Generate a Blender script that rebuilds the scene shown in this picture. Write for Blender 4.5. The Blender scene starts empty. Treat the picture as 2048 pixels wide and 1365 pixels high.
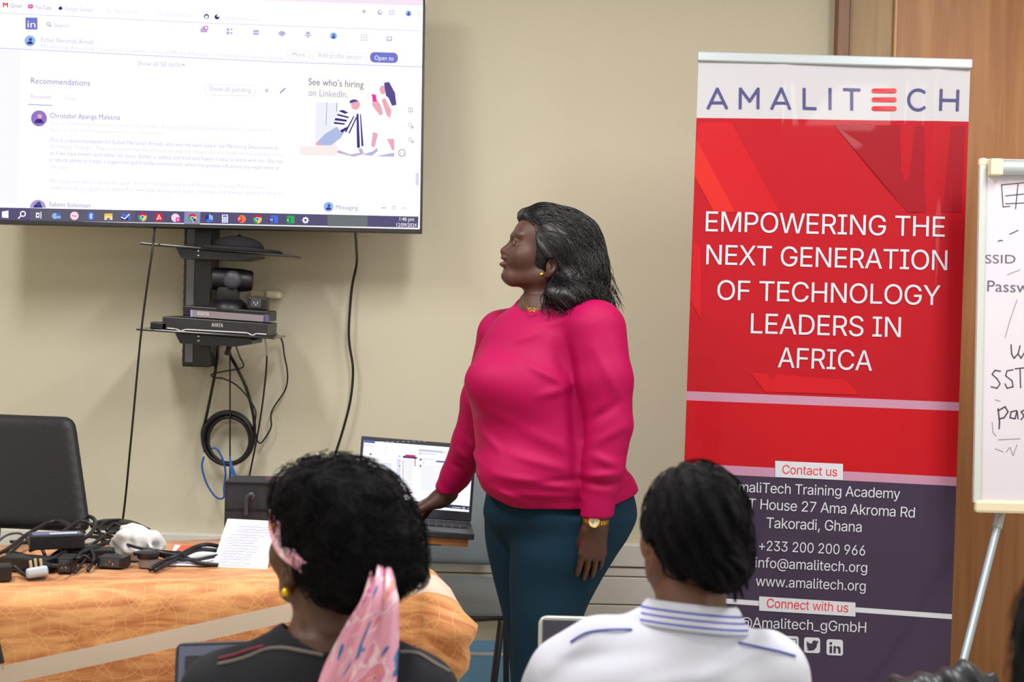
import bpy, bmesh, math, random
import numpy as np
from mathutils import Vector, Matrix
from mathutils.geometry import delaunay_2d_cdt
random.seed(7); RNG = np.random.default_rng(11)
S = bpy.context.scene; COL = S.collection

# ---------------------------------------------------------------- camera
FPX = 3000.0
PITCH, ROLL = math.radians(1.566), math.radians(1.4)
CAM = np.array([0.0, 0.0, 1.40])
_f = np.array([0, math.cos(PITCH), -math.sin(PITCH)])
_r0 = np.array([1.0, 0, 0]); _u0 = np.array([0, math.sin(PITCH), math.cos(PITCH)])
_r = _r0*math.cos(ROLL) + _u0*math.sin(ROLL)
_u = -_r0*math.sin(ROLL) + _u0*math.cos(ROLL)
cd = bpy.data.cameras.new('camera'); cam = bpy.data.objects.new('camera', cd); COL.objects.link(cam)
cd.sensor_width = 36.0; cd.lens = FPX/2048*36.0; cd.clip_start = 0.05
cd.dof.use_dof = True; cd.dof.focus_distance = 4.2; cd.dof.aperture_fstop = 4.5
cam.matrix_world = Matrix(((_r[0], _u[0], -_f[0], CAM[0]), (_r[1], _u[1], -_f[1], CAM[1]),
                           (_r[2], _u[2], -_f[2], CAM[2]), (0, 0, 0, 1)))
S.camera = cam

# ---------------------------------------------------------------- world, lamps, exposure
w = bpy.data.worlds.new('world'); S.world = w; w.use_nodes = True
w.node_tree.nodes['Background'].inputs[0].default_value = (0.75, 0.85, 1.0, 1)
w.node_tree.nodes['Background'].inputs[1].default_value = 0.3
def area(name, loc, rot, sx, sy, power, col):
    l = bpy.data.lights.new(name, 'AREA'); l.shape = 'RECTANGLE'; l.size = sx; l.size_y = sy
    l.energy = power; l.color = col
    o = bpy.data.objects.new(name, l); COL.objects.link(o); o.location = loc; o.rotation_euler = rot
    return o
for lx in (-1.5, 0.1, 1.7):
    for ly in (0.2, 3.0):
        area('ceiling_tube_light', (lx, ly, 2.86), (0, 0, 0), 0.25, 1.2, (8 if ly < 1 else 41), (1.0, 0.985, 0.97))
area('window_daylight', (2.85, 0.6, 1.7), (0, math.radians(90), 0), 1.2, 1.4, 24, (0.88, 0.94, 1.0))
area('window_daylight', (-1.7, -1.9, 1.8), (math.radians(90), 0, 0), 1.8, 1.3, 14, (0.90, 0.95, 1.0))
S.view_settings.view_transform = 'Standard'; S.view_settings.look = 'None'
S.view_settings.exposure = 0.0; S.view_settings.gamma = 1.0; S.view_settings.use_curve_mapping = False

# ---------------------------------------------------------------- helpers
def V(*a): return np.array(a, float)
def ray(px, py): return _f + _r*(px-1024)/FPX + _u*(682.5-py)/FPX
def at(px, py, Y):
    d = ray(px, py); return CAM + d*(Y/d[1])
def nrm(v): v = np.asarray(v, float); return v/np.linalg.norm(v)
def eul(a, b, c):
    ca, sa, cb, sb, cc, sc = math.cos(a), math.sin(a), math.cos(b), math.sin(b), math.cos(c), math.sin(c)
    return (np.array([[cc, -sc, 0], [sc, cc, 0], [0, 0, 1]]) @ np.array([[cb, 0, sb], [0, 1, 0], [-sb, 0, cb]])
            @ np.array([[1, 0, 0], [0, ca, -sa], [0, sa, ca]]))
class Plane:                                   # a surface with its own origin and axes
    def __init__(s, o, ex, ez): s.o = np.asarray(o, float); s.ex = nrm(ex); s.ez = nrm(ez); s.n = np.cross(s.ex, s.ez)
    def hit(s, px, py):
        d = ray(px, py); t = ((s.o-CAM)@s.n)/(d@s.n); q = CAM+d*t-s.o
        return q@s.ex, q@s.ez
    def p(s, u, v, off=0.0): return s.o + s.ex*u + s.ez*v + s.n*off

def lin(c): return tuple(((x/255)/12.92 if x/255 <= 0.04045 else ((x/255+0.055)/1.055)**2.4) for x in c)
MATS = {}
def mat(name, rgb, rough=0.6, metal=0.0, var=0.0, vscale=6.0, bump=0.0, bscale=200.0, sheen=0.0, coat=0.0, tint=None, spec=0.5):
    if name in MATS: return MATS[name]
    m = bpy.data.materials.new(name); m.use_nodes = True; MATS[name] = m
    nt = m.node_tree; b = nt.nodes['Principled BSDF']; L = nt.links.new
    c = lin(rgb); b.inputs['Roughness'].default_value = rough; b.inputs['Metallic'].default_value = metal
    b.inputs['Specular IOR Level'].default_value = spec
    b.inputs['Base Color'].default_value = (*c, 1)
    if sheen: b.inputs['Sheen Weight'].default_value = sheen
    if coat: b.inputs['Coat Weight'].default_value = coat
    tc = nt.nodes.new('ShaderNodeTexCoord')
    if var:
        n = nt.nodes.new('ShaderNodeTexNoise'); n.inputs['Scale'].default_value = vscale; n.inputs['Detail'].default_value = 5
        L(tc.outputs['Object'], n.inputs['Vector'])
        r = nt.nodes.new('ShaderNodeMix'); r.data_type = 'RGBA'
        r.inputs[6].default_value = (*[x*(1-var) for x in c], 1); r.inputs[7].default_value = (*[min(1, x*(1+var)) for x in c], 1)
        L(n.outputs[0], r.inputs[0]); L(r.outputs[2], b.inputs['Base Color'])
    if tint:
        a = nt.nodes.new('ShaderNodeAttribute'); a.attribute_name = tint
        L(a.outputs['Color'], b.inputs['Base Color'])
    if bump:
        n2 = nt.nodes.new('ShaderNodeTexNoise'); n2.inputs['Scale'].default_value = bscale; n2.inputs['Detail'].default_value = 3
        L(tc.outputs['Object'], n2.inputs['Vector'])
        bp = nt.nodes.new('ShaderNodeBump'); bp.inputs['Strength'].default_value = bump; bp.inputs['Distance'].default_value = 0.004
        L(n2.outputs[0], bp.inputs['Height']); L(bp.outputs[0], b.inputs['Normal'])
    return m
def glow(name, rgb, k=1.0):
    if name in MATS: return MATS[name]
    m = bpy.data.materials.new(name); m.use_nodes = True; MATS[name] = m
    nt = m.node_tree; nt.nodes.remove(nt.nodes['Principled BSDF'])
    e = nt.nodes.new('ShaderNodeEmission'); e.inputs[0].default_value = (*lin(rgb), 1); e.inputs[1].default_value = k
    nt.links.new(e.outputs[0], nt.nodes['Material Output'].inputs[0])
    return m

class MB:                                       # mesh builder; one material slot per material used
    def __init__(s): s.v = []; s.f = []; s.m = []; s.mats = []
    def mi(s, m):
        if m not in s.mats: s.mats.append(m)
        return s.mats.index(m)
    def add(s, vs, fs, m):
        o = len(s.v); s.v.extend([tuple(map(float, p)) for p in vs]); i = s.mi(m)
        for f in fs: s.f.append([o+k for k in f]); s.m.append(i)
        return s
    def box(s, c, half, m, R=None, bev=0.0, seg=2):
        bm = bmesh.new(); bmesh.ops.create_cube(bm, size=2.0)
        for v in bm.verts: v.co = Vector((v.co.x*half[0], v.co.y*half[1], v.co.z*half[2]))
        if bev: bmesh.ops.bevel(bm, geom=list(bm.edges), offset=bev, segments=seg, affect='EDGES', profile=0.5)
        R = np.eye(3) if R is None else R
        bm.verts.index_update()
        s.add([np.asarray(c)+R@np.array(v.co) for v in bm.verts], [[v.index for v in f.verts] for f in bm.faces], m); bm.free()
        return s
    def tube(s, pts, r, m, sides=8, closed=False, res=6, spline=True, caps=True, flat=None):
        P = np.array([np.asarray(p, float) for p in pts])
        rr = np.array([r]*len(P) if np.isscalar(r) else r, float)
        if spline and len(P) > 2: P, rr = catmull(P, rr, res, closed)
        n = len(P)
        T = (np.roll(P, -1, 0)-np.roll(P, 1, 0)) if closed else np.gradient(P, axis=0)
        T /= np.linalg.norm(T, axis=1)[:, None]+1e-12
        a = np.array([0, 0, 1.0]) if abs(T[0][2]) < 0.9 else np.array([1.0, 0, 0])
        N = nrm(np.cross(T[0], a)); vs = []
        for i in range(n):
            N = N - T[i]*(N@T[i]); N = nrm(N); B = np.cross(T[i], N)
            for k in range(sides):
                t = 2*math.pi*k/sides
                vs.append(P[i]+rr[i]*(math.cos(t)*N+math.sin(t)*B*(flat or 1)))
        fs = []
        for i in range(n if closed else n-1):
            j = (i+1) % n
            for k in range(sides):
                l = (k+1) % sides; fs.append((i*sides+k, i*sides+l, j*sides+l, j*sides+k))
        if not closed and caps: fs += [tuple(range(sides))[::-1], tuple((n-1)*sides+k for k in range(sides))]
        return s.add(vs, fs, m)
    def lathe(s, c, axis, prof, m, sides=24, R=None):   # prof = [(radius, height)]
        ax = nrm(axis); a = V(1, 0, 0) if abs(ax[0]) < 0.9 else V(0, 1, 0)
        N = nrm(np.cross(ax, a)); B = np.cross(ax, N); vs = []; fs = []
        for (r, h) in prof:
            for k in range(sides):
                t = 2*math.pi*k/sides; vs.append(np.asarray(c)+ax*h+max(r, 1e-5)*(math.cos(t)*N+math.sin(t)*B))
        for i in range(len(prof)-1):
            for k in range(sides):
                l = (k+1) % sides; fs.append((i*sides+k, i*sides+l, (i+1)*sides+l, (i+1)*sides+k))
        fs += [tuple(range(sides))[::-1], tuple((len(prof)-1)*sides+k for k in range(sides))]
        return s.add(vs, fs, m)
    def prism(s, pts, d, m):                    # polygon (3-D points) pushed along d
        P = [np.asarray(p, float) for p in pts]; d = np.asarray(d, float); n = len(P)
        nn = np.cross(P[1]-P[0], P[2]-P[1])
        fs = [tuple(range(n)), tuple(range(2*n-1, n-1, -1))] + [(i, i+n, (i+1) % n+n, (i+1) % n) for i in range(n)]
        return s.add(P+[p+d for p in P], fs, m)
    def poly(s, pts, m): return s.add(pts, [tuple(range(len(pts)))], m)
    def build(s, name, root=None, smooth=False, auto=None):
        me = bpy.data.meshes.new(name); o = np.array(root.location) if root is not None and root.type == 'EMPTY' else np.zeros(3)
        if root is not None and root.parent is not None: o = np.array(root.parent.location)
        elif root is not None: o = np.array(root.location)
        me.from_pydata([tuple(np.array(v)-o) for v in s.v], [], s.f)
        for m in s.mats: me.materials.append(m)
        for p, i in zip(me.polygons, s.m): p.material_index = i
        bm = bmesh.new(); bm.from_mesh(me); bmesh.ops.recalc_face_normals(bm, faces=bm.faces); bm.to_mesh(me); bm.free()
        if smooth or auto: me.polygons.foreach_set('use_smooth', [True]*len(me.polygons))
        if auto: me.set_sharp_from_angle(angle=math.radians(auto))
        ob = bpy.data.objects.new(name, me); COL.objects.link(ob)
        if root is not None: ob.parent = root
        return ob
def catmull(P, rr, res, closed=False):
    n = len(P); out = []; ro = []
    for i in range(n if closed else n-1):
        if closed: p = [P[(i+k-1) % n] for k in range(4)]; q = [rr[i], rr[(i+1) % n]]
        else: p = [P[max(i-1, 0)], P[i], P[i+1], P[min(i+2, n-1)]]; q = [rr[i], rr[i+1]]
        for t in np.linspace(0, 1, res, endpoint=False):
            out.append(0.5*((2*p[1])+(-p[0]+p[2])*t+(2*p[0]-5*p[1]+4*p[2]-p[3])*t*t+(-p[0]+3*p[1]-3*p[2]+p[3])*t**3)); ro.append(q[0]*(1-t)+q[1]*t)
    if not closed: out.append(P[-1]); ro.append(rr[-1])
    return np.array(out), np.array(ro)
def tag(o, label=None, cat=None, group=None, kind=None):
    if label: o['label'] = label
    if cat: o['category'] = cat
    if group: o['group'] = group
    if kind: o['kind'] = kind
    return o
def thing(name, label, cat, loc, group=None):
    o = bpy.data.objects.new(name, None); COL.objects.link(o); o.location = tuple(map(float, loc)); o.empty_display_size = 0.05
    return tag(o, label, cat, group)
def struct(mb, name, **k): return tag(mb.build(name, **k), kind='structure')

# --- lettering: glyph outlines as flat faces
_TXT = {}
def glyphs(body, sp=1.0):
    key = (body, sp)
    if key not in _TXT:
        c = bpy.data.curves.new('txt', 'FONT'); c.body = body; c.space_character = sp; c.resolution_u = 3
        o = bpy.data.objects.new('txt', c); COL.objects.link(o)
        dg = bpy.context.evaluated_depsgraph_get(); me = o.evaluated_get(dg).to_mesh()
        vs = np.array([v.co[:2] for v in me.vertices]) if len(me.vertices) else np.zeros((0, 2))
        fs = [tuple(p.vertices) for p in me.polygons]
        o.evaluated_get(dg).to_mesh_clear(); bpy.data.objects.remove(o); bpy.data.curves.remove(c)
        _TXT[key] = (vs, fs)
    return _TXT[key]
def capheight():
    v, _ = glyphs('H'); return v[:, 1].max()
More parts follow.
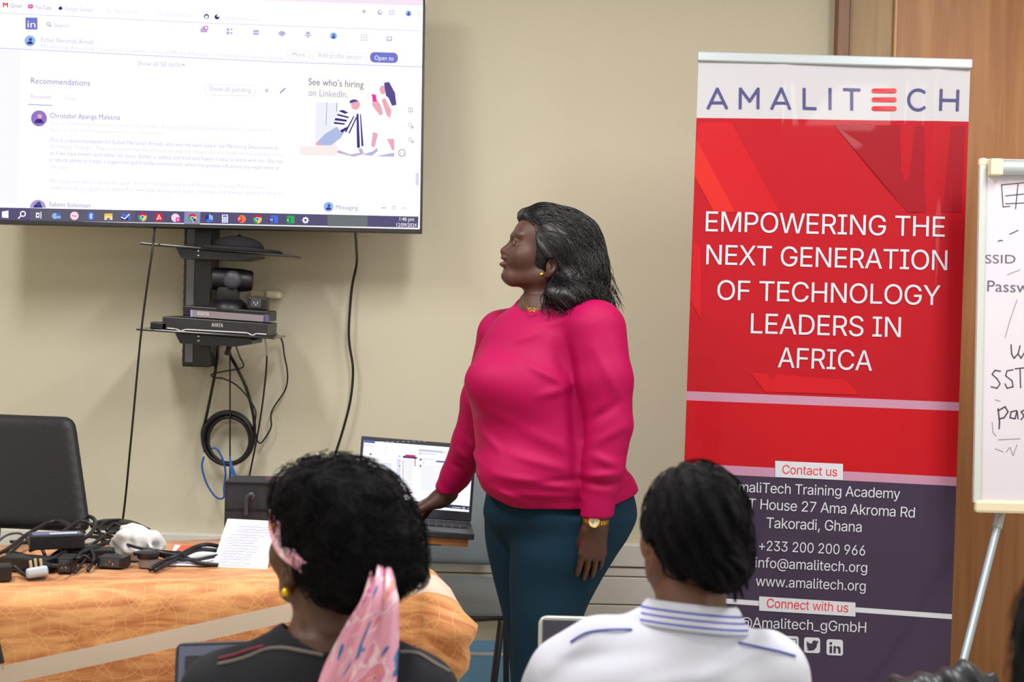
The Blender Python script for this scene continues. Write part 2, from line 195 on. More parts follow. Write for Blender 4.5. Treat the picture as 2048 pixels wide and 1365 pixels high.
# --- plain sans-serif outlines (advance, contours) used for the banner print
GLY = {"+":[453,[[198,34,198,364,255,364,255,34],[61,172,61,226,391,226,391,172]]],",":[188,[[38,-119,68,71,137,71,84,-119]]],".":[188,[[95,-4,83,-3,73,1,63,9,55,18,51,29,50,41,51,53,55,64,63,73,73,81,83,85,95,87,107,85,118,81,128,73,135,64,140,53,141,41,140,29,135,18,128,9,118,1,107,-3]]],"0":[453,[[227,-7,191,-3,158,7,130,24,105,48,85,77,69,113,57,155,50,202,48,254,50,306,57,353,69,395,85,431,106,461,130,484,159,502,191,512,227,516,262,512,295,502,323,484,348,461,368,431,384,395,396,353,403,306,405,254,403,202,396,155,384,113,368,77,348,48,323,24,295,7,263,-3],[227,50,250,52,271,60,290,74,306,92,320,116,330,144,338,176,342,213,344,254,342,295,338,332,330,365,320,393,306,416,290,435,271,449,250,457,227,460,203,457,182,449,163,435,147,416,134,393,123,365,115,332,111,295,109,254,111,213,115,176,123,144,134,116,147,92,163,74,182,60,203,52]]],"2":[453,[[64,0,64,47,234,229,282,282,311,327,320,371,319,389,315,405,308,419,298,431,287,441,273,449,224,460,205,458,188,454,172,447,159,438,148,427,139,413,132,398,128,381,127,362,66,362,68,391,75,418,86,442,102,464,121,482,143,496,168,507,196,513,225,516,254,513,281,507,306,497,328,482,346,465,361,445,372,423,379,398,381,372,371,318,336,259,267,180,153,60,153,57,389,57,389,0]]],"3":[453,[[218,-7,188,-5,159,1,133,10,108,22,88,38,70,57,57,79,48,104,44,132,109,132,112,115,118,100,126,87,137,76,150,66,165,59,219,50,275,61,291,69,304,80,315,93,323,108,328,125,329,145,328,163,323,180,316,196,306,211,292,223,275,234,254,241,229,246,201,248,157,248,157,299,288,448,288,452,70,452,70,509,372,509,372,461,211,278,211,289,247,290,279,286,308,276,333,262,354,244,371,222,383,198,391,173,393,145,390,116,383,90,370,66,354,45,333,27,309,12,281,2,251,-5]]],"6":[453,[[226,-7,196,-4,168,3,142,15,119,31,100,51,84,74,73,101,66,130,64,162,65,187,71,212,80,239,137,340,252,509,322,509,151,261,145,261,165,288,196,307,235,314,265,312,291,305,316,295,337,280,355,262,370,240,380,215,387,187,389,157,387,127,379,98,368,73,352,50,333,30,310,14,284,3,257,-4],[226,48,245,50,263,55,279,63,293,73,304,86,314,101,322,119,326,137,327,157,326,178,322,196,314,213,304,228,293,241,279,251,263,259,245,264,226,265,207,264,190,259,174,252,160,241,148,229,138,214,131,197,126,179,125,158,126,138,131,119,138,102,148,86,160,73,174,63,190,55,207,50]]],"7":[453,[[97,0,323,448,323,452,62,452,62,509,391,509,391,449,165,0]]],"9":[453,[[226,516,256,513,285,506,310,494,333,478,352,458,368,434,380,408,387,378,389,347,387,322,382,296,373,270,315,168,200,0,130,0,301,248,307,248,287,221,257,202,218,195,188,197,161,203,137,214,116,229,98,247,83,269,72,294,66,321,64,352,66,382,73,411,85,436,101,459,120,479,143,494,168,506,196,513],[226,460,207,459,190,454,174,446,160,435,148,423,138,407,131,390,127,372,125,352,127,331,131,313,138,295,148,280,160,268,174,257,190,250,207,245,226,243,245,245,263,249,279,257,293,267,305,280,314,295,322,312,326,330,327,350,326,371,322,390,314,407,305,422,293,435,279,446,263,454,245,459]]],"@":[676,[[355,-135,307,-133,262,-126,221,-114,184,-98,151,-77,122,-53,98,-24,77,9,61,46,50,87,43,131,40,179,43,226,50,269,61,309,78,346,98,379,123,408,151,433,184,454,220,470,260,482,303,489,349,492,394,489,435,482,472,469,506,452,536,432,562,407,584,380,603,351,617,319,627,285,633,251,635,215,631,142,615,76,605,57,593,42,579,28,561,18,541,13,517,11,476,17,441,36,432,45,426,56,423,68,420,68,413,54,402,41,388,30,371,20,351,15,326,13,298,15,273,23,251,35,232,52,216,73,204,96,195,123,190,152,188,182,190,212,197,239,207,265,220,287,237,306,257,322,279,334,304,341,330,343,351,342,369,338,385,331,416,306,419,306,419,335,474,335,474,110,475,97,479,85,485,74,493,66,505,61,518,59,533,61,546,66,557,76,565,89,571,106,576,127,581,215,579,245,575,273,567,301,555,327,541,351,523,373,502,393,477,410,450,424,419,434,385,440,347,442,309,440,274,434,242,424,213,410,187,393,164,372,144,347,128,320,115,289,105,255,100,218,98,178,100,138,105,100,115,66,128,35,144,8,165,-17,188,-37,215,-54,246,-68,280,-78,317,-83,357,-85,412,-80,458,-69,489,-59,504,-107,464,-120,411,-131],[329,65,350,66,368,71,382,78,395,89,405,102,412,118,422,185,421,210,417,231,411,249,403,263,393,274,381,282,331,292,313,290,297,285,283,277,271,267,260,254,252,239,242,185,251,125,258,108,267,94,279,81,293,72,310,67]]],"A":[480,[[16,0,201,509,276,509,463,0,395,0,287,302,264,372,232,478,245,478,213,371,191,302,85,0],[110,142,110,199,370,199,370,142]]],"C":[510,[[267,-7,225,-3,186,7,150,25,119,49,92,79,70,115,53,157,44,203,40,254,44,305,53,352,70,393,92,429,119,459,150,484,186,501,225,512,267,516,340,504,362,496,383,485,402,471,419,456,435,438,448,418,459,397,467,373,473,348,408,348,389,395,357,428,315,449,267,456,237,453,209,445,184,432,161,414,141,391,125,364,113,332,106,295,103,254,106,213,113,177,125,145,141,117,161,94,184,76,210,63,237,56,267,53,315,60,357,81,389,114,408,160,473,160,467,135,459,112,448,91,435,71,420,53,402,38,383,24,363,13,341,5,317,-2,293,-6]]],"D":[502,[[219,0,96,0,96,57,215,57,254,60,288,68,318,81,343,99,363,122,379,149,390,181,397,216,399,255,397,294,390,329,379,361,364,388,344,410,320,428,291,441,258,449,221,452,93,452,93,509,225,509,273,505,315,495,353,478,385,455,412,426,433,391,449,351,458,306,462,255,458,205,449,159,433,119,411,83,384,54,351,31,312,14,268,3],[125,509,125,0,60,0,60,509]]],"E":[419,[[60,0,60,509,372,509,372,452,125,452,125,286,355,286,355,229,125,229,125,57,375,57,375,0]]],"F":[410,[[60,0,60,509,369,509,369,452,125,452,125,278,346,278,346,221,125,221,125,0]]],"G":[520,[[269,-7,225,-3,185,7,149,25,118,49,91,79,69,116,53,157,43,203,40,254,43,305,53,352,69,393,91,429,117,459,149,484,184,501,223,512,265,516,291,514,316,510,340,504,363,494,384,483,403,469,421,453,436,436,449,416,460,395,468,373,474,349,408,349,387,393,356,427,315,448,265,456,236,453,209,445,183,432,160,414,141,392,125,364,113,332,106,295,103,254,106,213,113,177,125,145,141,117,161,95,184,76,210,63,238,56,269,53,296,55,322,61,345,71,365,85,382,102,396,123,407,147,413,173,415,202,434,199,283,199,283,256,478,256,478,200,475,160,466,124,451,91,431,62,406,38,377,19,344,5,308,-4]]],"H":[517,[[60,0,60,509,125,509,125,289,392,289,392,509,457,509,457,0,392,0,392,232,125,232,125,0]]],"I":[300,[[31,0,31,57,118,57,118,452,31,452,31,509,269,509,269,452,183,452,183,57,269,57,269,0]]],"L":[393,[[60,0,60,509,125,509,125,57,361,57,361,0]]],"M":[628,[[60,0,60,509,152,509,277,187,287,159,299,123,311,84,322,49,307,49,318,83,330,121,342,158,352,187,476,509,568,509,568,0,504,0,504,291,504,327,505,369,506,413,507,457,513,457,498,409,482,363,467,322,456,291,342,0,286,0,170,291,159,321,145,361,129,408,112,457,119,457,120,416,121,372,122,328,122,291,122,0]]],"N":[523,[[60,0,60,509,136,509,343,183,363,151,388,107,414,55,405,54,401,108,399,157,399,195,399,509,463,509,463,0,387,0,202,290,177,331,148,381,108,452,119,454,122,384,124,328,125,291,125,0]]],"O":[533,[[267,-7,225,-3,186,7,150,25,119,49,92,79,70,115,53,157,44,203,40,254,44,305,53,352,70,393,92,429,119,459,150,484,186,501,225,512,267,516,309,512,348,501,384,484,415,459,442,429,464,393,480,352,490,305,493,254,490,203,480,157,464,115,442,79,415,49,384,25,348,7,309,-3],[267,53,296,55,324,63,349,76,372,94,392,116,408,144,420,176,428,213,430,254,428,295,420,332,408,365,392,392,372,415,349,433,324,446,296,453,267,456,237,453,210,445,184,433,161,415,142,392,125,364,113,332,106,295,103,254,106,213,113,176,125,144,142,117,161,94,184,76,210,63,237,55]]],"P":[445,[[60,0,60,509,235,509,272,506,305,499,332,487,356,471,375,452,390,430,400,404,407,377,409,348,407,318,400,291,390,265,375,243,356,223,332,207,305,195,272,188,235,186,109,186,109,242,233,242,257,244,279,248,297,256,312,266,324,279,333,294,339,310,343,328,344,348,343,367,339,385,333,402,324,416,312,428,297,439,279,446,257,451,232,452,125,452,125,0]]],"R":[449,[[60,0,60,509,236,509,273,506,305,500,333,489,356,473,376,455,390,433,401,408,407,381,409,352,407,323,401,296,390,271,376,250,356,232,333,217,305,206,273,200,236,198,96,198,96,255,234,255,258,256,280,260,298,267,313,276,325,287,334,300,340,316,344,333,345,352,344,371,340,389,334,405,325,419,313,430,298,440,279,446,258,451,233,452,125,452,125,0],[353,0,230,229,303,229,428,0]]],"S":[447,[[224,-9,188,-7,156,-1,128,9,102,23,81,40,64,60,51,83,42,109,38,137,104,137,108,118,114,102,123,88,136,76,150,66,166,59,224,49,246,50,267,54,286,60,303,69,317,79,329,92,338,106,344,122,346,139,344,154,340,168,332,179,296,205,245,222,184,239,145,253,112,269,86,289,67,313,56,341,52,372,54,400,62,425,75,448,92,468,113,484,138,498,165,508,195,514,227,516,259,514,289,508,316,498,340,484,360,468,377,449,390,427,398,403,401,378,337,378,332,402,320,421,302,437,280,449,254,456,225,459,204,457,185,454,167,448,152,440,139,430,129,418,121,405,117,391,115,376,117,359,122,345,131,334,169,308,212,293,264,279,312,264,359,238,395,198,402,180,407,161,408,139,406,112,399,87,386,64,370,43,349,25,323,11,294,0,261,-7]]],"T":[449,[[32,452,32,509,417,509,417,452,257,452,257,0,193,0,193,452]]],"W":[686,[[155,0,16,509,82,509,163,196,175,145,187,94,197,40,189,40,200,94,211,145,224,196,306,509,380,509,462,196,474,145,486,94,497,40,488,40,499,94,510,145,523,196,603,509,670,509,530,0,455,0,368,323,351,391,336,475,350,475,335,395,318,323,230,0]]],"X":[474,[[18,0,217,284,217,236,29,509,104,509,178,400,204,361,223,329,243,292,232,292,252,329,272,361,298,400,374,509,446,509,259,239,259,287,456,0,382,0,292,129,268,165,250,195,230,231,244,231,225,196,206,166,182,129,91,0]]],"Y":[472,[[203,0,203,208,16,509,91,509,192,344,222,292,250,230,224,230,251,293,280,344,381,509,455,509,268,208,268,0]]],"_":[319,[[319,0,319,-56,0,-56,0,0]]],"a":[389,[[160,-9,137,-7,115,-3,94,5,76,15,60,29,48,45,38,63,32,84,30,108,32,128,36,146,43,161,53,174,64,184,78,193,125,211,178,220,234,227,265,235,271,240,274,246,276,255,276,257,267,297,240,322,196,331,149,322,118,301,100,274,41,291,51,313,64,331,79,346,95,358,114,368,133,375,194,384,239,379,286,360,300,350,312,336,322,320,330,301,335,278,337,251,337,0,277,0,277,52,272,52,252,25,215,1],[170,45,192,47,211,51,228,59,242,68,254,80,263,93,270,108,274,122,276,138,276,190,259,182,231,176,200,171,175,168,134,159,103,139,97,130,93,118,92,105,102,72,130,52]]],"b":[424,[[229,-8,208,-7,189,-3,172,4,138,31,118,59,112,59,112,0,53,0,53,509,114,509,114,319,118,319,137,346,171,373,188,379,207,383,229,384,259,382,287,374,313,361,335,342,354,320,370,293,381,261,388,227,390,189,388,151,381,116,370,84,355,57,336,34,313,16,288,3,260,-6],[220,47,242,49,262,55,279,66,294,80,306,97,316,117,323,139,327,163,328,189,327,215,323,239,316,261,307,281,295,298,280,311,262,322,243,328,220,330,198,328,178,322,161,312,147,299,134,282,125,263,118,241,114,216,113,189,114,162,118,138,125,115,135,95,147,78,162,65,179,55,198,49]]],"c":[396,[[207,-8,174,-5,144,3,117,16,93,35,72,58,56,85,44,116,37,150,34,187,37,225,44,260,56,291,72,318,93,341,117,360,144,374,174,382,207,384,260,377,305,356,340,322,362,277,303,262,290,289,270,311,242,325,207,330,184,328,163,321,145,310,130,296,118,278,108,258,102,236,98,212,96,187,98,163,102,139,108,117,118,97,130,80,145,66,163,55,184,49,207,46,243,52,271,66,292,89,304,117,363,102,341,56,306,21,261,-1]]],"d":[424,[[195,-8,165,-6,137,3,111,16,89,34,70,57,55,84,43,116,36,151,34,189,36,227,43,261,55,293,70,320,89,342,112,361,137,374,165,382,196,384,218,383,237,379,253,373,287,346,306,319,311,319,311,509,372,509,372,0,313,0,313,59,307,59,287,31,252,4,236,-3,217,-7],[205,47,226,49,246,55,263,65,278,78,290,95,299,115,306,138,310,162,312,189,310,216,306,241,300,263,290,282,278,299,263,312,246,322,227,328,205,330,182,328,162,322,145,311,130,298,118,281,108,261,102,239,98,215,96,189,98,163,102,139,109,117,118,97,130,80,145,66,162,55,182,49]]],"e":[404,[[212,-8,177,-5,145,3,117,16,92,35,72,58,56,85,44,116,37,150,34,187,36,224,44,258,55,290,71,317,91,340,115,359,142,373,172,382,205,384,266,374,285,366,303,355,319,341,334,324,347,305,357,282,365,256,370,227,371,194,371,169,75,169,75,221,338,221,310,202,308,226,304,248,298,269,288,286,277,301,263,314,246,323,227,328,205,330,183,328,164,323,146,313,131,301,119,286,109,270,102,251,97,231,96,211,96,178,98,151,102,127,110,106,121,88,135,73,151,61,169,53,190,48,212,46,254,53,285,73,306,105,365,91,358,72,348,55,335,39,320,26,302,14,283,4,261,-3,237,-7]]],"f":[254,[[228,379,228,327,6,327,6,379],[81,0,81,432,82,452,87,470,96,486,107,499,120,510,135,519,187,530,222,527,243,521,227,468,215,472,195,474,178,472,164,468,154,460,147,449,143,435,142,419,142,0]]],"g":[425,[[207,-151,180,-149,156,-146,134,-140,82,-110,51,-69,101,-41,122,-66,154,-88,207,-97,236,-95,261,-87,282,-75,298,-58,308,-34,311,-6,311,68,306,68,287,41,252,16,236,10,217,6,195,5,165,7,138,14,113,27,90,43,71,65,55,90,43,120,36,154,34,191,36,229,43,263,55,293,71,320,90,342,112,361,138,374,166,382,196,384,218,383,237,379,253,373,288,346,308,319,313,319,313,379,372,379,372,-9,370,-40,363,-67,350,-90,334,-109,314,-124,291,-136,265,-144,237,-149],[205,59,227,61,246,66,264,75,278,87,290,103,300,121,307,142,311,166,312,193,311,219,307,242,300,264,291,283,279,299,264,312,247,322,227,328,205,330,182,328,163,322,145,312,130,298,118,282,109,262,102,241,98,218,96,193,98,167,102,144,109,123,118,104,131,88,145,76,163,66,183,61]]],"h":[410,[[114,227,114,0,53,0,53,509,114,509,114,287,102,287,116,319,132,344,152,362,175,374,200,382,227,384,252,383,275,377,295,369,313,356,328,340,341,321,350,298,355,271,357,240,357,0,296,0,296,235,293,263,286,286,273,304,256,318,235,326,210,329,192,328,176,324,161,317,147,308,136,297,126,283,119,266,115,248]]],"i":[167,[[53,0,53,379,114,379,114,0],[84,443,73,444,63,448,54,455,47,463,43,472,41,483,43,494,47,504,54,512,63,518,73,522,84,524,95,522,105,518,114,512,121,504,125,494,126,483,125,472,121,463,114,455,105,448,95,444]]],"k":[381,[[110,137,110,212,121,212,284,379,360,379,184,199,177,199],[53,0,53,509,114,509,114,0],[294,0,148,186,191,229,372,0]]],"l":[189,[[139,-2,112,0,91,8,74,20,62,37,55,59,53,84,53,509,114,509,114,99,120,62,126,57,135,53,146,52,160,53,170,54,181,3,162,-1]]],"m":[610,[[53,0,53,379,112,379,112,295,108,295,114,314,122,331,132,346,172,376,219,386,245,383,268,375,287,361,303,342,314,320,321,295,312,295,318,312,326,329,337,343,381,375,437,386,458,385,478,380,497,372,514,361,529,346,541,328,550,307,555,283,557,255,557,0,496,0,496,254,493,279,485,298,473,313,456,323,438,329,419,330,402,329,387,326,374,320,345,290,335,247,335,0,274,0,274,260,272,280,265,297,253,311,238,322,220,328,199,330,158,320,145,312,135,302,126,289,119,274,115,257,114,238,114,0]]],"n":[410,[[114,227,114,0,53,0,53,379,112,379,112,287,102,287,116,319,132,344,152,362,175,374,200,382,227,384,252,383,275,377,295,369,313,356,328,340,341,321,350,298,355,271,357,240,357,0,296,0,296,235,293,263,286,286,273,304,256,318,235,326,210,329,192,328,176,324,161,317,147,308,136,297,126,283,119,266,115,248]]],"o":[415,[[207,-8,174,-5,144,3,117,16,93,35,72,58,56,85,44,116,37,150,34,187,37,225,44,260,56,291,72,318,93,341,117,360,144,374,174,382,207,384,241,382,271,374,299,360,323,341,343,318,359,291,371,260,379,225,381,187,379,150,371,116,359,85,343,58,323,35,299,16,271,3,241,-5],[207,46,231,49,252,55,270,66,285,80,298,97,307,117,314,139,318,163,319,187,318,212,314,236,307,258,298,278,285,296,270,310,252,321,231,328,207,330,184,328,163,321,145,310,130,296,118,278,108,258,102,236,98,212,96,187,98,163,102,139,108,117,118,97,130,80,145,66,163,55,184,49]]],"r":[259,[[53,0,53,379,112,379,112,321,115,321,124,339,137,354,152,367,171,377,191,383,213,385,229,384,243,384,243,322,230,324,207,326,190,324,174,321,159,315,146,306,135,296,126,284,119,269,115,254,114,237,114,0]]],"s":[365,[[182,-8,157,-7,133,-3,112,3,93,12,76,24,62,38,50,54,41,73,36,94,94,107,101,87,111,72,124,60,141,52,160,47,181,45,206,47,227,53,244,62,258,74,265,88,268,103,266,115,262,126,254,136,243,144,229,150,212,155,149,170,118,180,92,192,72,208,58,227,50,249,47,274,49,295,55,314,65,332,79,347,95,360,115,370,137,378,161,383,187,384,212,383,234,379,254,372,271,363,286,352,299,339,324,290,268,277,262,291,254,304,243,316,228,325,210,331,187,333,166,331,147,326,131,317,119,305,111,292,109,277,110,264,115,253,124,243,172,223,229,209,261,200,287,187,306,171,320,153,328,131,331,107,329,85,323,65,312,47,298,31,281,18,260,6,236,-2,210,-7]]],"t":[227,[[204,379,204,327,6,327,6,379],[65,471,126,471,126,98,127,83,130,70,136,61,144,55,156,51,170,50,185,51,202,54,213,2,192,-3,168,-4,138,-1,113,7,92,21,77,41,68,64,65,93]]],"u":[410,[[182,-5,158,-3,135,2,115,11,97,23,82,39,69,59,60,82,54,109,53,139,53,379,114,379,114,144,116,117,124,94,137,75,154,61,175,53,200,50,218,51,234,55,249,62,263,71,274,83,283,97,290,113,295,132,296,153,296,379,357,379,357,0,298,0,298,92,307,92,294,60,277,35,257,17,234,5,209,-3]]],"w":[567,[[138,0,23,379,87,379,133,214,154,137,175,41,165,41,186,135,206,214,252,379,316,379,362,214,382,136,402,41,391,41,413,135,434,214,480,379,545,379,429,0,368,0,319,172,305,225,291,280,277,338,291,338,277,280,263,225,248,172,199,0]]],"y":[389,[[47,-139,61,-86,71,-87,104,-89,130,-74,151,-36,163,-1,17,379,84,379,165,155,187,87,206,21,184,21,202,87,224,155,305,379,371,379,204,-58,177,-107,139,-136,91,-145,65,-143]]]}
def sans(body, sp=1.0):
    key = ('sans', body, sp)
    if key not in _TXT:
        V_, F_, x = [], [], 0.0
        def wind(p, c):
            w_ = 0
            for i in range(len(c)):
                (x0, y0), (x1, y1) = c[i-1], c[i]
                if (y0 > p[1]) != (y1 > p[1]) and p[0] < (x1-x0)*(p[1]-y0)/(y1-y0)+x0: w_ += 1 if y1 > y0 else -1
            return w_
        for ch in body:
            if ch == ' ': x += 190*sp; continue
            adv, cs = GLY[ch]; C = [[(float(q[2*i]), float(q[2*i+1])) for i in range(len(q)//2)] for q in cs]
            vs = [Vector(p) for c in C for p in c]; ed = []; o = 0
            for c in C: ed += [(o+k, o+(k+1) % len(c)) for k in range(len(c))]; o += len(c)
            r = delaunay_2d_cdt(vs, ed, [], 0, 1e-4); o = len(V_)
            V_ += [((v.x+x)/1000, v.y/1000) for v in r[0]]
            for t in r[2]:
                m = sum((r[0][k] for k in t), Vector((0, 0)))/3
                if sum(wind(m, c) for c in C): F_.append(tuple(o+k for k in t))
            x += adv*sp
        _TXT[key] = (np.array(V_), F_)
    return _TXT[key]
def letter(mb, plane, body, L, Rr, cap, m, off=0.0006, sp=1.0, warp=None, bold=0, face=None):
    """writes body between the baseline pixels L and Rr of the photograph, on the given plane"""
    vs, fs = sans(body, sp) if face else glyphs(body, sp)
    if not len(vs): return
    a = np.array(plane.hit(*L)); b = np.array(plane.hit(*Rr)); ex = b-a; W = np.linalg.norm(ex); ex = ex/W; ey = np.array([-ex[1], ex[0]])
    mid = plane.p(*((a+b)/2)); hh = cap*((mid-CAM)@_f)/FPX
    x0, x1 = vs[:, 0].min(), vs[:, 0].max(); sx = W/(x1-x0); sy = hh/(0.509 if face else capheight())
    uv = a[None]+((vs[:, 0]-x0)*sx)[:, None]*ex+(vs[:, 1]*sy)[:, None]*ey
    mb.add([plane.p(u, v, off+(warp(u, v) if warp else 0)) for u, v in uv], fs, m)
def pxpoly(mb, plane, pts, m, off=0.0006, warp=None):
    q = [plane.hit(*p) for p in pts]
    mb.add([plane.p(u, v, off+(warp(u, v) if warp else 0)) for u, v in q], [tuple(range(len(q)))], m)
def pxdisc(mb, plane, c, r, m, off=0.0006, a0=0, a1=360, ry=None, n=20):
    A = [math.radians(a0+(a1-a0)*i/n) for i in range(n+1)]
    pts = [(c[0]+r*math.cos(a), c[1]-(ry or r)*math.sin(a)) for a in A]
    if a1-a0 < 360: pts.append(c)
    else: pts = pts[:-1]
    pxpoly(mb, plane, pts, m, off)
def pxrect(mb, plane, x0, y0, x1, y1, m, off=0.0006, slope=0.0, r=0, warp=None):
    if not r: pts = [(x0, y0), (x1, y0), (x1, y1), (x0, y1)]
    else:
        pts = []
        for (cx, cy, s) in ((x1-r, y0+r, 270), (x1-r, y1-r, 0), (x0+r, y1-r, 90), (x0+r, y0+r, 180)):
            for k in range(5):
                t = math.radians(s+22.5*k); pts.append((cx+r*math.cos(t), cy+r*math.sin(t)))
    pxpoly(mb, plane, [(x, y+(x-x0)*slope) for x, y in pts], m, off, warp)
def pxline(mb, plane, pts, wpx, m, off=0.0006, warp=None):
    for (a, b) in zip(pts[:-1], pts[1:]):
        a = np.array(a, float); b = np.array(b, float); d = b-a; d = d/(np.linalg.norm(d)+1e-9); nn = np.array([-d[1], d[0]])*wpx/2
        pxpoly(mb, plane, [a-d*wpx*.3+nn, b+d*wpx*.3+nn, b+d*wpx*.3-nn, a-d*wpx*.3-nn], m, off, warp)

# ---------------------------------------------------------------- sculpting: smooth unions of solids, meshed by surface nets
def smin(a, b, k):
    if k <= 0: return np.minimum(a, b)
    h = np.maximum(k-np.abs(a-b), 0)/k; return np.minimum(a, b)-h*h*k*0.25
class SD:
    def __init__(s): s.ops = []; s.R = np.eye(3); s.t = np.zeros(3); s.sc = 1.0; s.disp = None
    def frame(s, R=None, t=(0, 0, 0), sc=1.0): s.R = np.eye(3) if R is None else R; s.t = np.asarray(t, float); s.sc = sc; return s
    def P(s, p): return s.R@(np.asarray(p, float)*s.sc)+s.t
    def _add(s, fn, c, rad, k, mode): s.ops.append((fn, np.asarray(c, float), rad, k, mode)); return s
    def cap(s, a, b, ra, rb=None, k=0.02, mode=1, flat=None):
        a = s.P(a); b = s.P(b); ra *= s.sc; rb = ra if rb is None else rb*s.sc; ab = b-a; L2 = ab@ab+1e-12
        def fn(X):
            q = X-a; t = np.clip(q@ab/L2, 0, 1)
            return np.linalg.norm(q-t[:, None]*ab, axis=1)-(ra+(rb-ra)*t)
        return s._add(fn, (a+b)/2, math.sqrt(L2)/2+max(ra, rb), k, mode)
    def chain(s, pts, rs, k=0.02, mode=1):
        for i in range(len(pts)-1): s.cap(pts[i], pts[i+1], rs[i], rs[i+1], k if i == 0 else min(k, 0.012), mode)
        return s
    def ell(s, c, r, k=0.02, R=None, mode=1):
        c = s.P(c); r = np.asarray(r, float)*s.sc; Q = (s.R if R is None else s.R@R).T
        def fn(X):
            q = (X-c)@Q.T; k0 = np.linalg.norm(q/r, axis=1); k1 = np.linalg.norm(q/(r*r), axis=1)+1e-9
            return k0*(k0-1)/k1
        return s._add(fn, c, r.max(), k, mode)
    def box(s, c, half, rad, k=0.01, R=None, mode=1):
        c = s.P(c); h = np.asarray(half, float)*s.sc-rad; Q = (s.R if R is None else s.R@R).T
        def fn(X):
            q = np.abs((X-c)@Q.T)-h
            return np.linalg.norm(np.maximum(q, 0), axis=1)+np.minimum(q.max(axis=1), 0)-rad
        return s._add(fn, c, np.linalg.norm(h)+rad, k, mode)
    def loft(s, rows, k=0.02, mode=1, rot=0.0):
        """rows: (z, cx, cy, rx, ry) from low to high; elliptic sections turned by rot about z"""
        rows = np.array(rows, float); z = rows[:, 0]; zz = np.linspace(z[0], z[-1], 200); C = []
        for j in range(1, 5):
            m = np.gradient(rows[:, j], z); i = np.clip(np.searchsorted(z, zz)-1, 0, len(z)-2); h = z[i+1]-z[i]; t = (zz-z[i])/h
            C.append((2*t**3-3*t**2+1)*rows[i, j]+(t**3-2*t**2+t)*h*m[i]+(-2*t**3+3*t**2)*rows[i+1, j]+(t**3-t**2)*h*m[i+1])
        cr, sr = math.cos(rot), math.sin(rot)
        def fn(X):
            Z = np.clip(X[:, 2], z[0], z[-1]); v = [np.interp(Z, zz, c) for c in C]
            dx = X[:, 0]-v[0]; dy = X[:, 1]-v[1]; x = dx*cr+dy*sr; y = -dx*sr+dy*cr
            k0 = np.sqrt((x/v[2])**2+(y/v[3])**2)+1e-9; k1 = np.sqrt((x/v[2]**2)**2+(y/v[3]**2)**2)+1e-9
            d = k0*(k0-1)/k1
            dz = np.maximum(z[0]-X[:, 2], X[:, 2]-z[-1])
            return np.where(dz > 0, np.sqrt(np.maximum(d, 0)**2+dz**2), np.maximum(d, np.minimum(dz, 0)))
        c = V(rows[:, 1].mean(), rows[:, 2].mean(), (z[0]+z[-1])/2)
        rad = math.sqrt(((z[-1]-z[0])/2)**2+(np.abs(rows[:, 1]-c[0])+rows[:, 3]).max()**2+(np.abs(rows[:, 2]-c[1])+rows[:, 4]).max()**2)
        return s._add(fn, c, rad, k, mode)
    def half(s, p, n, mode=-1, k=0.0):              # cut away the side n points to
        p = np.asarray(p, float); n = nrm(n)
        return s._add(lambda X: -((X-p)@n), p, 1e3, k, mode)
    def ev(s, X, ops=None):
        D = np.full(len(X), 9.0)
        for (fn, c, rad, k, mode) in (s.ops if ops is None else ops):
            d = fn(X)
            D = smin(D, d, k) if mode > 0 else -smin(-D, d, k)
        if s.disp is not None: D = D-s.disp(X)
        return D
    def grad(s, X, e=0.002):
        g = np.stack([s.ev(X+np.eye(3)[i]*e)-s.ev(X-np.eye(3)[i]*e) for i in range(3)], 1)
        return g/(np.linalg.norm(g, axis=1)[:, None]+1e-9)
    def mesh(s, h, lo=None, hi=None, B=14):
        if lo is None:
            u = [o for o in s.ops if o[4] > 0]
            lo = np.min([o[1]-o[2] for o in u], 0)-3*h; hi = np.max([o[1]+o[2] for o in u], 0)+3*h
        lo = np.asarray(lo, float); hi = np.asarray(hi, float)
        nb = np.ceil((hi-lo)/(h*B)).astype(int); N = nb*B
        D = np.full(N, 9.0, np.float32)
        I = np.stack(np.meshgrid(*[np.arange(k) for k in nb], indexing='ij'), -1).reshape(-1, 3)
        ctr = lo+(I*B+(B-1)/2)*h; hd = B*h*0.87
        dc = np.concatenate([s.ev(c) for c in np.array_split(ctr, max(1, len(ctr)//20000))])
        g = np.stack(np.meshgrid(*[np.arange(B)]*3, indexing='ij'), -1).reshape(-1, 3)*h
        for q, c, d in zip(I, ctr, dc):
            sl = tuple(slice(a*B, a*B+B) for a in q)
            if abs(d) > hd*1.9+0.02: D[sl] = np.sign(d); continue
            ops = [o for o in s.ops if np.linalg.norm(c-o[1])-o[2] < hd+o[3]+0.01]
            if not ops: continue
            D[sl] = s.ev(lo+q*B*h+g, ops).reshape(B, B, B)
        return nets(D, lo, h)
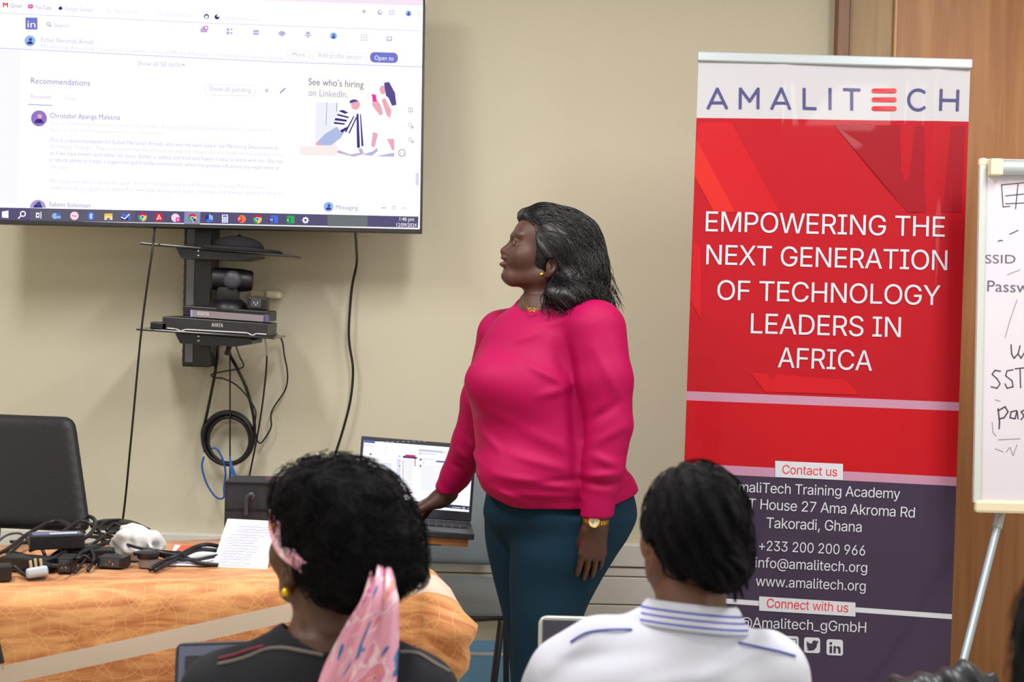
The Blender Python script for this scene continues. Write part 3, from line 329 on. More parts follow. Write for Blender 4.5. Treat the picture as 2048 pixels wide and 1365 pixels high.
def nets(D, lo, h):
    Sg = D < 0; n = np.array(D.shape)
    c = np.zeros(n-1, np.int8)
    sl = [slice(0, -1), slice(1, None)]
    for i in range(2):
        for j in range(2):
            for k in range(2): c += Sg[sl[i], sl[j], sl[k]]
    act = np.nonzero((c > 0) & (c < 8)); A = np.stack(act, 1)
    ids = np.ravel_multi_index(act, n-1)
    cor = np.array([[i, j, k] for i in range(2) for j in range(2) for k in range(2)])
    vals = np.stack([D[tuple((A+q).T)] for q in cor], 1)
    acc = np.zeros((len(A), 3)); cnt = np.zeros(len(A))
    for a in range(8):
        for ax in range(3):
            if cor[a][ax] == 0:
                b = a+(4, 2, 1)[ax]; va, vb = vals[:, a], vals[:, b]; m = (va < 0) != (vb < 0)
                t = va[m]/(va[m]-vb[m]); p = np.repeat(cor[a][None].astype(float), m.sum(), 0); p[:, ax] += t
                acc[m] += p; cnt[m] += 1
    vs = lo+(A+acc/cnt[:, None])*h
    F = []
    for ax in range(3):
        o1, o2 = [(1, 2), (2, 0), (0, 1)][ax]
        s0 = [slice(None)]*3; s1 = [slice(None)]*3; s0[ax] = slice(0, -1); s1[ax] = slice(1, None)
        e = Sg[tuple(s0)] != Sg[tuple(s1)]
        E = np.stack(np.nonzero(e), 1); E = E[(E[:, o1] > 0) & (E[:, o2] > 0) & (E[:, o1] < n[o1]-1) & (E[:, o2] < n[o2]-1)]
        ins = Sg[tuple(E.T)]
        q = []
        for (d1, d2) in ((0, 0), (-1, 0), (-1, -1), (0, -1)):
            c2 = E.copy(); c2[:, o1] += d1; c2[:, o2] += d2; q.append(np.searchsorted(ids, np.ravel_multi_index(tuple(c2.T), n-1)))
        q = np.stack(q, 1); q[~ins] = q[~ins][:, ::-1]; F.append(q)
    return vs, np.concatenate(F)
def relax(vs, F, it=2, lam=0.5):
    e = np.concatenate([F[:, [0, 1]], F[:, [1, 2]], F[:, [2, 3]], F[:, [3, 0]]]); e = np.concatenate([e, e[:, ::-1]])
    for _ in range(it):
        acc = np.zeros_like(vs); np.add.at(acc, e[:, 0], vs[e[:, 1]]); cnt = np.bincount(e[:, 0], minlength=len(vs))
        vs = vs+lam*(acc/np.maximum(cnt, 1)[:, None]-vs)
    return vs
def join(parts):
    V_, F_, o = [], [], 0
    for v, f in parts: V_.append(v); F_.append(f+o); o += len(v)
    return np.concatenate(V_), np.concatenate(F_)
def npmesh(name, vs, F, mats, root=None, tint=None, midx=None, smooth=True):
    me = bpy.data.meshes.new(name)
    o = np.zeros(3)
    if root is not None: o = np.array(root.parent.location if root.parent is not None else root.location)
    F = np.asarray(F); me.vertices.add(len(vs)); me.vertices.foreach_set('co', (vs-o).astype(np.float32).ravel())
    me.loops.add(F.size); me.loops.foreach_set('vertex_index', F.astype(np.int32).ravel())
    me.polygons.add(len(F)); me.polygons.foreach_set('loop_start', (np.arange(len(F))*F.shape[1]).astype(np.int32))
    for m in (mats if isinstance(mats, (list, tuple)) else [mats]): me.materials.append(m)
    if midx is not None: me.polygons.foreach_set('material_index', midx.astype(np.int32))
    me.update(calc_edges=True); me.validate()
    me.polygons.foreach_set('use_smooth', [smooth]*len(me.polygons))
    if tint is not None:
        a = me.color_attributes.new('tint', 'FLOAT_COLOR', 'POINT')
        a.data.foreach_set('color', np.concatenate([tint, np.ones((len(vs), 1))], 1).astype(np.float32).ravel())
    ob = bpy.data.objects.new(name, me); COL.objects.link(ob)
    if root is not None: ob.parent = root
    return ob
def snoise(X, sc, seed=0):                       # smooth pseudo-noise from a few sines, about -1..1
    r = np.random.default_rng(seed); out = 0
    for i in range(7):
        d = r.normal(size=3); d /= np.linalg.norm(d); out = out+np.sin(X@d*sc*(0.6+r.random()*1.1)+r.random()*6.28)
    return out/4.0
def strands(sd, roots, flow, length, step, off, r, curl=0.0, cfreq=60.0, sides=3, grow=0.0):
    """hair strands that run over the solid sd along flow(X); returns vertices and quads"""
    X = roots.copy(); n = len(X); k = int(length/step); path = [X.copy()]; ph = RNG.random(n)*6.28
    offs = off*(0.3+RNG.random(n)*1.2); fr = cfreq*(0.7+0.6*RNG.random(n))
    for i in range(k):
        g = sd.grad(X); f = flow(X); f = f-g*(f*g).sum(1)[:, None]; f /= np.linalg.norm(f, axis=1)[:, None]+1e-9
        sd_ = np.cross(f, g); X = X+(f+sd_*(curl*np.sin(ph+fr*step*i))[:, None])*step
        for _ in range(2):
            d = sd.ev(X); g = sd.grad(X); X = X-g*np.clip(d-offs-grow*i/k*(0.5+np.sin(ph)), -0.01, 0.01)[:, None]
        path.append(X.copy())
    P = np.stack(path, 1); L = P.shape[1]
    rr = r*(0.7+0.6*RNG.random(n))
    T = np.gradient(P, axis=1); T /= np.linalg.norm(T, axis=2)[..., None]+1e-9
    a = np.cross(T, np.array([0.3, 0.5, 0.8])); a /= np.linalg.norm(a, axis=2)[..., None]+1e-9; b = np.cross(T, a)
    tap = np.minimum(1, np.minimum(np.arange(L)/2.0+0.5, (L-1-np.arange(L))/3.0+0.15))
    R = rr[:, None]*tap[None]
    vs = np.stack([P+R[..., None]*(math.cos(t)*a+math.sin(t)*b) for t in np.arange(sides)*2*math.pi/sides], 2)
    idx = np.arange(n*L*sides).reshape(n, L, sides)
    F = np.stack([idx[:, :-1, :], np.roll(idx, -1, 2)[:, :-1, :], np.roll(idx, -1, 2)[:, 1:, :], idx[:, 1:, :]], -1).reshape(-1, 4)
    return vs.reshape(-1, 3), F
# ================================================================ the room
WY = 5.15
def wood(name, c1, c2, scale=(14, 14, 0.7), rough=0.42):
    m = bpy.data.materials.new(name); m.use_nodes = True; MATS[name] = m; nt = m.node_tree; b = nt.nodes['Principled BSDF']; L = nt.links.new
    tc = nt.nodes.new('ShaderNodeTexCoord'); mp = nt.nodes.new('ShaderNodeMapping'); mp.inputs['Scale'].default_value = scale
    n = nt.nodes.new('ShaderNodeTexNoise'); n.inputs['Scale'].default_value = 2.2; n.inputs['Detail'].default_value = 7; n.inputs['Distortion'].default_value = 0.6
    r = nt.nodes.new('ShaderNodeValToRGB'); r.color_ramp.elements[0].position = 0.32; r.color_ramp.elements[1].position = 0.7
    r.color_ramp.elements[0].color = (*lin(c1), 1); r.color_ramp.elements[1].color = (*lin(c2), 1)
    L(tc.outputs['Object'], mp.inputs[0]); L(mp.outputs[0], n.inputs['Vector']); L(n.outputs[0], r.inputs[0]); L(r.outputs[0], b.inputs['Base Color'])
    b.inputs['Roughness'].default_value = rough
    return m
m_wall = mat('cream_wall_paint', (212, 206, 184), 0.75, var=0.035, vscale=1.6, bump=0.12, bscale=60)
m_white = mat('white_ceiling', (225, 222, 214), 0.8)
m_floor = mat('floor_tiles', (196, 188, 174), 0.4, var=0.12, vscale=4)
m_blue = mat('blue_dado_paint', (128, 186, 230), 0.5, var=0.04)
m_line = mat('white_line_paint', (225, 225, 225), 0.6)
m_trunk = mat('trunking_plastic', (226, 226, 219), 0.4, var=0.03, vscale=5)
m_trunkd = mat('trunking_groove', (120, 105, 88), 0.6)
m_black = mat('black_plastic', (18, 18, 24), 0.42)
m_blackm = mat('black_metal', (19, 19, 25), 0.35, spec=0.6)
m_dgrey = mat('dark_grey_plastic', (66, 67, 76), 0.45)
m_rubber = mat('cable_rubber', (20, 19, 26), 0.4)
m_door = wood('door_veneer', (172, 116, 72), (198, 143, 94))
m_doorp = wood('panel_veneer', (164, 134, 92), (182, 152, 108))
m_trim = wood('dark_wood_trim', (112, 66, 30), (140, 86, 42), rough=0.35)
m_edge = mat('pale_wood_edge', (205, 165, 118), 0.4)
X0, X1, Y0, Y1, ZC = -2.9, 2.9, -2.2, WY, 2.95
XT = at(1668, 60, WY)[0]; XP = at(1693, 60, WY)[0]; XL = at(1783, 60, WY)[0]
struct(MB().box((0, 1.47, -0.05), (3.1, 3.9, 0.05), m_floor), 'floor')
struct(MB().box((0, 1.47, ZC+0.05), (3.1, 3.9, 0.05), m_white), 'ceiling')
struct(MB().box((0, WY+0.06, ZC/2), (3.0, 0.06, ZC/2), m_wall), 'wall_back')
struct(MB().box((X0-0.05, 1.47, ZC/2), (0.05, 3.8, ZC/2), m_wall), 'wall_left')
struct(MB().box((X1+0.05, 1.47, ZC/2), (0.05, 3.8, ZC/2), m_wall), 'wall_right')
struct(MB().box((0, Y0-0.05, ZC/2), (3.0, 0.05, ZC/2), m_wall), 'wall_front')
# painted dado at the foot of the wall, with its white line
b = MB(); zb = 0.222; b.box(((X0+XT)/2, WY-0.004, zb/2), ((XT-X0)/2, 0.004, zb/2), m_blue)
b.box(((X0+XT)/2, WY-0.0055, 0.178), ((XT-X0)/2, 0.0055, 0.0055), m_line); struct(b, 'baseboard_back')
# cable trunking along the wall
b = MB(); xa, xb = X0+0.01, XT-0.02; xm, xh = (xa+xb)/2, (xb-xa)/2
zt = at(1250, 1090, 5.1)[2]; z1 = at(1250, 1135, 5.1)[2]; z2 = at(1250, 1155, 5.1)[2]; z3 = at(1250, 1211, 5.1)[2]; z4 = at(1250, 1245, 5.1)[2]
for (za, zb_, d) in ((zt, z1, 0.05), (z1-0.003, z2, 0.042), (z2-0.0015, z3, 0.046), (z3-0.0015, z4, 0.046)):
    b.box((xm, WY-d/2, (za+zb_)/2), (xh, d/2, (za-zb_)/2-0.0012), m_trunk, bev=0.003)
b.box((xm, WY-0.018, (zt+z4)/2), (xh-0.01, 0.018, (zt-z4)/2-0.004), m_trunkd)
xs = at(1287, 1228, 5.1)[0]; b.box((xs, WY-0.0235, (z3+z4)/2), (0.001, 0.0235, (z3-z4)/2-0.001), m_trunkd)
struct(b, 'trim_1')
# veneered door with its panel and dark frame
dr = MB(); dr.box(((XL+2.45)/2, WY-0.02, ZC/2), ((2.45-XL)/2, 0.02, ZC/2-0.002), m_door)
dr.box((XL+0.004, WY-0.022, ZC/2), (0.005, 0.022, ZC/2-0.002), m_edge, bev=0.002)
door = struct(dr, 'door_1')
MB().box(((XP+XL)/2, WY-0.012, ZC/2), ((XL-XP)/2, 0.012, ZC/2-0.002), m_doorp).build('door_side_panel', door)
MB().box(((XT+XP)/2, WY-0.03, ZC/2), ((XP-XT)/2, 0.03, ZC/2-0.002), m_trim, bev=0.004).build('door_frame', door)
MB().tube([(2.30, WY-0.045, 1.02), (2.30, WY-0.09, 1.02), (2.18, WY-0.09, 1.02)], 0.009, mat('chrome', (200, 200, 205), 0.2, 1.0), spline=False).build('door_handle', door)
# scuff marks on the wall
m_scuff = mat('scuff_marks', (150, 138, 112), 0.9)

# ================================================================ television
TE = eul(-0.0959, -0.0058, 0.091); TO = V(-0.9857, 4.8495, 1.9953); TW, TH = 1.35, 0.758
TP = Plane(TO, TE[:, 0], TE[:, 2]); tn = TP.n
tv = thing('television', 'large flat wall television with thin black bezel showing a white web page', 'television', TP.p(0, -TH/2))
def tvbox(mb, u0, u1, v0, v1, o0, o1, m, bev=0.0):
    mb.box(TP.p((u0+u1)/2, (v0+v1)/2, (o0+o1)/2), ((u1-u0)/2, abs(o1-o0)/2, (v1-v0)/2), m, R=TE, bev=bev)
b = MB(); tvbox(b, -TW/2-0.008, TW/2+0.008, -TH/2-0.012, TH/2+0.008, -0.03, -0.001, m_black, 0.003)
tvbox(b, -0.45, 0.45, -0.3, 0.2, -0.055, -0.03, m_black, 0.006); b.build('housing', tv)
b = MB()
tvbox(b, -TW/2-0.008, TW/2+0.008, -TH/2-0.0125, -TH/2, -0.001, 0.003, m_black, 0.001)
tvbox(b, -TW/2-0.008, TW/2+0.008, TH/2, TH/2+0.008, -0.001, 0.003, m_black, 0.001)
tvbox(b, -TW/2-0.008, -TW/2, -TH/2, TH/2, -0.001, 0.003, m_black, 0.001)
tvbox(b, TW/2, TW/2+0.008, -TH/2, TH/2, -0.001, 0.003, m_black, 0.001); b.build('bezel', tv)
g_w = glow('screen_white', (255, 253, 255), 1.16); g_tx = glow('screen_text', (188, 186, 224)); g_tx2 = glow('screen_text_faint', (216, 215, 242)); g_tx3 = glow('screen_text_strong', (140, 138, 188))
g_blue = glow('screen_violet_blue', (120, 124, 208)); g_bar = glow('taskbar_grey', (92, 86, 122)); g_bar2 = glow('taskbar_green', (112, 118, 122)); g_bar3 = glow('taskbar_highlight', (150, 146, 190))
g_top = glow('browser_top', (246, 243, 253)); g_und = glow('taskbar_underline', (110, 170, 255), 1.1)
g_red = glow('icon_red', (226, 40, 50)); g_grn = glow('icon_green', (60, 178, 92)); g_yel = glow('icon_yellow', (245, 205, 80)); g_icb = glow('icon_blue', (80, 120, 225)); g_dk = glow('icon_dark', (62, 56, 130)); g_pk = glow('icon_pink', (238, 60, 170)); g_or = glow('icon_orange', (240, 130, 80)); g_icw = glow('icon_white', (250, 246, 255), 1.1); g_lb = glow('icon_pale_blue', (150, 190, 240)); g_sk = glow('picture_skin', (238, 176, 190)); g_crm = glow('picture_cream', (255, 251, 246), 1.05); g_lg = glow('picture_grey', (222, 224, 238))
b = MB(); b.poly([TP.p(-TW/2, -TH/2), TP.p(TW/2, -TH/2), TP.p(TW/2, TH/2), TP.p(-TW/2, TH/2)], g_w)
screen = b.build('screen', tv)
def SC(): return MB()
b = SC(); pxpoly(b, TP, [(-6, -40), (853, -10), (851, 12), (-5, -18)], glow('tab_strip', (250, 232, 246), 1.0), 0.0004); b.build('browser_tab_strip', screen)
b = SC(); pxpoly(b, TP, [(-7, 64), (848, 112), (847, 121), (-7, 95)], g_w, 0.0004)
pxline(b, TP, [(-6, 96), (550, 124), (846, 134)], 2.2, g_tx2); pxline(b, TP, [(-3, 26), (430, 47), (849, 62)], 1.5, g_tx2)
pxpoly(b, TP, [(-9, 95), (42, 100), (36, 410), (-13, 405)], glow('page_margin', (249, 249, 255), 1.02), 0.0004); b.build('page_lines', screen)
for (t, L, Rr, c, m) in (
    ('Gmail', (21, 15), (43, 16), 8, g_tx3), ('YouTube', (71, 18), (102, 20), 8, g_tx3), ('Google Scholar', (130, 21), (186, 24), 8, g_tx), ('Tax Mart calendar...', (212, 26), (283, 29), 8, g_tx2),
    ('Google Search Cons...', (318, 31), (392, 35), 8, g_tx2), ('Show notifications', (450, 40), (520, 43), 8, g_tx2), ('Search', (108, 54), (138, 56), 8, g_tx), ('Esther Nkrumah Amoah', (82, 84), (188, 89), 9.5, g_tx),
    ('Marketing Assistant | Content Creator | Social Media Manager | Helping businesses grow', (82, 96), (566, 120), 7, g_tx2), ('Show all 50 skills', (275, 131), (360, 134), 9, g_tx), ('Recommendations', (62, 167), (180, 172), 11.5, g_tx3),
    ('Received', (62, 197), (101, 199), 8.5, g_tx), ('Given', (129, 200), (155, 201), 8.5, g_tx2), ('More', (585, 113), (610, 114), 9, g_tx), ('Add profile section', (636, 115), (724, 119), 9.5, g_tx), ('Show all pending', (419, 182), (502, 185), 9.5, g_tx),
    ('Christabel Apanga Maletina', (100, 236), (240, 240), 10, g_tx3), ('Sales and Marketing Assistant, Copy and Social Public Relations, Practising student at Ghana Communication', (100, 250), (546, 264), 7, g_tx2), ('August 12, 2023, Christabel worked with Esther on the same team', (100, 263), (328, 270), 7, g_tx2),
    ('This is a recommendation for Esther Nkrumah Amoah, who was my team lead in the Marketing Department at', (100, 284), (556, 300), 8, g_tx), ('Amalitech. Though I have only known her for a short period, the impact she has made on me and our team', (100, 297), (565, 314), 8, g_tx2),
    ('as if we have known each other for years. Esther is upbeat and kind and makes it easy to work with her. She has', (100, 310), (565, 327), 8, g_tx), ('a natural ability to create a supportive and friendly environment, which has greatly influenced my experience at', (100, 323), (558, 340), 8, g_tx), ('the team.', (100, 337), (138, 339), 8, g_tx2),
    ('Her leadership skills truly set her apart. She communicates clearly and effectively, ensuring that everyone', (100, 366), (530, 378), 8, g_tx2), ('understands our goals and tasks. For example, during our team meetings, she always takes the time to', (100, 379), (565, 391), 8, g_tx2),
    ('Salami Suleiman', (98, 413), (180, 416), 9, g_tx3), ("See who's hiring", (617, 170), (727, 176), 13.5, g_dk if False else glow('ad_text', (120, 112, 150))), ('on LinkedIn.', (617, 192), (695, 196), 13.5, glow('ad_text_light', (178, 172, 196))), ('Messaging', (672, 419), (716, 420), 8.5, g_tx3)):
    b = SC(); letter(b, TP, t, L, Rr, c, m, 0.0012); b.build('page_text', screen)
b = SC(); pxrect(b, TP, 740, 104, 796, 125, g_blue, 0.0006, 0.03, 9); letter(b, TP, 'Open to', (749, 120), (787, 121.5), 9, g_icw, 0.0012, bold=1); b.build('open_to_button', screen)
for (x0, y0, x1, y1) in ((575, 100, 620, 121), (626, 103, 733, 124), (409, 168, 512, 190)):
    b = SC(); pxrect(b, TP, x0, y0, x1, y1, g_tx2, 0.0006, 0.03, 9); pxrect(b, TP, x0+1, y0+1, x1-1, y1-1, g_w, 0.0008, 0.03, 8); b.build('outline_button', screen)
b = SC(); pxrect(b, TP, 51, 35, 75, 59, g_blue, 0.0006, 0.02, 2); letter(b, TP, 'in', (55, 55), (71, 55.5), 14, g_icw, 0.0012); b.build('network_logo', screen)
def portrait(c, r, bg, body, skin, half=False):
    b = SC(); pxdisc(b, TP, c, r, bg, 0.0006, 0, 180 if half else 360); pxdisc(b, TP, (c[0], c[1]+(0 if half else r*0.6)), r*0.55, body, 0.0009, 0, 180); pxdisc(b, TP, (c[0]+r*0.1, c[1]-r*(0.5 if half else 0.25)), r*0.28, skin, 0.0012); b.build('profile_picture', screen)
portrait((60, 82), 11, g_lb, g_dk, glow('portrait_dark', (70, 80, 150)))
portrait((78, 237), 16, glow('portrait_violet', (150, 120, 200)), g_dk, g_sk)
portrait((76, 416), 16, glow('portrait_mauve', (178, 160, 205)), g_dk, glow('portrait_dark', (70, 80, 150)), True)
portrait((817, 27), 6, g_lb, g_dk, glow('portrait_dark', (70, 80, 150))); portrait((667, 72), 7, g_lb, g_dk, glow('portrait_dark', (70, 80, 150))); portrait((657, 414), 10, g_lb, g_dk, glow('portrait_dark', (70, 80, 150)))
# browser and page icons
def icon(fn, name='page_icon'):
    b = SC(); fn(b); b.build(name, screen)
icon(lambda b: [pxline(b, TP, [(7, 14), (7, 6), (11, 10), (15, 6.5), (15, 14)], 2.4, g_red)])
icon(lambda b: [pxrect(b, TP, 56, 9, 66, 17, g_pk, 0.0006, 0, 2), pxpoly(b, TP, [(59.5, 11), (63.5, 13), (59.5, 15)], g_icw, 0.001)])
icon(lambda b: pxpoly(b, TP, [(116, 17), (121, 12), (126, 17), (121, 21)], g_dk))
icon(lambda b: [pxdisc(b, TP, (413, 33), 5, g_dk), pxdisc(b, TP, (413, 34), 3, g_w, 0.001)])
icon(lambda b: [pxdisc(b, TP, (434, 34), 5, g_dk), pxdisc(b, TP, (436, 32), 2.2, g_w, 0.001)])
icon(lambda b: [pxdisc(b, TP, (97, 48), 4, g_tx3), pxdisc(b, TP, (97, 48), 2.6, g_w, 0.001), pxline(b, TP, [(99.5, 51), (102, 54)], 1.6, g_tx3)])
icon(lambda b: [pxpoly(b, TP, [(401, 58), (408, 52), (415, 58), (415, 65), (401, 65)], g_tx), pxdisc(b, TP, (412, 56), 4.5, g_pk, 0.001), pxdisc(b, TP, (412, 56), 2.6, g_w, 0.0014)])
icon(lambda b: [pxdisc(b, TP, (456, 59), 3, g_tx), pxrect(b, TP, 453, 63, 459, 69, g_tx), pxrect(b, TP, 461, 57, 465, 61, g_tx), pxrect(b, TP, 461, 64, 465, 68, g_tx)])
icon(lambda b: [pxrect(b, TP, 506, 60, 518, 70, g_tx, 0.0006, 0, 1.5), pxline(b, TP, [(506, 65), (518, 65.3)], 1, g_w, 0.001)])
icon(lambda b: [pxdisc(b, TP, (564, 67), 7, g_tx, 0.0006, ry=5), pxpoly(b, TP, [(561, 70), (566, 70), (565, 75)], g_tx)])
icon(lambda b: [pxdisc(b, TP, (616, 69), 5, g_tx, 0.0006, 0, 180, 6), pxrect(b, TP, 609, 70, 623, 72, g_tx), pxdisc(b, TP, (616, 74), 2, g_tx)])
def grid9(b):
    for i in range(3):
        for j in range(3): pxrect(b, TP, 722+i*5, 69+j*5, 724.6+i*5, 71.6+j*5, g_tx)
icon(grid9)
icon(lambda b: [pxrect(b, TP, 773, 73, 784, 82, g_tx), pxrect(b, TP, 775, 75, 782, 79, g_w, 0.001)])
icon(lambda b: pxpoly(b, TP, [(728+5*math.sin(k*math.pi/5)*(1 if k % 2 == 0 else 0.5), 23-5*math.cos(k*math.pi/5)*(1 if k % 2 == 0 else 0.5)) for k in range(10)], g_tx))
icon(lambda b: [pxdisc(b, TP, (760, 25), 5, g_tx), pxdisc(b, TP, (761, 24), 2.5, g_w, 0.001)])
icon(lambda b: [pxrect(b, TP, 779, 21, 788, 29, g_tx), pxrect(b, TP, 780.5, 22.5, 786.5, 27.5, g_w, 0.001)])
icon(lambda b: [pxdisc(b, TP, (838.5, 22+5*i), 1.2, g_tx) for i in range(3)])
icon(lambda b: [pxline(b, TP, [(529, 181), (538, 181.3)], 1.2, g_tx3), pxline(b, TP, [(533.5, 176), (533.3, 186)], 1.2, g_tx3)])
icon(lambda b: pxline(b, TP, [(561, 186), (570, 177)], 2.6, g_tx3))
icon(lambda b: pxline(b, TP, [(362, 130), (369, 130.3), (366, 127.5)], 1.1, g_tx3))
icon(lambda b: [pxline(b, TP, [(817, 216), (825, 216.5), (824.5, 224), (817, 224), (817, 216)], 1.0, g_tx3), pxline(b, TP, [(821, 216), (821, 226)], 1, g_tx3)])
for yy in (250, 279): icon(lambda b: [pxdisc(b, TP, (820, yy), 4, g_tx), pxdisc(b, TP, (820, yy), 2.6, g_w, 0.001), pxdisc(b, TP, (825, yy+5), 2.6, g_tx)])
icon(lambda b: [pxdisc(b, TP, (804, 306), 7.4, g_dk), pxdisc(b, TP, (804, 306), 6.2, g_w, 0.001), pxdisc(b, TP, (801, 306.5), 1, g_dk, 0.0014), pxdisc(b, TP, (807, 306.8), 1, g_dk, 0.0014)])
icon(lambda b: pxline(b, TP, [(56, 209), (105, 211)], 1.4, g_tx3)); icon(lambda b: pxline(b, TP, [(764, 416), (771, 416.3)], 1.6, g_tx3))
icon(lambda b: [pxrect(b, TP, 784, 412, 791, 419, g_tx), pxrect(b, TP, 785, 413.5, 789.5, 418, g_w, 0.001)]); icon(lambda b: pxline(b, TP, [(804, 418), (808, 415), (812, 418.4)], 1.3, g_tx))
icon(lambda b: pxrect(b, TP, 831, 346, 838, 371, g_lg))
# advertisement picture: a seated person in a striped shirt and one standing with a telephone
b = SC(); pxpoly(b, TP, [(601, 152), (796, 160), (789, 314), (600, 311)], g_w, 0.0005)
pxpoly(b, TP, [(615, 153), (732, 157), (727, 206), (612, 203)], g_crm, 0.0007); pxpoly(b, TP, [(632, 204), (676, 206), (672, 293), (630, 292)], glow('picture_window', (240, 243, 252)), 0.0007)
pxline(b, TP, [(654, 205), (652, 250)], 1, g_tx3, 0.0009); pxline(b, TP, [(674, 206), (673, 224)], 1.2, g_tx3, 0.0009)
pxpoly(b, TP, [(600, 293), (676, 292), (674, 312), (600, 311)], glow('picture_peach', (252, 240, 236)), 0.0008)
pxpoly(b, TP, [(632, 287), (650, 268), (680, 250), (690, 262), (682, 276), (662, 291), (640, 291)], glow('picture_denim', (178, 192, 232)), 0.001)
pxpoly(b, TP, [(632, 284), (643, 287), (641, 291), (633, 291)], g_sk, 0.0012)
pxpoly(b, TP, [(668, 245), (676, 224), (690, 220), (702, 228), (720, 227), (728, 294), (714, 296), (711, 238), (697, 266), (680, 262)], g_icw, 0.0011)
for q in ([(668, 244), (690, 247), (689, 250), (668, 248)], [(671, 236), (694, 240), (693, 244), (669, 241)], [(676, 228), (698, 234), (697, 237), (673, 231)], [(680, 261), (694, 254), (697, 257), (684, 266)], [(676, 222), (686, 220), (697, 226), (690, 228)],
          [(697, 266), (712, 234), (714, 236), (699, 268)], [(690, 263), (707, 232), (709, 233), (692, 266)], [(713, 228), (717, 228), (720, 296), (714, 296)], [(720, 228), (722, 229), (727, 292), (723, 293)]): pxpoly(b, TP, q, g_dk, 0.0014)
pxdisc(b, TP, (711, 210), 9, g_sk, 0.0012, ry=10); pxdisc(b, TP, (708, 205), 9, glow('picture_hair', (96, 80, 150)), 0.0014, 20, 200, 6)
pxpoly(b, TP, [(676, 300), (700, 309), (720, 306), (716, 298), (724, 297), (728, 308), (708, 314), (674, 306)], glow('picture_mauve', (205, 180, 214)), 0.0012)
pxpoly(b, TP, [(768, 166), (778, 164), (790, 186), (793, 210), (784, 212), (777, 196), (772, 192), (770, 180)], glow('picture_hair', (96, 80, 150)), 0.0013)
pxdisc(b, TP, (766, 180), 7, g_sk, 0.0012, ry=9)
pxpoly(b, TP, [(770, 196), (782, 202), (791, 224), (786, 238), (770, 236), (762, 218)], g_crm, 0.001); pxpoly(b, TP, [(763, 200), (770, 196), (783, 222), (780, 236), (774, 232)], g_sk, 0.0014)
pxpoly(b, TP, [(744, 200), (752, 196), (762, 212), (766, 228), (760, 232), (745, 212)], g_sk, 0.0014); pxpoly(b, TP, [(743, 188), (752, 190), (753, 204), (746, 203)], g_pk, 0.0016)
pxpoly(b, TP, [(757, 238), (788, 240), (789, 278), (752, 262)], g_icw, 0.0011); pxpoly(b, TP, [(746, 264), (756, 268), (749, 296), (742, 292)], g_sk, 0.0012); pxpoly(b, TP, [(774, 278), (788, 278), (789, 300), (784, 301)], g_sk, 0.0012)
pxpoly(b, TP, [(724, 310), (745, 303), (754, 296), (756, 302), (744, 312)], g_tx, 0.0012); pxpoly(b, TP, [(752, 313), (780, 307), (789, 306), (788, 314)], g_tx, 0.0012)
b.build('advertisement_picture', screen)
# taskbar with its row of app icons
b = SC(); pxpoly(b, TP, [(-13, 415), (415, 424), (837, 433.5), (836, 456), (414, 447.5), (-14, 440)], g_bar, 0.0005)
pxpoly(b, TP, [(60, 418), (270, 422), (270, 445), (60, 442)], glow('taskbar_tone', (100, 98, 116)), 0.0007); pxpoly(b, TP, [(655, 431), (735, 432), (735, 454), (655, 453)], g_bar2, 0.0007)
letter(b, TP, '1:46 pm', (799, 441.8), (828, 442.7), 7.4, g_icw, 0.0012); letter(b, TP, '12/09/2024', (793, 453.6), (833, 454.7), 7.4, g_icw, 0.0012); b.build('taskbar', screen)
def ty(x): return 429.5+(x-10)*0.0186
ul = {113: 1, 217: 1, 251: 1, 285: 1, 318: 1, 352: 1, 385: 1, 418: 1, 450: 1, 483: 1, 515: 1, 547: 1, 580: 1, 611: 1}
def chrome(b, x, y):
    for (a, m) in ((30, g_red), (150, g_grn), (270, g_yel)): pxdisc(b, TP, (x, y), 8.5, m, 0.001, a, a+120)
    pxdisc(b, TP, (x, y), 4, g_icw, 0.0014); pxdisc(b, TP, (x, y), 3, g_icb, 0.0018)
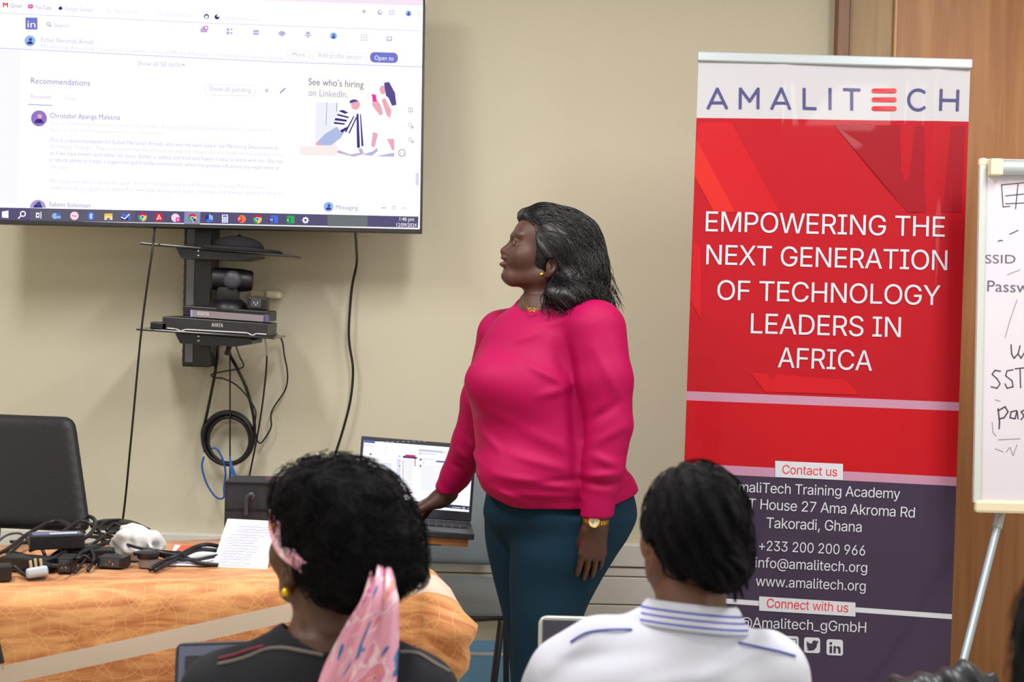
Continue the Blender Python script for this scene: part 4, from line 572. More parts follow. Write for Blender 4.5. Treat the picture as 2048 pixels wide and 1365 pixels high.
def app(x):
    b = SC(); y = ty(x)
    if x == 385: pxpoly(b, TP, [(369, 424), (401, 424.5), (400, 449), (368, 448.5)], g_bar3, 0.0008)
    if x in ul: pxline(b, TP, [(x-14, y+14.3), (x+14, y+14.8)], 2.2, g_und, 0.0012)
    if x == 10: pxpoly(b, TP, [(4, y-6), (17, y-8), (17, y+7), (4, y+6)], g_icw, 0.001)
    elif x == 44: pxdisc(b, TP, (46, y-2), 6, g_icw, 0.001); pxdisc(b, TP, (46, y-2), 3.8, g_bar, 0.0014); pxline(b, TP, [(42, y+2), (37, y+7)], 2.4, g_icw, 0.001)
    elif x == 78: pxrect(b, TP, 72, y-5, 79, y+5, g_icw, 0.001); pxrect(b, TP, 74, y-2, 77.5, y+2.5, g_bar, 0.0014); pxline(b, TP, [(82, y-6), (82, y+6)], 1.8, g_icw, 0.001)
    elif x == 113: pxdisc(b, TP, (x-3, y+1), 6, g_lb, 0.001); pxdisc(b, TP, (x+4, y+1), 5, g_icb, 0.0012); pxrect(b, TP, x-8, y+1, x+9, y+6, g_lb, 0.0014, 0, 2)
    elif x == 149: pxdisc(b, TP, (x, y), 8.4, glow('icon_pale_pink', (250, 222, 232)), 0.001); pxline(b, TP, [(x-4, y-1), (x, y+1), (x+4, y)], 1.6, g_pk, 0.0014)
    elif x == 182: pxdisc(b, TP, (x, y), 7, g_icb, 0.001, ry=8.5); pxline(b, TP, [(x-3, y-3), (x+3, y+3), (x, y+5.5), (x, y-5.5), (x+3, y-3), (x-3, y+3)], 1.1, g_icw, 0.0014)
    elif x == 217: pxrect(b, TP, x-8, y-6, x+8, y+7, g_yel, 0.001, 0, 1); pxrect(b, TP, x-8, y-1, x+8, y+7, glow('folder_front', (255, 232, 150)), 0.0014); pxrect(b, TP, x-3, y+3, x+3, y+7, g_icb, 0.0018)
    elif x == 251: pxrect(b, TP, x-7, y-6, x+9, y+7, g_icb, 0.001); pxpoly(b, TP, [(x-9, y), (x+6, y), (x+6, y+7), (x-9, y+7)], g_dk, 0.0014); pxline(b, TP, [(x-8, y+1), (x-1, y+4), (x+8, y-5)], 2, g_icw, 0.0018)
    elif x in (285, 385, 515):
        chrome(b, x, y)
        if x == 385: pxdisc(b, TP, (x+4, y+4), 3, g_dk, 0.0022)
    elif x == 318: pxrect(b, TP, x-7, y-8, x+7, y+8, g_red, 0.001, 0, 1); pxline(b, TP, [(x-4, y+5), (x, y-5), (x+4, y+3), (x-4, y+2)], 1.4, g_icw, 0.0014)
    elif x == 352: pxdisc(b, TP, (x-1, y), 8.4, glow('icon_pale_pink', (250, 222, 232)), 0.001); pxdisc(b, TP, (x+4, y+4), 5, g_pk, 0.0014); pxdisc(b, TP, (x+4, y+4), 1.8, g_icw, 0.0018)
    elif x == 418:
        for k in range(3): pxpoly(b, TP, [(x, y), (x+9*math.cos(math.radians(90+120*k)), y-9*math.sin(math.radians(90+120*k))), (x+9*math.cos(math.radians(150+120*k)), y-9*math.sin(math.radians(150+120*k))), (x+9*math.cos(math.radians(210+120*k)), y-9*math.sin(math.radians(210+120*k)))], (g_dk, g_icb, g_lb)[k], 0.001)
    elif x == 450:
        pxrect(b, TP, x-6, y-8, x+6, y+8, g_icw, 0.001); pxrect(b, TP, x-4.5, y-6.5, x+4.5, y-3, g_icb, 0.0014)
        for i in range(3):
            for j in range(3): pxrect(b, TP, x-4.5+i*3.3, y-1.5+j*3.2, x-2.3+i*3.3, y+0.6+j*3.2, g_icb, 0.0014)
    elif x == 483: pxdisc(b, TP, (x+1, y), 8, g_or, 0.001); pxrect(b, TP, x-8, y-4, x+0.5, y+5, g_red, 0.0014); letter(b, TP, 'P', (x-6, y+3.5), (x-2, y+3.6), 6, g_icw, 0.0018)
    elif x == 547: pxrect(b, TP, x-6, y-8, x+9, y+7, g_icb, 0.001, 0, 1); pxrect(b, TP, x-9, y-4, x+1, y+5, g_dk, 0.0014); letter(b, TP, 'W', (x-7.5, y+3.5), (x-0.5, y+3.6), 6, g_icw, 0.0018)
    elif x == 580: pxrect(b, TP, x-6, y-8, x+9, y+7, g_grn, 0.001, 0, 1); pxrect(b, TP, x-9, y-4, x+1, y+5, glow('icon_dark_green', (20, 120, 66)), 0.0014); letter(b, TP, 'X', (x-7, y+3.5), (x-1, y+3.6), 6, g_icw, 0.0018)
    elif x == 611:
        pxpoly(b, TP, [(x+(7 if k % 4 < 2 else 5)*math.cos(k*math.pi/16), y+(7 if k % 4 < 2 else 5)*math.sin(k*math.pi/16)) for k in range(32)], g_icw, 0.001); pxdisc(b, TP, (x, y), 2.6, g_bar, 0.0014)
    b.build('app_icon', screen)
for x in (10, 44, 78, 113, 149, 182, 217, 251, 285, 318, 352, 385, 418, 450, 483, 515, 547, 580, 611): app(x)

# ================================================================ equipment column under the television
RT = eul(0, math.radians(2.6), 0)
def pxbox(mb, x0, y0, x1, y1, Y, depth, m, R=RT, bev=0.002):
    """a box whose front face (at distance Y) spans these pixels; goes depth back"""
    c = at((x0+x1)/2, (y0+y1)/2, Y); k = Y/FPX
    mb.box(c+R@V(0, depth/2, 0), ((x1-x0)/2*k, depth/2, abs(y1-y0)/2*k), m, R=R, bev=bev)
    return c
RC = eul(0, 0.0, 0)
c0 = at(393, 600, 5.02)
colm = thing('equipment_column', 'black metal wall column with two thin glass shelves below the television', 'wall mount', (c0[0], WY, c0[2]-0.23))
m_colhi = mat('column_painted_highlight', (146, 144, 158), 0.4)
b = MB(); xw = 0.047
b.box((c0[0]+0.002, 5.085, c0[2]+0.13), (xw, 0.064, 0.355), m_blackm, bev=0.004)
for k in range(24): b.box((c0[0]-xw+0.001, 5.05, c0[2]-0.2+k*0.028), (0.003, 0.012, 0.006), m_dgrey)
b.build('column', colm)
b = MB(); b.box((c0[0]-0.022, 5.0205, c0[2]+0.13), (0.013, 0.003, 0.34), m_colhi, bev=0.001); b.build('highlight_strip', colm)  # lighter grey strip paints the highlight on the column's light side
b = MB(); b.box((c0[0]+0.0, 4.985, 1.86), (0.12, 0.04, 0.12), m_blackm, bev=0.005); b.box((c0[0], 4.965, 1.9), (0.35, 0.012, 0.05), m_blackm, bev=0.003); b.build('television_bracket', colm)
def shelf(xa, ya, xb_, yb, brk):
    m_sh = mat('smoked_glass', (38, 34, 36), 0.15)
    ang = math.atan2((at(xa, ya, 4.78)-at(xb_, yb, 4.78))[2], (at(xb_, yb, 4.78)-at(xa, ya, 4.78))[0]); R = eul(0, ang, 0)
    ca = (at(xa, ya, 4.78)+at(xb_, yb, 4.78))/2; hw = np.linalg.norm(at(xb_, yb, 4.78)-at(xa, ya, 4.78))/2
    b = MB(); b.box(ca+V(0, 0.118, 0), (hw, 0.118, 0.0035), m_sh, R=R, bev=0.002); s_ = b.build('shelf', colm)
    b = MB(); P = [at(x, y, 4.82) for x, y in brk]; b.prism(P, (0, 0.2, 0), m_blackm); bm_ = b.build('shelf_bracket', colm)
    for dy in (0, 9):
        q = at(397, brk[0][1]+6+dy, 4.82); q2 = MB(); q2.lathe(q, (0, -1, 0), [(0.004, 0), (0.004, 0.002), (0.002, 0.003)], mat('chrome', (200, 200, 205), 0.2, 1.0), 12); q2.build('screw', bm_)
shelf(280, 487, 582, 512, [(352, 496), (511, 511), (508, 515), (478, 521), (420, 519), (362, 517)])
shelf(272, 659, 549, 677, [(350, 667), (500, 678), (505, 682), (503, 689), (470, 694), (420, 691), (360, 687)])

# things on the two shelves
hat = thing('hat', 'black brimmed hat with a domed crown lying on the upper shelf', 'hat', at(477, 502, 4.86))
m_felt = mat('black_felt', (24, 23, 30), 0.85, bump=0.3, bscale=300)
hc = at(477, 500, 4.88); up = RT@V(0, 0, 1)
b = MB(); b.lathe(hc, up, [(0.142, -0.006), (0.144, 0.0), (0.135, 0.006), (0.08, 0.008), (0.07, 0.008)], m_felt, 40); b.build('brim', hat, smooth=True)
b = MB(); b.lathe(hc, up, [(0.082, 0.004), (0.08, 0.016), (0.07, 0.028), (0.05, 0.038), (0.025, 0.043), (0.006, 0.045)], m_felt, 40)
b.lathe(hc+up*0.044, up, [(0.006, 0), (0.006, 0.003), (0.002, 0.006)], m_felt, 12); b.build('crown', hat, smooth=True)

cc = at(457, 622, 4.86)
vcam = thing('conference_camera', 'black pan tilt conference camera on a round base between the shelves', 'camera', cc)
b = MB(); b.lathe(cc, (0, 0, 1), [(0.066, 0), (0.066, 0.008), (0.06, 0.022), (0.045, 0.036), (0.03, 0.04)], m_black, 32); b.build('base', vcam, auto=40)
b = MB(); b.box(cc+V(-0.001, 0, 0.055), (0.034, 0.03, 0.032), m_black, bev=0.01); b.build('neck', vcam, auto=40)
hd_ = at(466, 560, 4.86); ax = RT@nrm(V(1, 0.12, 0))
b = MB(); b.lathe(hd_-ax*0.07, ax, [(0.03, 0), (0.036, 0.006), (0.038, 0.05), (0.037, 0.1), (0.033, 0.128), (0.028, 0.134)], m_black, 32); b.build('head', vcam, auto=40)
b = MB(); b.lathe(hd_+V(0.004, -0.034, 0), (0, -1, 0), [(0.03, 0), (0.028, 0.008), (0.02, 0.014), (0.008, 0.016)], m_dgrey, 32); b.build('hub', vcam, auto=40)

b = MB(); pxbox(b, 494, 595, 533, 620, 4.80, 0.06, m_black, bev=0.004)
bx = thing('power_adapter', 'small black box with a round-cornered socket beside the conference camera', 'power adapter', at(513, 620, 4.83)); b.build('case', bx)
q = at(512, 607, 4.7985); b = MB(); b.box(q, (0.017, 0.002, 0.013), m_dgrey, R=RT, bev=0.001)
for dx in (-0.006, 0, 0.006): b.box(q+V(dx, -0.002, 0.002*(1 if dx else -2)), (0.001, 0.002, 0.003), mat('chrome', (200, 200, 205), 0.2, 1.0))
b.build('socket', bx)
wt = thing('wall_box', 'small cream plastic bar on the wall behind the camera', 'cable cover', at(530, 594, 5.13))
b = MB(); pxbox(b, 499, 581, 535, 594, 5.08, 0.07, mat('cream_plastic', (190, 182, 150), 0.5), bev=0.006); b.build('bar', wt)
b = MB(); pxbox(b, 530, 582, 559, 597, 5.07, 0.08, mat('white_plastic', (232, 226, 200), 0.4), bev=0.009); b.build('end_cap', wt)

m_silv = mat('brushed_face', (150, 140, 148), 0.35, 0.4); m_vio = mat('violet_plastic', (92, 88, 130), 0.4); m_ltr = mat('white_print', (230, 230, 235), 0.5)
un = thing('network_unit', 'slim black unit with a silver front, on top of the wider unit', 'electronic unit', at(455, 645, 4.86))
b = MB(); pxbox(b, 366, 617, 538, 638, 4.80, 0.16, m_black, bev=0.004); b.build('case', un)
fp = Plane(at(455, 632, 4.797), RT[:, 0], RT[:, 2])
b = MB(); pxpoly(b, fp, [(383, 620), (528, 631), (527, 644), (383, 634)], m_silv, 0.0004); pxpoly(b, fp, [(381, 620), (385, 620), (385, 634), (381, 634)], mat('blue_led_edge', (150, 160, 235), 0.4), 0.0008)
pxpoly(b, fp, [(529, 629), (538, 630), (538, 645), (529, 644)], m_vio, 0.0008); b.build('front_panel', un)
b = MB(); letter(b, fp, 'AVAYA', (394, 631), (418, 632.7), 8, m_ltr, 0.001); b.build('lettering', un)
u2 = thing('conference_unit', 'wide black conference unit with a white wavy line along its front', 'electronic unit', at(430, 672, 4.86))
b = MB(); pxbox(b, 324, 640, 535, 667, 4.79, 0.19, mat('worn_black_plastic', (40, 40, 44), 0.4, var=0.5, vscale=30), bev=0.003); b.build('case', u2)
fp2 = Plane(at(430, 653, 4.788), RT[:, 0], RT[:, 2])
b = MB(); pxline(b, fp2, [(335, 656.5), (351, 658), (362, 662.5), (372, 659), (494, 666), (505, 671), (513, 667.5), (532, 669)], 2.0, m_ltr, 0.001); b.build('front_line', u2)
b = MB(); letter(b, fp2, 'AVAYA', (423, 654), (446, 655.2), 8, m_ltr, 0.001); b.build('lettering', u2)
b = MB(); pxbox(b, 300, 645, 334, 660, 4.79, 0.06, m_black, bev=0.004)
tag(b.build('infrared_receiver'), 'small black plastic box at the left end of the lower shelf', 'electronic unit')

# cables hanging on the wall
def cable(name, label, pts, Y, rpx, m=m_rubber, tail=None, **k):
    P = [at(p[0], p[1], p[2] if len(p) > 2 else Y) for p in pts]
    if tail: P += [V(*t) for t in tail]
    return tag(MB().tube(P, rpx*Y/FPX, m, 8, **k).build(name, smooth=True), label, 'cable')
cable('power_cable', 'thin black cable hanging from the left underside of the television past the shelf ends', [(309, 455, 4.82), (306, 490, 4.72), (284, 650, 4.72), (262, 880, 4.72), (244, 1052, 4.72)], 4.72, 2.2, tail=[(-1.27, 4.72, 0.3), (-1.3, 4.78, 0.012)])
cable('power_cable', 'black cable hanging in a gentle wave from the right underside of the television', [(710, 455, 4.86), (713, 500, 5.0), (713, 530, 5.08), (704, 575, 5.11), (698, 650, 5.11), (699, 690, 5.11), (706, 740, 5.11), (701, 800, 5.11), (686, 860, 5.11), (668, 920, 5.11), (655, 990, 5.11), (650, 1060, 5.09)], 5.11, 2.6, tail=[(-0.64, 5.07, 0.45), (-0.64, 5.06, 0.012)])
cable('extension_cable', 'thick black cable running from the lower shelf down into the coil, on the left', [(436, 692, 4.95), (435, 710), (430, 747), (418, 808), (410, 845), (404, 870), (410, 905)], 5.09, 3.0)
cable('extension_cable', 'thick black cable with a plug slanting from the lower shelf down to the coil', [(457, 694, 4.95), (461, 712), (473, 735), (492, 775), (504, 818), (509, 850), (508, 880)], 5.09, 3.4)
co = thing('coiled_cable', 'thick black cable coiled in a ring on the wall', 'cable', at(456, 934, 5.1))
for i, (dx, dy, rx, ry, Yc) in enumerate(((0, 0, 51, 53, 5.10), (1, 2, 47, 49, 5.085), (2, 4, 42, 46, 5.075), (-1, 1, 49, 51, 5.07))):
    P = [at(456+dx+rx*math.cos(t), 877+dy-ry*math.sin(t), Yc) for t in np.linspace(0, 2*math.pi, 24, endpoint=False)]
    MB().tube(P, 0.0062, m_rubber, 8, closed=True, res=3).build('loop', co, smooth=True)
b = MB(); b.box(at(457, 699, 4.97), (0.008, 0.008, 0.02), m_black, R=eul(0, math.radians(18), 0), bev=0.003); b.build('plug', co)
cable('signal_cable', 'thin black cable that doubles back in a sharp bend beneath the lower shelf', [(471, 690, 4.97), (480, 715), (487, 729), (482, 737), (455, 742), (426, 748), (423, 752), (430, 756), (447, 758), (473, 771), (497, 797), (511, 822), (510, 845), (509, 860)], 5.06, 1.5)
cable('signal_cable', 'thin cable hanging straight down through the middle of the coil', [(460, 712), (460, 818), (460, 913), (460, 958), (459, 1000)], 5.055, 1.6)
cable('signal_cable', 'thin cable with a white upper end hanging to the black case', [(534, 708, 5.08), (532, 745), (524, 815), (512, 887), (498, 957), (492, 1000)], 5.08, 1.9)
cable('signal_cable', 'white wire at the right end of the lower shelf', [(529, 676, 4.97), (532, 690, 5.02), (534, 712, 5.06)], 5.0, 1.7, mat('white_cable', (205, 202, 196), 0.5))
cable('signal_cable', 'thin black cable bowing out to the right from the lower shelf', [(538, 655, 4.97), (545, 664, 5.05), (563, 679), (569, 713), (575, 747), (571, 779), (549, 813), (542, 830), (542, 855), (530, 877), (521, 887), (514, 880), (510, 862)], 5.11, 1.7)
m_bluec = mat('blue_cable', (28, 88, 168), 0.45)
cable('network_cable', 'blue network cable looping down left of the black case', [(423, 897), (434, 899), (446, 921), (451, 947), (448, 976), (447, 996), (432, 995), (414, 969), (404, 935), (408, 914)], 5.04, 2.0, m_bluec)
bc = thing('network_cables', 'bunch of short blue network cables dropping behind the black case', 'cable', at(465, 955, 5.0))
for dx in (-3, 0, 3, 6): MB().tube([at(459, 912, 5.03), at(462+dx*.5, 934, 5.02), at(467+dx, 957, 5.0), at(468+dx, 990, 5.0)], 0.0022, m_bluec, 6).build('strand', bc, smooth=True)
# ================================================================ roll-up banner
BE = eul(-0.0341, 0.0106, -0.0426); BO = V(0.9235, 4.4354, 1.2673); BW, BH = 0.80, 1.72
BP = Plane(BO, BE[:, 0], BE[:, 2])
def bwarp(u, v):
    s = u/BW+0.5; f = np.clip((v+0.9)/1.9, 0, 1)
    return 0.0025*math.sin(s*7)+0.004*f*math.exp(-((s-0.875)/0.022)**2)+0.003*f*math.exp(-((s-0.31)/0.03)**2)+0.003*f*math.exp(-((s-0.77)/0.035)**2)-0.012*max(0, s-0.9)*f*5
def vinyl(n, c): return mat(n, c, 0.5, coat=0.22, spec=0.22)
v_red = vinyl('banner_red', (174, 6, 28)); v_red2 = vinyl('banner_red_bright', (190, 14, 30)); v_or = vinyl('banner_orange_red', (204, 36, 32)); v_dred = vinyl('banner_deep_red', (150, 3, 26))
v_wh = vinyl('banner_white', (192, 191, 198)); v_dk = vinyl('banner_aubergine', (60, 49, 72)); v_pk = vinyl('banner_pink', (186, 136, 164)); v_lt = vinyl('banner_pale', (204, 208, 220)); v_ind = vinyl('banner_indigo', (78, 74, 128)); v_rt = vinyl('banner_red_text', (222, 50, 58))
bz = BP.p(0, -BH/2-0.385)
ban = thing('rollup_banner', 'red and dark purple roll-up banner with white lettering standing by the door', 'banner', (bz[0], bz[1], 0.0))
b = MB(); nu, nv = 70, 30; ztop, zbot = BH/2-0.006, -BH/2-0.36
def bgrid(mb, u0, u1, vf0, vf1, m, off, nu=70, nv=1):
    vs = []; fs = []
    for j in range(nv+1):
        for i in range(nu+1):
            t = i/nu; u = u0+(u1-u0)*t; v = vf0(u)*(1-j/nv)+vf1(u)*j/nv; vs.append(BP.p(u, v, off+bwarp(u, v)))
    for j in range(nv):
        for i in range(nu): a = j*(nu+1)+i; fs.append((a, a+1, a+nu+2, a+nu+1))
    mb.add(vs, fs, m)
def vline(p, q):
    a = BP.hit(*p); c = BP.hit(*q); return lambda u: a[1]+(c[1]-a[1])*(u-a[0])/(c[0]-a[0])
hl = BW/2
l_wr = vline((1395, 236), (1935, 243)); l_p1 = vline((1375, 783), (1910, 805)); l_p1b = vline((1374, 801), (1909, 822))
l_p2 = vline((1475.5, 932.6), (1905.6, 954.6)); l_p2b = vline((1475.5, 951), (1905.6, 972.4)); l_w2 = vline((1443, 1197), (1901, 1229)); l_w2b = vline((1443, 1207), (1901, 1239))
for (f0, f1, m, n) in ((lambda u: ztop, l_wr, v_wh, 3), (l_wr, l_p1, v_red, 12), (l_p1, l_p1b, v_pk, 1), (l_p1b, l_p2, vinyl('banner_red_lower', (182, 4, 24)), 4), (l_p2, l_p2b, v_pk, 1), (l_p2b, l_w2, v_dk, 6), (l_w2, l_w2b, v_lt, 1), (l_w2b, lambda u: zbot, v_dk, 8)):
    bgrid(b, -hl, hl, f0, f1, m, 0.0, nv=n)
panel = b.build('printed_panel', ban, smooth=True)
def BL(name, fn, root=None):
    mb = MB(); fn(mb); return mb.build(name, root or panel)
def shards(mb):
    for pts, m in (([(1393, 280), (1470, 425), (1428, 425), (1389, 352)], v_or), ([(1395, 245), (1462, 245), (1560, 425), (1470, 425), (1393, 280)], v_red2),
                   ([(1668, 250), (1930, 252), (1922, 425), (1815, 425)], v_dred), ([(1500, 745), (1690, 760), (1720, 790), (1530, 784)], v_red2), ([(1387, 480), (1402, 500), (1402, 640), (1380, 600)], v_red2)):
        mb = MB(); pxpoly(mb, BP, pts, m, 0.0016, bwarp); mb.build('shard', panel)
shards(None)
def logo(mb):
    def st(*strokes):
        b_ = MB()
        for pts in strokes: pxline(b_, BP, pts, 5.6, v_ind, 0.0022, bwarp)
        b_.build('logo_letter', panel)
    st([(1416, 217), (1434.5, 178), (1453, 217)], [(1423, 206), (1447, 206)])
    st([(1480, 217), (1480.5, 178), (1499, 203), (1516, 178), (1515.5, 217)])
    st([(1543, 218), (1562, 178), (1579, 218)], [(1550, 207), (1573, 207)])
    st([(1608, 178), (1608, 217), (1631, 217.6)]); st([(1660, 178), (1660, 218)]); st([(1688, 179), (1719, 180)], [(1703.5, 180), (1703.5, 219)])
    st([(1836+19*math.cos(math.radians(a)), 200-20*math.sin(math.radians(a))) for a in range(48, 315, 12)])
    st([(1882, 180), (1880.5, 220)], [(1916, 181), (1914.5, 221)], [(1882, 200.5), (1915, 201)])
    for y in (181.5, 199.3, 217): b_ = MB(); pxrect(b_, BP, 1743.5, y-4.6, 1793, y+4.6, v_rt, 0.0022, 0.005, 4.4, bwarp); b_.build('logo_bar', panel)
logo(None)
def lines(name, rows, m, sp=1.0, off=0.0022):
    for (t, L, Rr, c) in rows: BL(name, lambda mb: letter(mb, BP, t, L, Rr, c, m, off, sp, bwarp, face=1))
lines('slogan_line', (('EMPOWERING THE', (1411, 463), (1889, 474), 40), ('NEXT GENERATION', (1412, 529), (1894, 541), 39.5), ('OF TECHNOLOGY', (1434, 600), (1880, 611), 39.5), ('LEADERS IN', (1501, 667), (1801, 675), 40), ('AFRICA', (1555, 735), (1744, 742), 40)), v_lt, 0.96)
BL('contact_box', lambda mb: (pxpoly(mb, BP, [(1550, 922), (1686, 928.5), (1686, 961), (1550, 954.5)], v_lt, 0.002, bwarp), letter(mb, BP, 'Contact us', (1564, 947.5), (1674, 953), 17.5, v_rt, 0.003, 0.96, bwarp, face=1)))
lines('address_line', (('AmaliTech Training Academy', (1459, 983), (1800, 998), 20), ('ICT House 27 Ama Akroma Rd', (1467, 1016), (1829, 1036), 20.5), ('Takoradi, Ghana', (1532, 1056), (1723, 1065), 21)), v_lt, 0.94)
lines('contact_line', (('+233 200 200 966', (1517.5, 1101), (1730, 1112), 20), ('info@amalitech.org', (1510, 1135), (1734, 1146), 20), ('www.amalitech.org', (1511, 1172), (1731, 1183), 20)), v_lt, 0.96)
BL('connect_box', lambda mb: (pxpoly(mb, BP, [(1518, 1193), (1711, 1206), (1711, 1234), (1518, 1221.5)], v_lt, 0.002, bwarp), letter(mb, BP, 'Connect with us', (1533, 1215), (1696, 1225.5), 18, v_rt, 0.003, 0.96, bwarp, face=1)))
lines('handle_line', (('@Amalitech_gGmbH', (1480, 1254), (1732, 1266), 20.5),), v_lt, 0.96)
def ico(kind, x0, y0, x1, y1):
    def f(mb):
        pxrect(mb, BP, x0, y0, x1, y1, v_lt, 0.002, 0.045, 5, bwarp); cx, cy = (x0+x1)/2, (y0+y1)/2+0.7
        dk = lambda pts: pxpoly(mb, BP, pts, v_dk, 0.003, bwarp)
        if kind == 'in':
            dk([(x0+6, y0+14), (x0+11, y0+14), (x0+11, y0+28), (x0+6, y0+28)]); dk([(x0+8.5+2.8*math.cos(t), y0+8.5+2.8*math.sin(t)) for t in np.linspace(0, 6.28, 12)[:-1]])
            dk([(x0+14, y0+14), (x0+18.5, y0+14), (x0+18.5, y0+28), (x0+14, y0+28)]); dk([(x0+18, y0+17), (x0+22, y0+14), (x0+27, y0+16), (x0+28, y0+20), (x0+28, y0+28.5), (x0+23.5, y0+28.5), (x0+23.5, y0+20), (x0+21, y0+18)])
        elif kind == 'bird': dk([(x0+a, y0+c) for a, c in ((4, 24), (9, 23.5), (5, 19), (7, 18.6), (4, 14), (6, 14), (5, 7.5), (10, 12), (16, 13), (17, 8), (21, 6.5), (25, 8), (29, 7), (27, 10), (29, 10.5), (26, 13), (25, 20), (19, 26), (11, 27))])
        elif kind == 'camera':
            for r, m in ((6.5, v_dk), (5.2, v_lt), (3.6, v_dk), (2.4, v_lt)): pxpoly(mb, BP, [(cx+r*math.cos(t), cy+r*math.sin(t)) for t in np.linspace(0, 6.28, 18)[:-1]], m, 0.003+(6.5-r)*0.0001, bwarp)
            pxline(mb, BP, [(x0+5, y0+6), (x1-5, y0+7), (x1-5, y1-4), (x0+5, y1-5), (x0+5, y0+6)], 1.3, v_dk, 0.003, bwarp)
        else: letter(mb, BP, 'f', (cx-4, y1-3), (cx+5, y1-2.5), 21, v_dk, 0.003, 1, bwarp, face=1)
    BL('social_icon', f)
ico('f', 1524, 1269, 1555, 1299); ico('camera', 1566, 1272, 1597, 1302); ico('bird', 1608, 1275, 1640, 1306); ico('in', 1653, 1279, 1686, 1311)
m_alu = mat('anodised_aluminium', (190, 200, 206), 0.38, 0.35)
def bbox_(mb, u0, u1, v0, v1, o0, o1, m, bev): mb.box(BP.p((u0+u1)/2, (v0+v1)/2, (o0+o1)/2), ((u1-u0)/2, (o1-o0)/2, (v1-v0)/2), m, R=BE, bev=bev)
b = MB(); bbox_(b, -hl-0.003, hl+0.003, BH/2-0.008, BH/2+0.02, -0.012, 0.012, m_alu, 0.004); b.build('top_rail', ban)
b = MB(); b.box((bz[0], bz[1]+0.02, 0.045), (hl+0.02, 0.06, 0.045), m_alu, bev=0.012); b.build('base', ban)
b = MB(); b.tube([V(bz[0], bz[1]+0.05, 0.06), BP.p(0, BH/2, -0.02)], 0.008, m_alu, 10, spline=False); b.build('support_pole', ban)

# ================================================================ flipchart easel
WE = eul(-0.0368, -0.0045, -0.0276); WO = V(1.6679, 4.2506, 1.3365); WW, WH = 0.70, 1.0
WP = Plane(WO, WE[:, 0], WE[:, 2])
eas = thing('flipchart_easel', 'white flipchart board on thin metal legs with handwriting, before the door', 'whiteboard', (WO[0], WO[1]+0.15, 0))
m_wb = mat('whiteboard_enamel', (216, 210, 222), 0.3, var=0.06, vscale=5, coat=0.2); m_wf = mat('whiteboard_frame', (200, 206, 204), 0.35); m_cr = mat('cream_corner', (226, 216, 186), 0.45)
def wbox(u0, u1, v0, v1, o0, o1, m, bev=0.0, mb=None):
    mb = mb or MB(); mb.box(WP.p((u0+u1)/2, (v0+v1)/2, (o0+o1)/2), ((u1-u0)/2, (o1-o0)/2, (v1-v0)/2), m, R=WE, bev=bev); return mb
hw, hh = WW/2, WH/2
brd = wbox(-hw+0.012, hw-0.012, -hh+0.012, hh-0.012, -0.012, 0.0, m_wb).build('board', eas)
fr = MB()
wbox(-hw, -hw+0.021, -hh+0.02, hh-0.02, -0.016, 0.005, m_wf, 0.004, fr); wbox(hw-0.021, hw, -hh+0.02, hh-0.02, -0.016, 0.005, m_wf, 0.004, fr); wbox(-hw+0.02, hw-0.02, hh-0.02, hh, -0.016, 0.004, m_wf, 0.004, fr)
fr.build('frame', eas)
wbox(-hw+0.004, hw-0.004, -hh-0.006, -hh+0.03, -0.016, 0.012, m_cr, 0.008).build('pen_tray', eas)
for sx in (-1, 1): wbox(sx*(hw-0.012)-0.014, sx*(hw-0.012)+0.014, hh-0.024, hh+0.003, -0.018, 0.004, m_cr, 0.009).build('corner_cap', eas)
b = MB(); b.tube([WP.p(-hw+0.055, hh-0.026, 0.014), WP.p(hw-0.055, hh-0.026, 0.014)], 0.022, m_alu, 16, spline=False); cl = b.build('paper_clamp', eas, auto=40)
for sx in (-1, 1): wbox(min(sx*(hw-0.022), sx*(hw-0.058)), max(sx*(hw-0.022), sx*(hw-0.058)), hh-0.05, hh-0.003, 0.0, 0.037, m_cr, 0.004).build('clamp_end', cl)
m_ink = mat('marker_ink', (70, 66, 86), 0.6); m_ink2 = mat('faded_marker_ink', (142, 136, 158), 0.6)
for pts in ([(2003, 370), (2006, 414), (2020, 413)], [(2003, 370), (2090, 362)], [(2036, 368), (2031, 418)], [(2011, 392), (2090, 384)], [(2011, 408), (2090, 404)], [(2019, 469), (2030, 464), (2036, 461)], [(1996, 483), (2000, 481), (2005, 482)]): b = MB(); pxline(b, WP, pts, 2.0, m_ink, 0.0006); b.build('pen_stroke', brd)
for (t, L, Rr, c) in (('SSID', (1970, 527), (2031, 527), 17), ('Passw', (1974, 583), (2058, 586), 22)):
    b = MB(); letter(b, WP, t, L, Rr, c, mat('worn_marker_ink', (104, 98, 118), 0.6), 0.0008); b.build('handwritten_word', brd)
for pts, wd in (([(2022, 690), (2023, 708), (2028, 717), (2036, 708), (2040, 692)], 2.6), ([(2036, 708), (2042, 717), (2052, 700)], 2.6),
                ([(2001, 743), (1990, 741), (1984, 749), (1994, 758), (2000, 768), (1994, 777), (1982, 774)], 2.4), ([(2026, 740), (2014, 742), (2011, 752), (2024, 762), (2026, 774), (2014, 777), (2010, 768)], 2.4), ([(2030, 738), (2060, 735)], 2.4), ([(2040, 738), (2041, 776)], 2.4),
                ([(1996, 818), (1999, 845), (1998, 858)], 2.8), ([(1996, 822), (2010, 814), (2016, 824), (2008, 836), (1999, 838)], 2.8), ([(2032, 822), (2022, 824), (2020, 836), (2030, 838), (2034, 822), (2036, 838)], 2.6), ([(2050, 820), (2042, 824), (2048, 832), (2042, 840)], 2.6)): b = MB(); pxline(b, WP, pts, wd, m_ink, 0.0008); b.build('pen_stroke', brd)
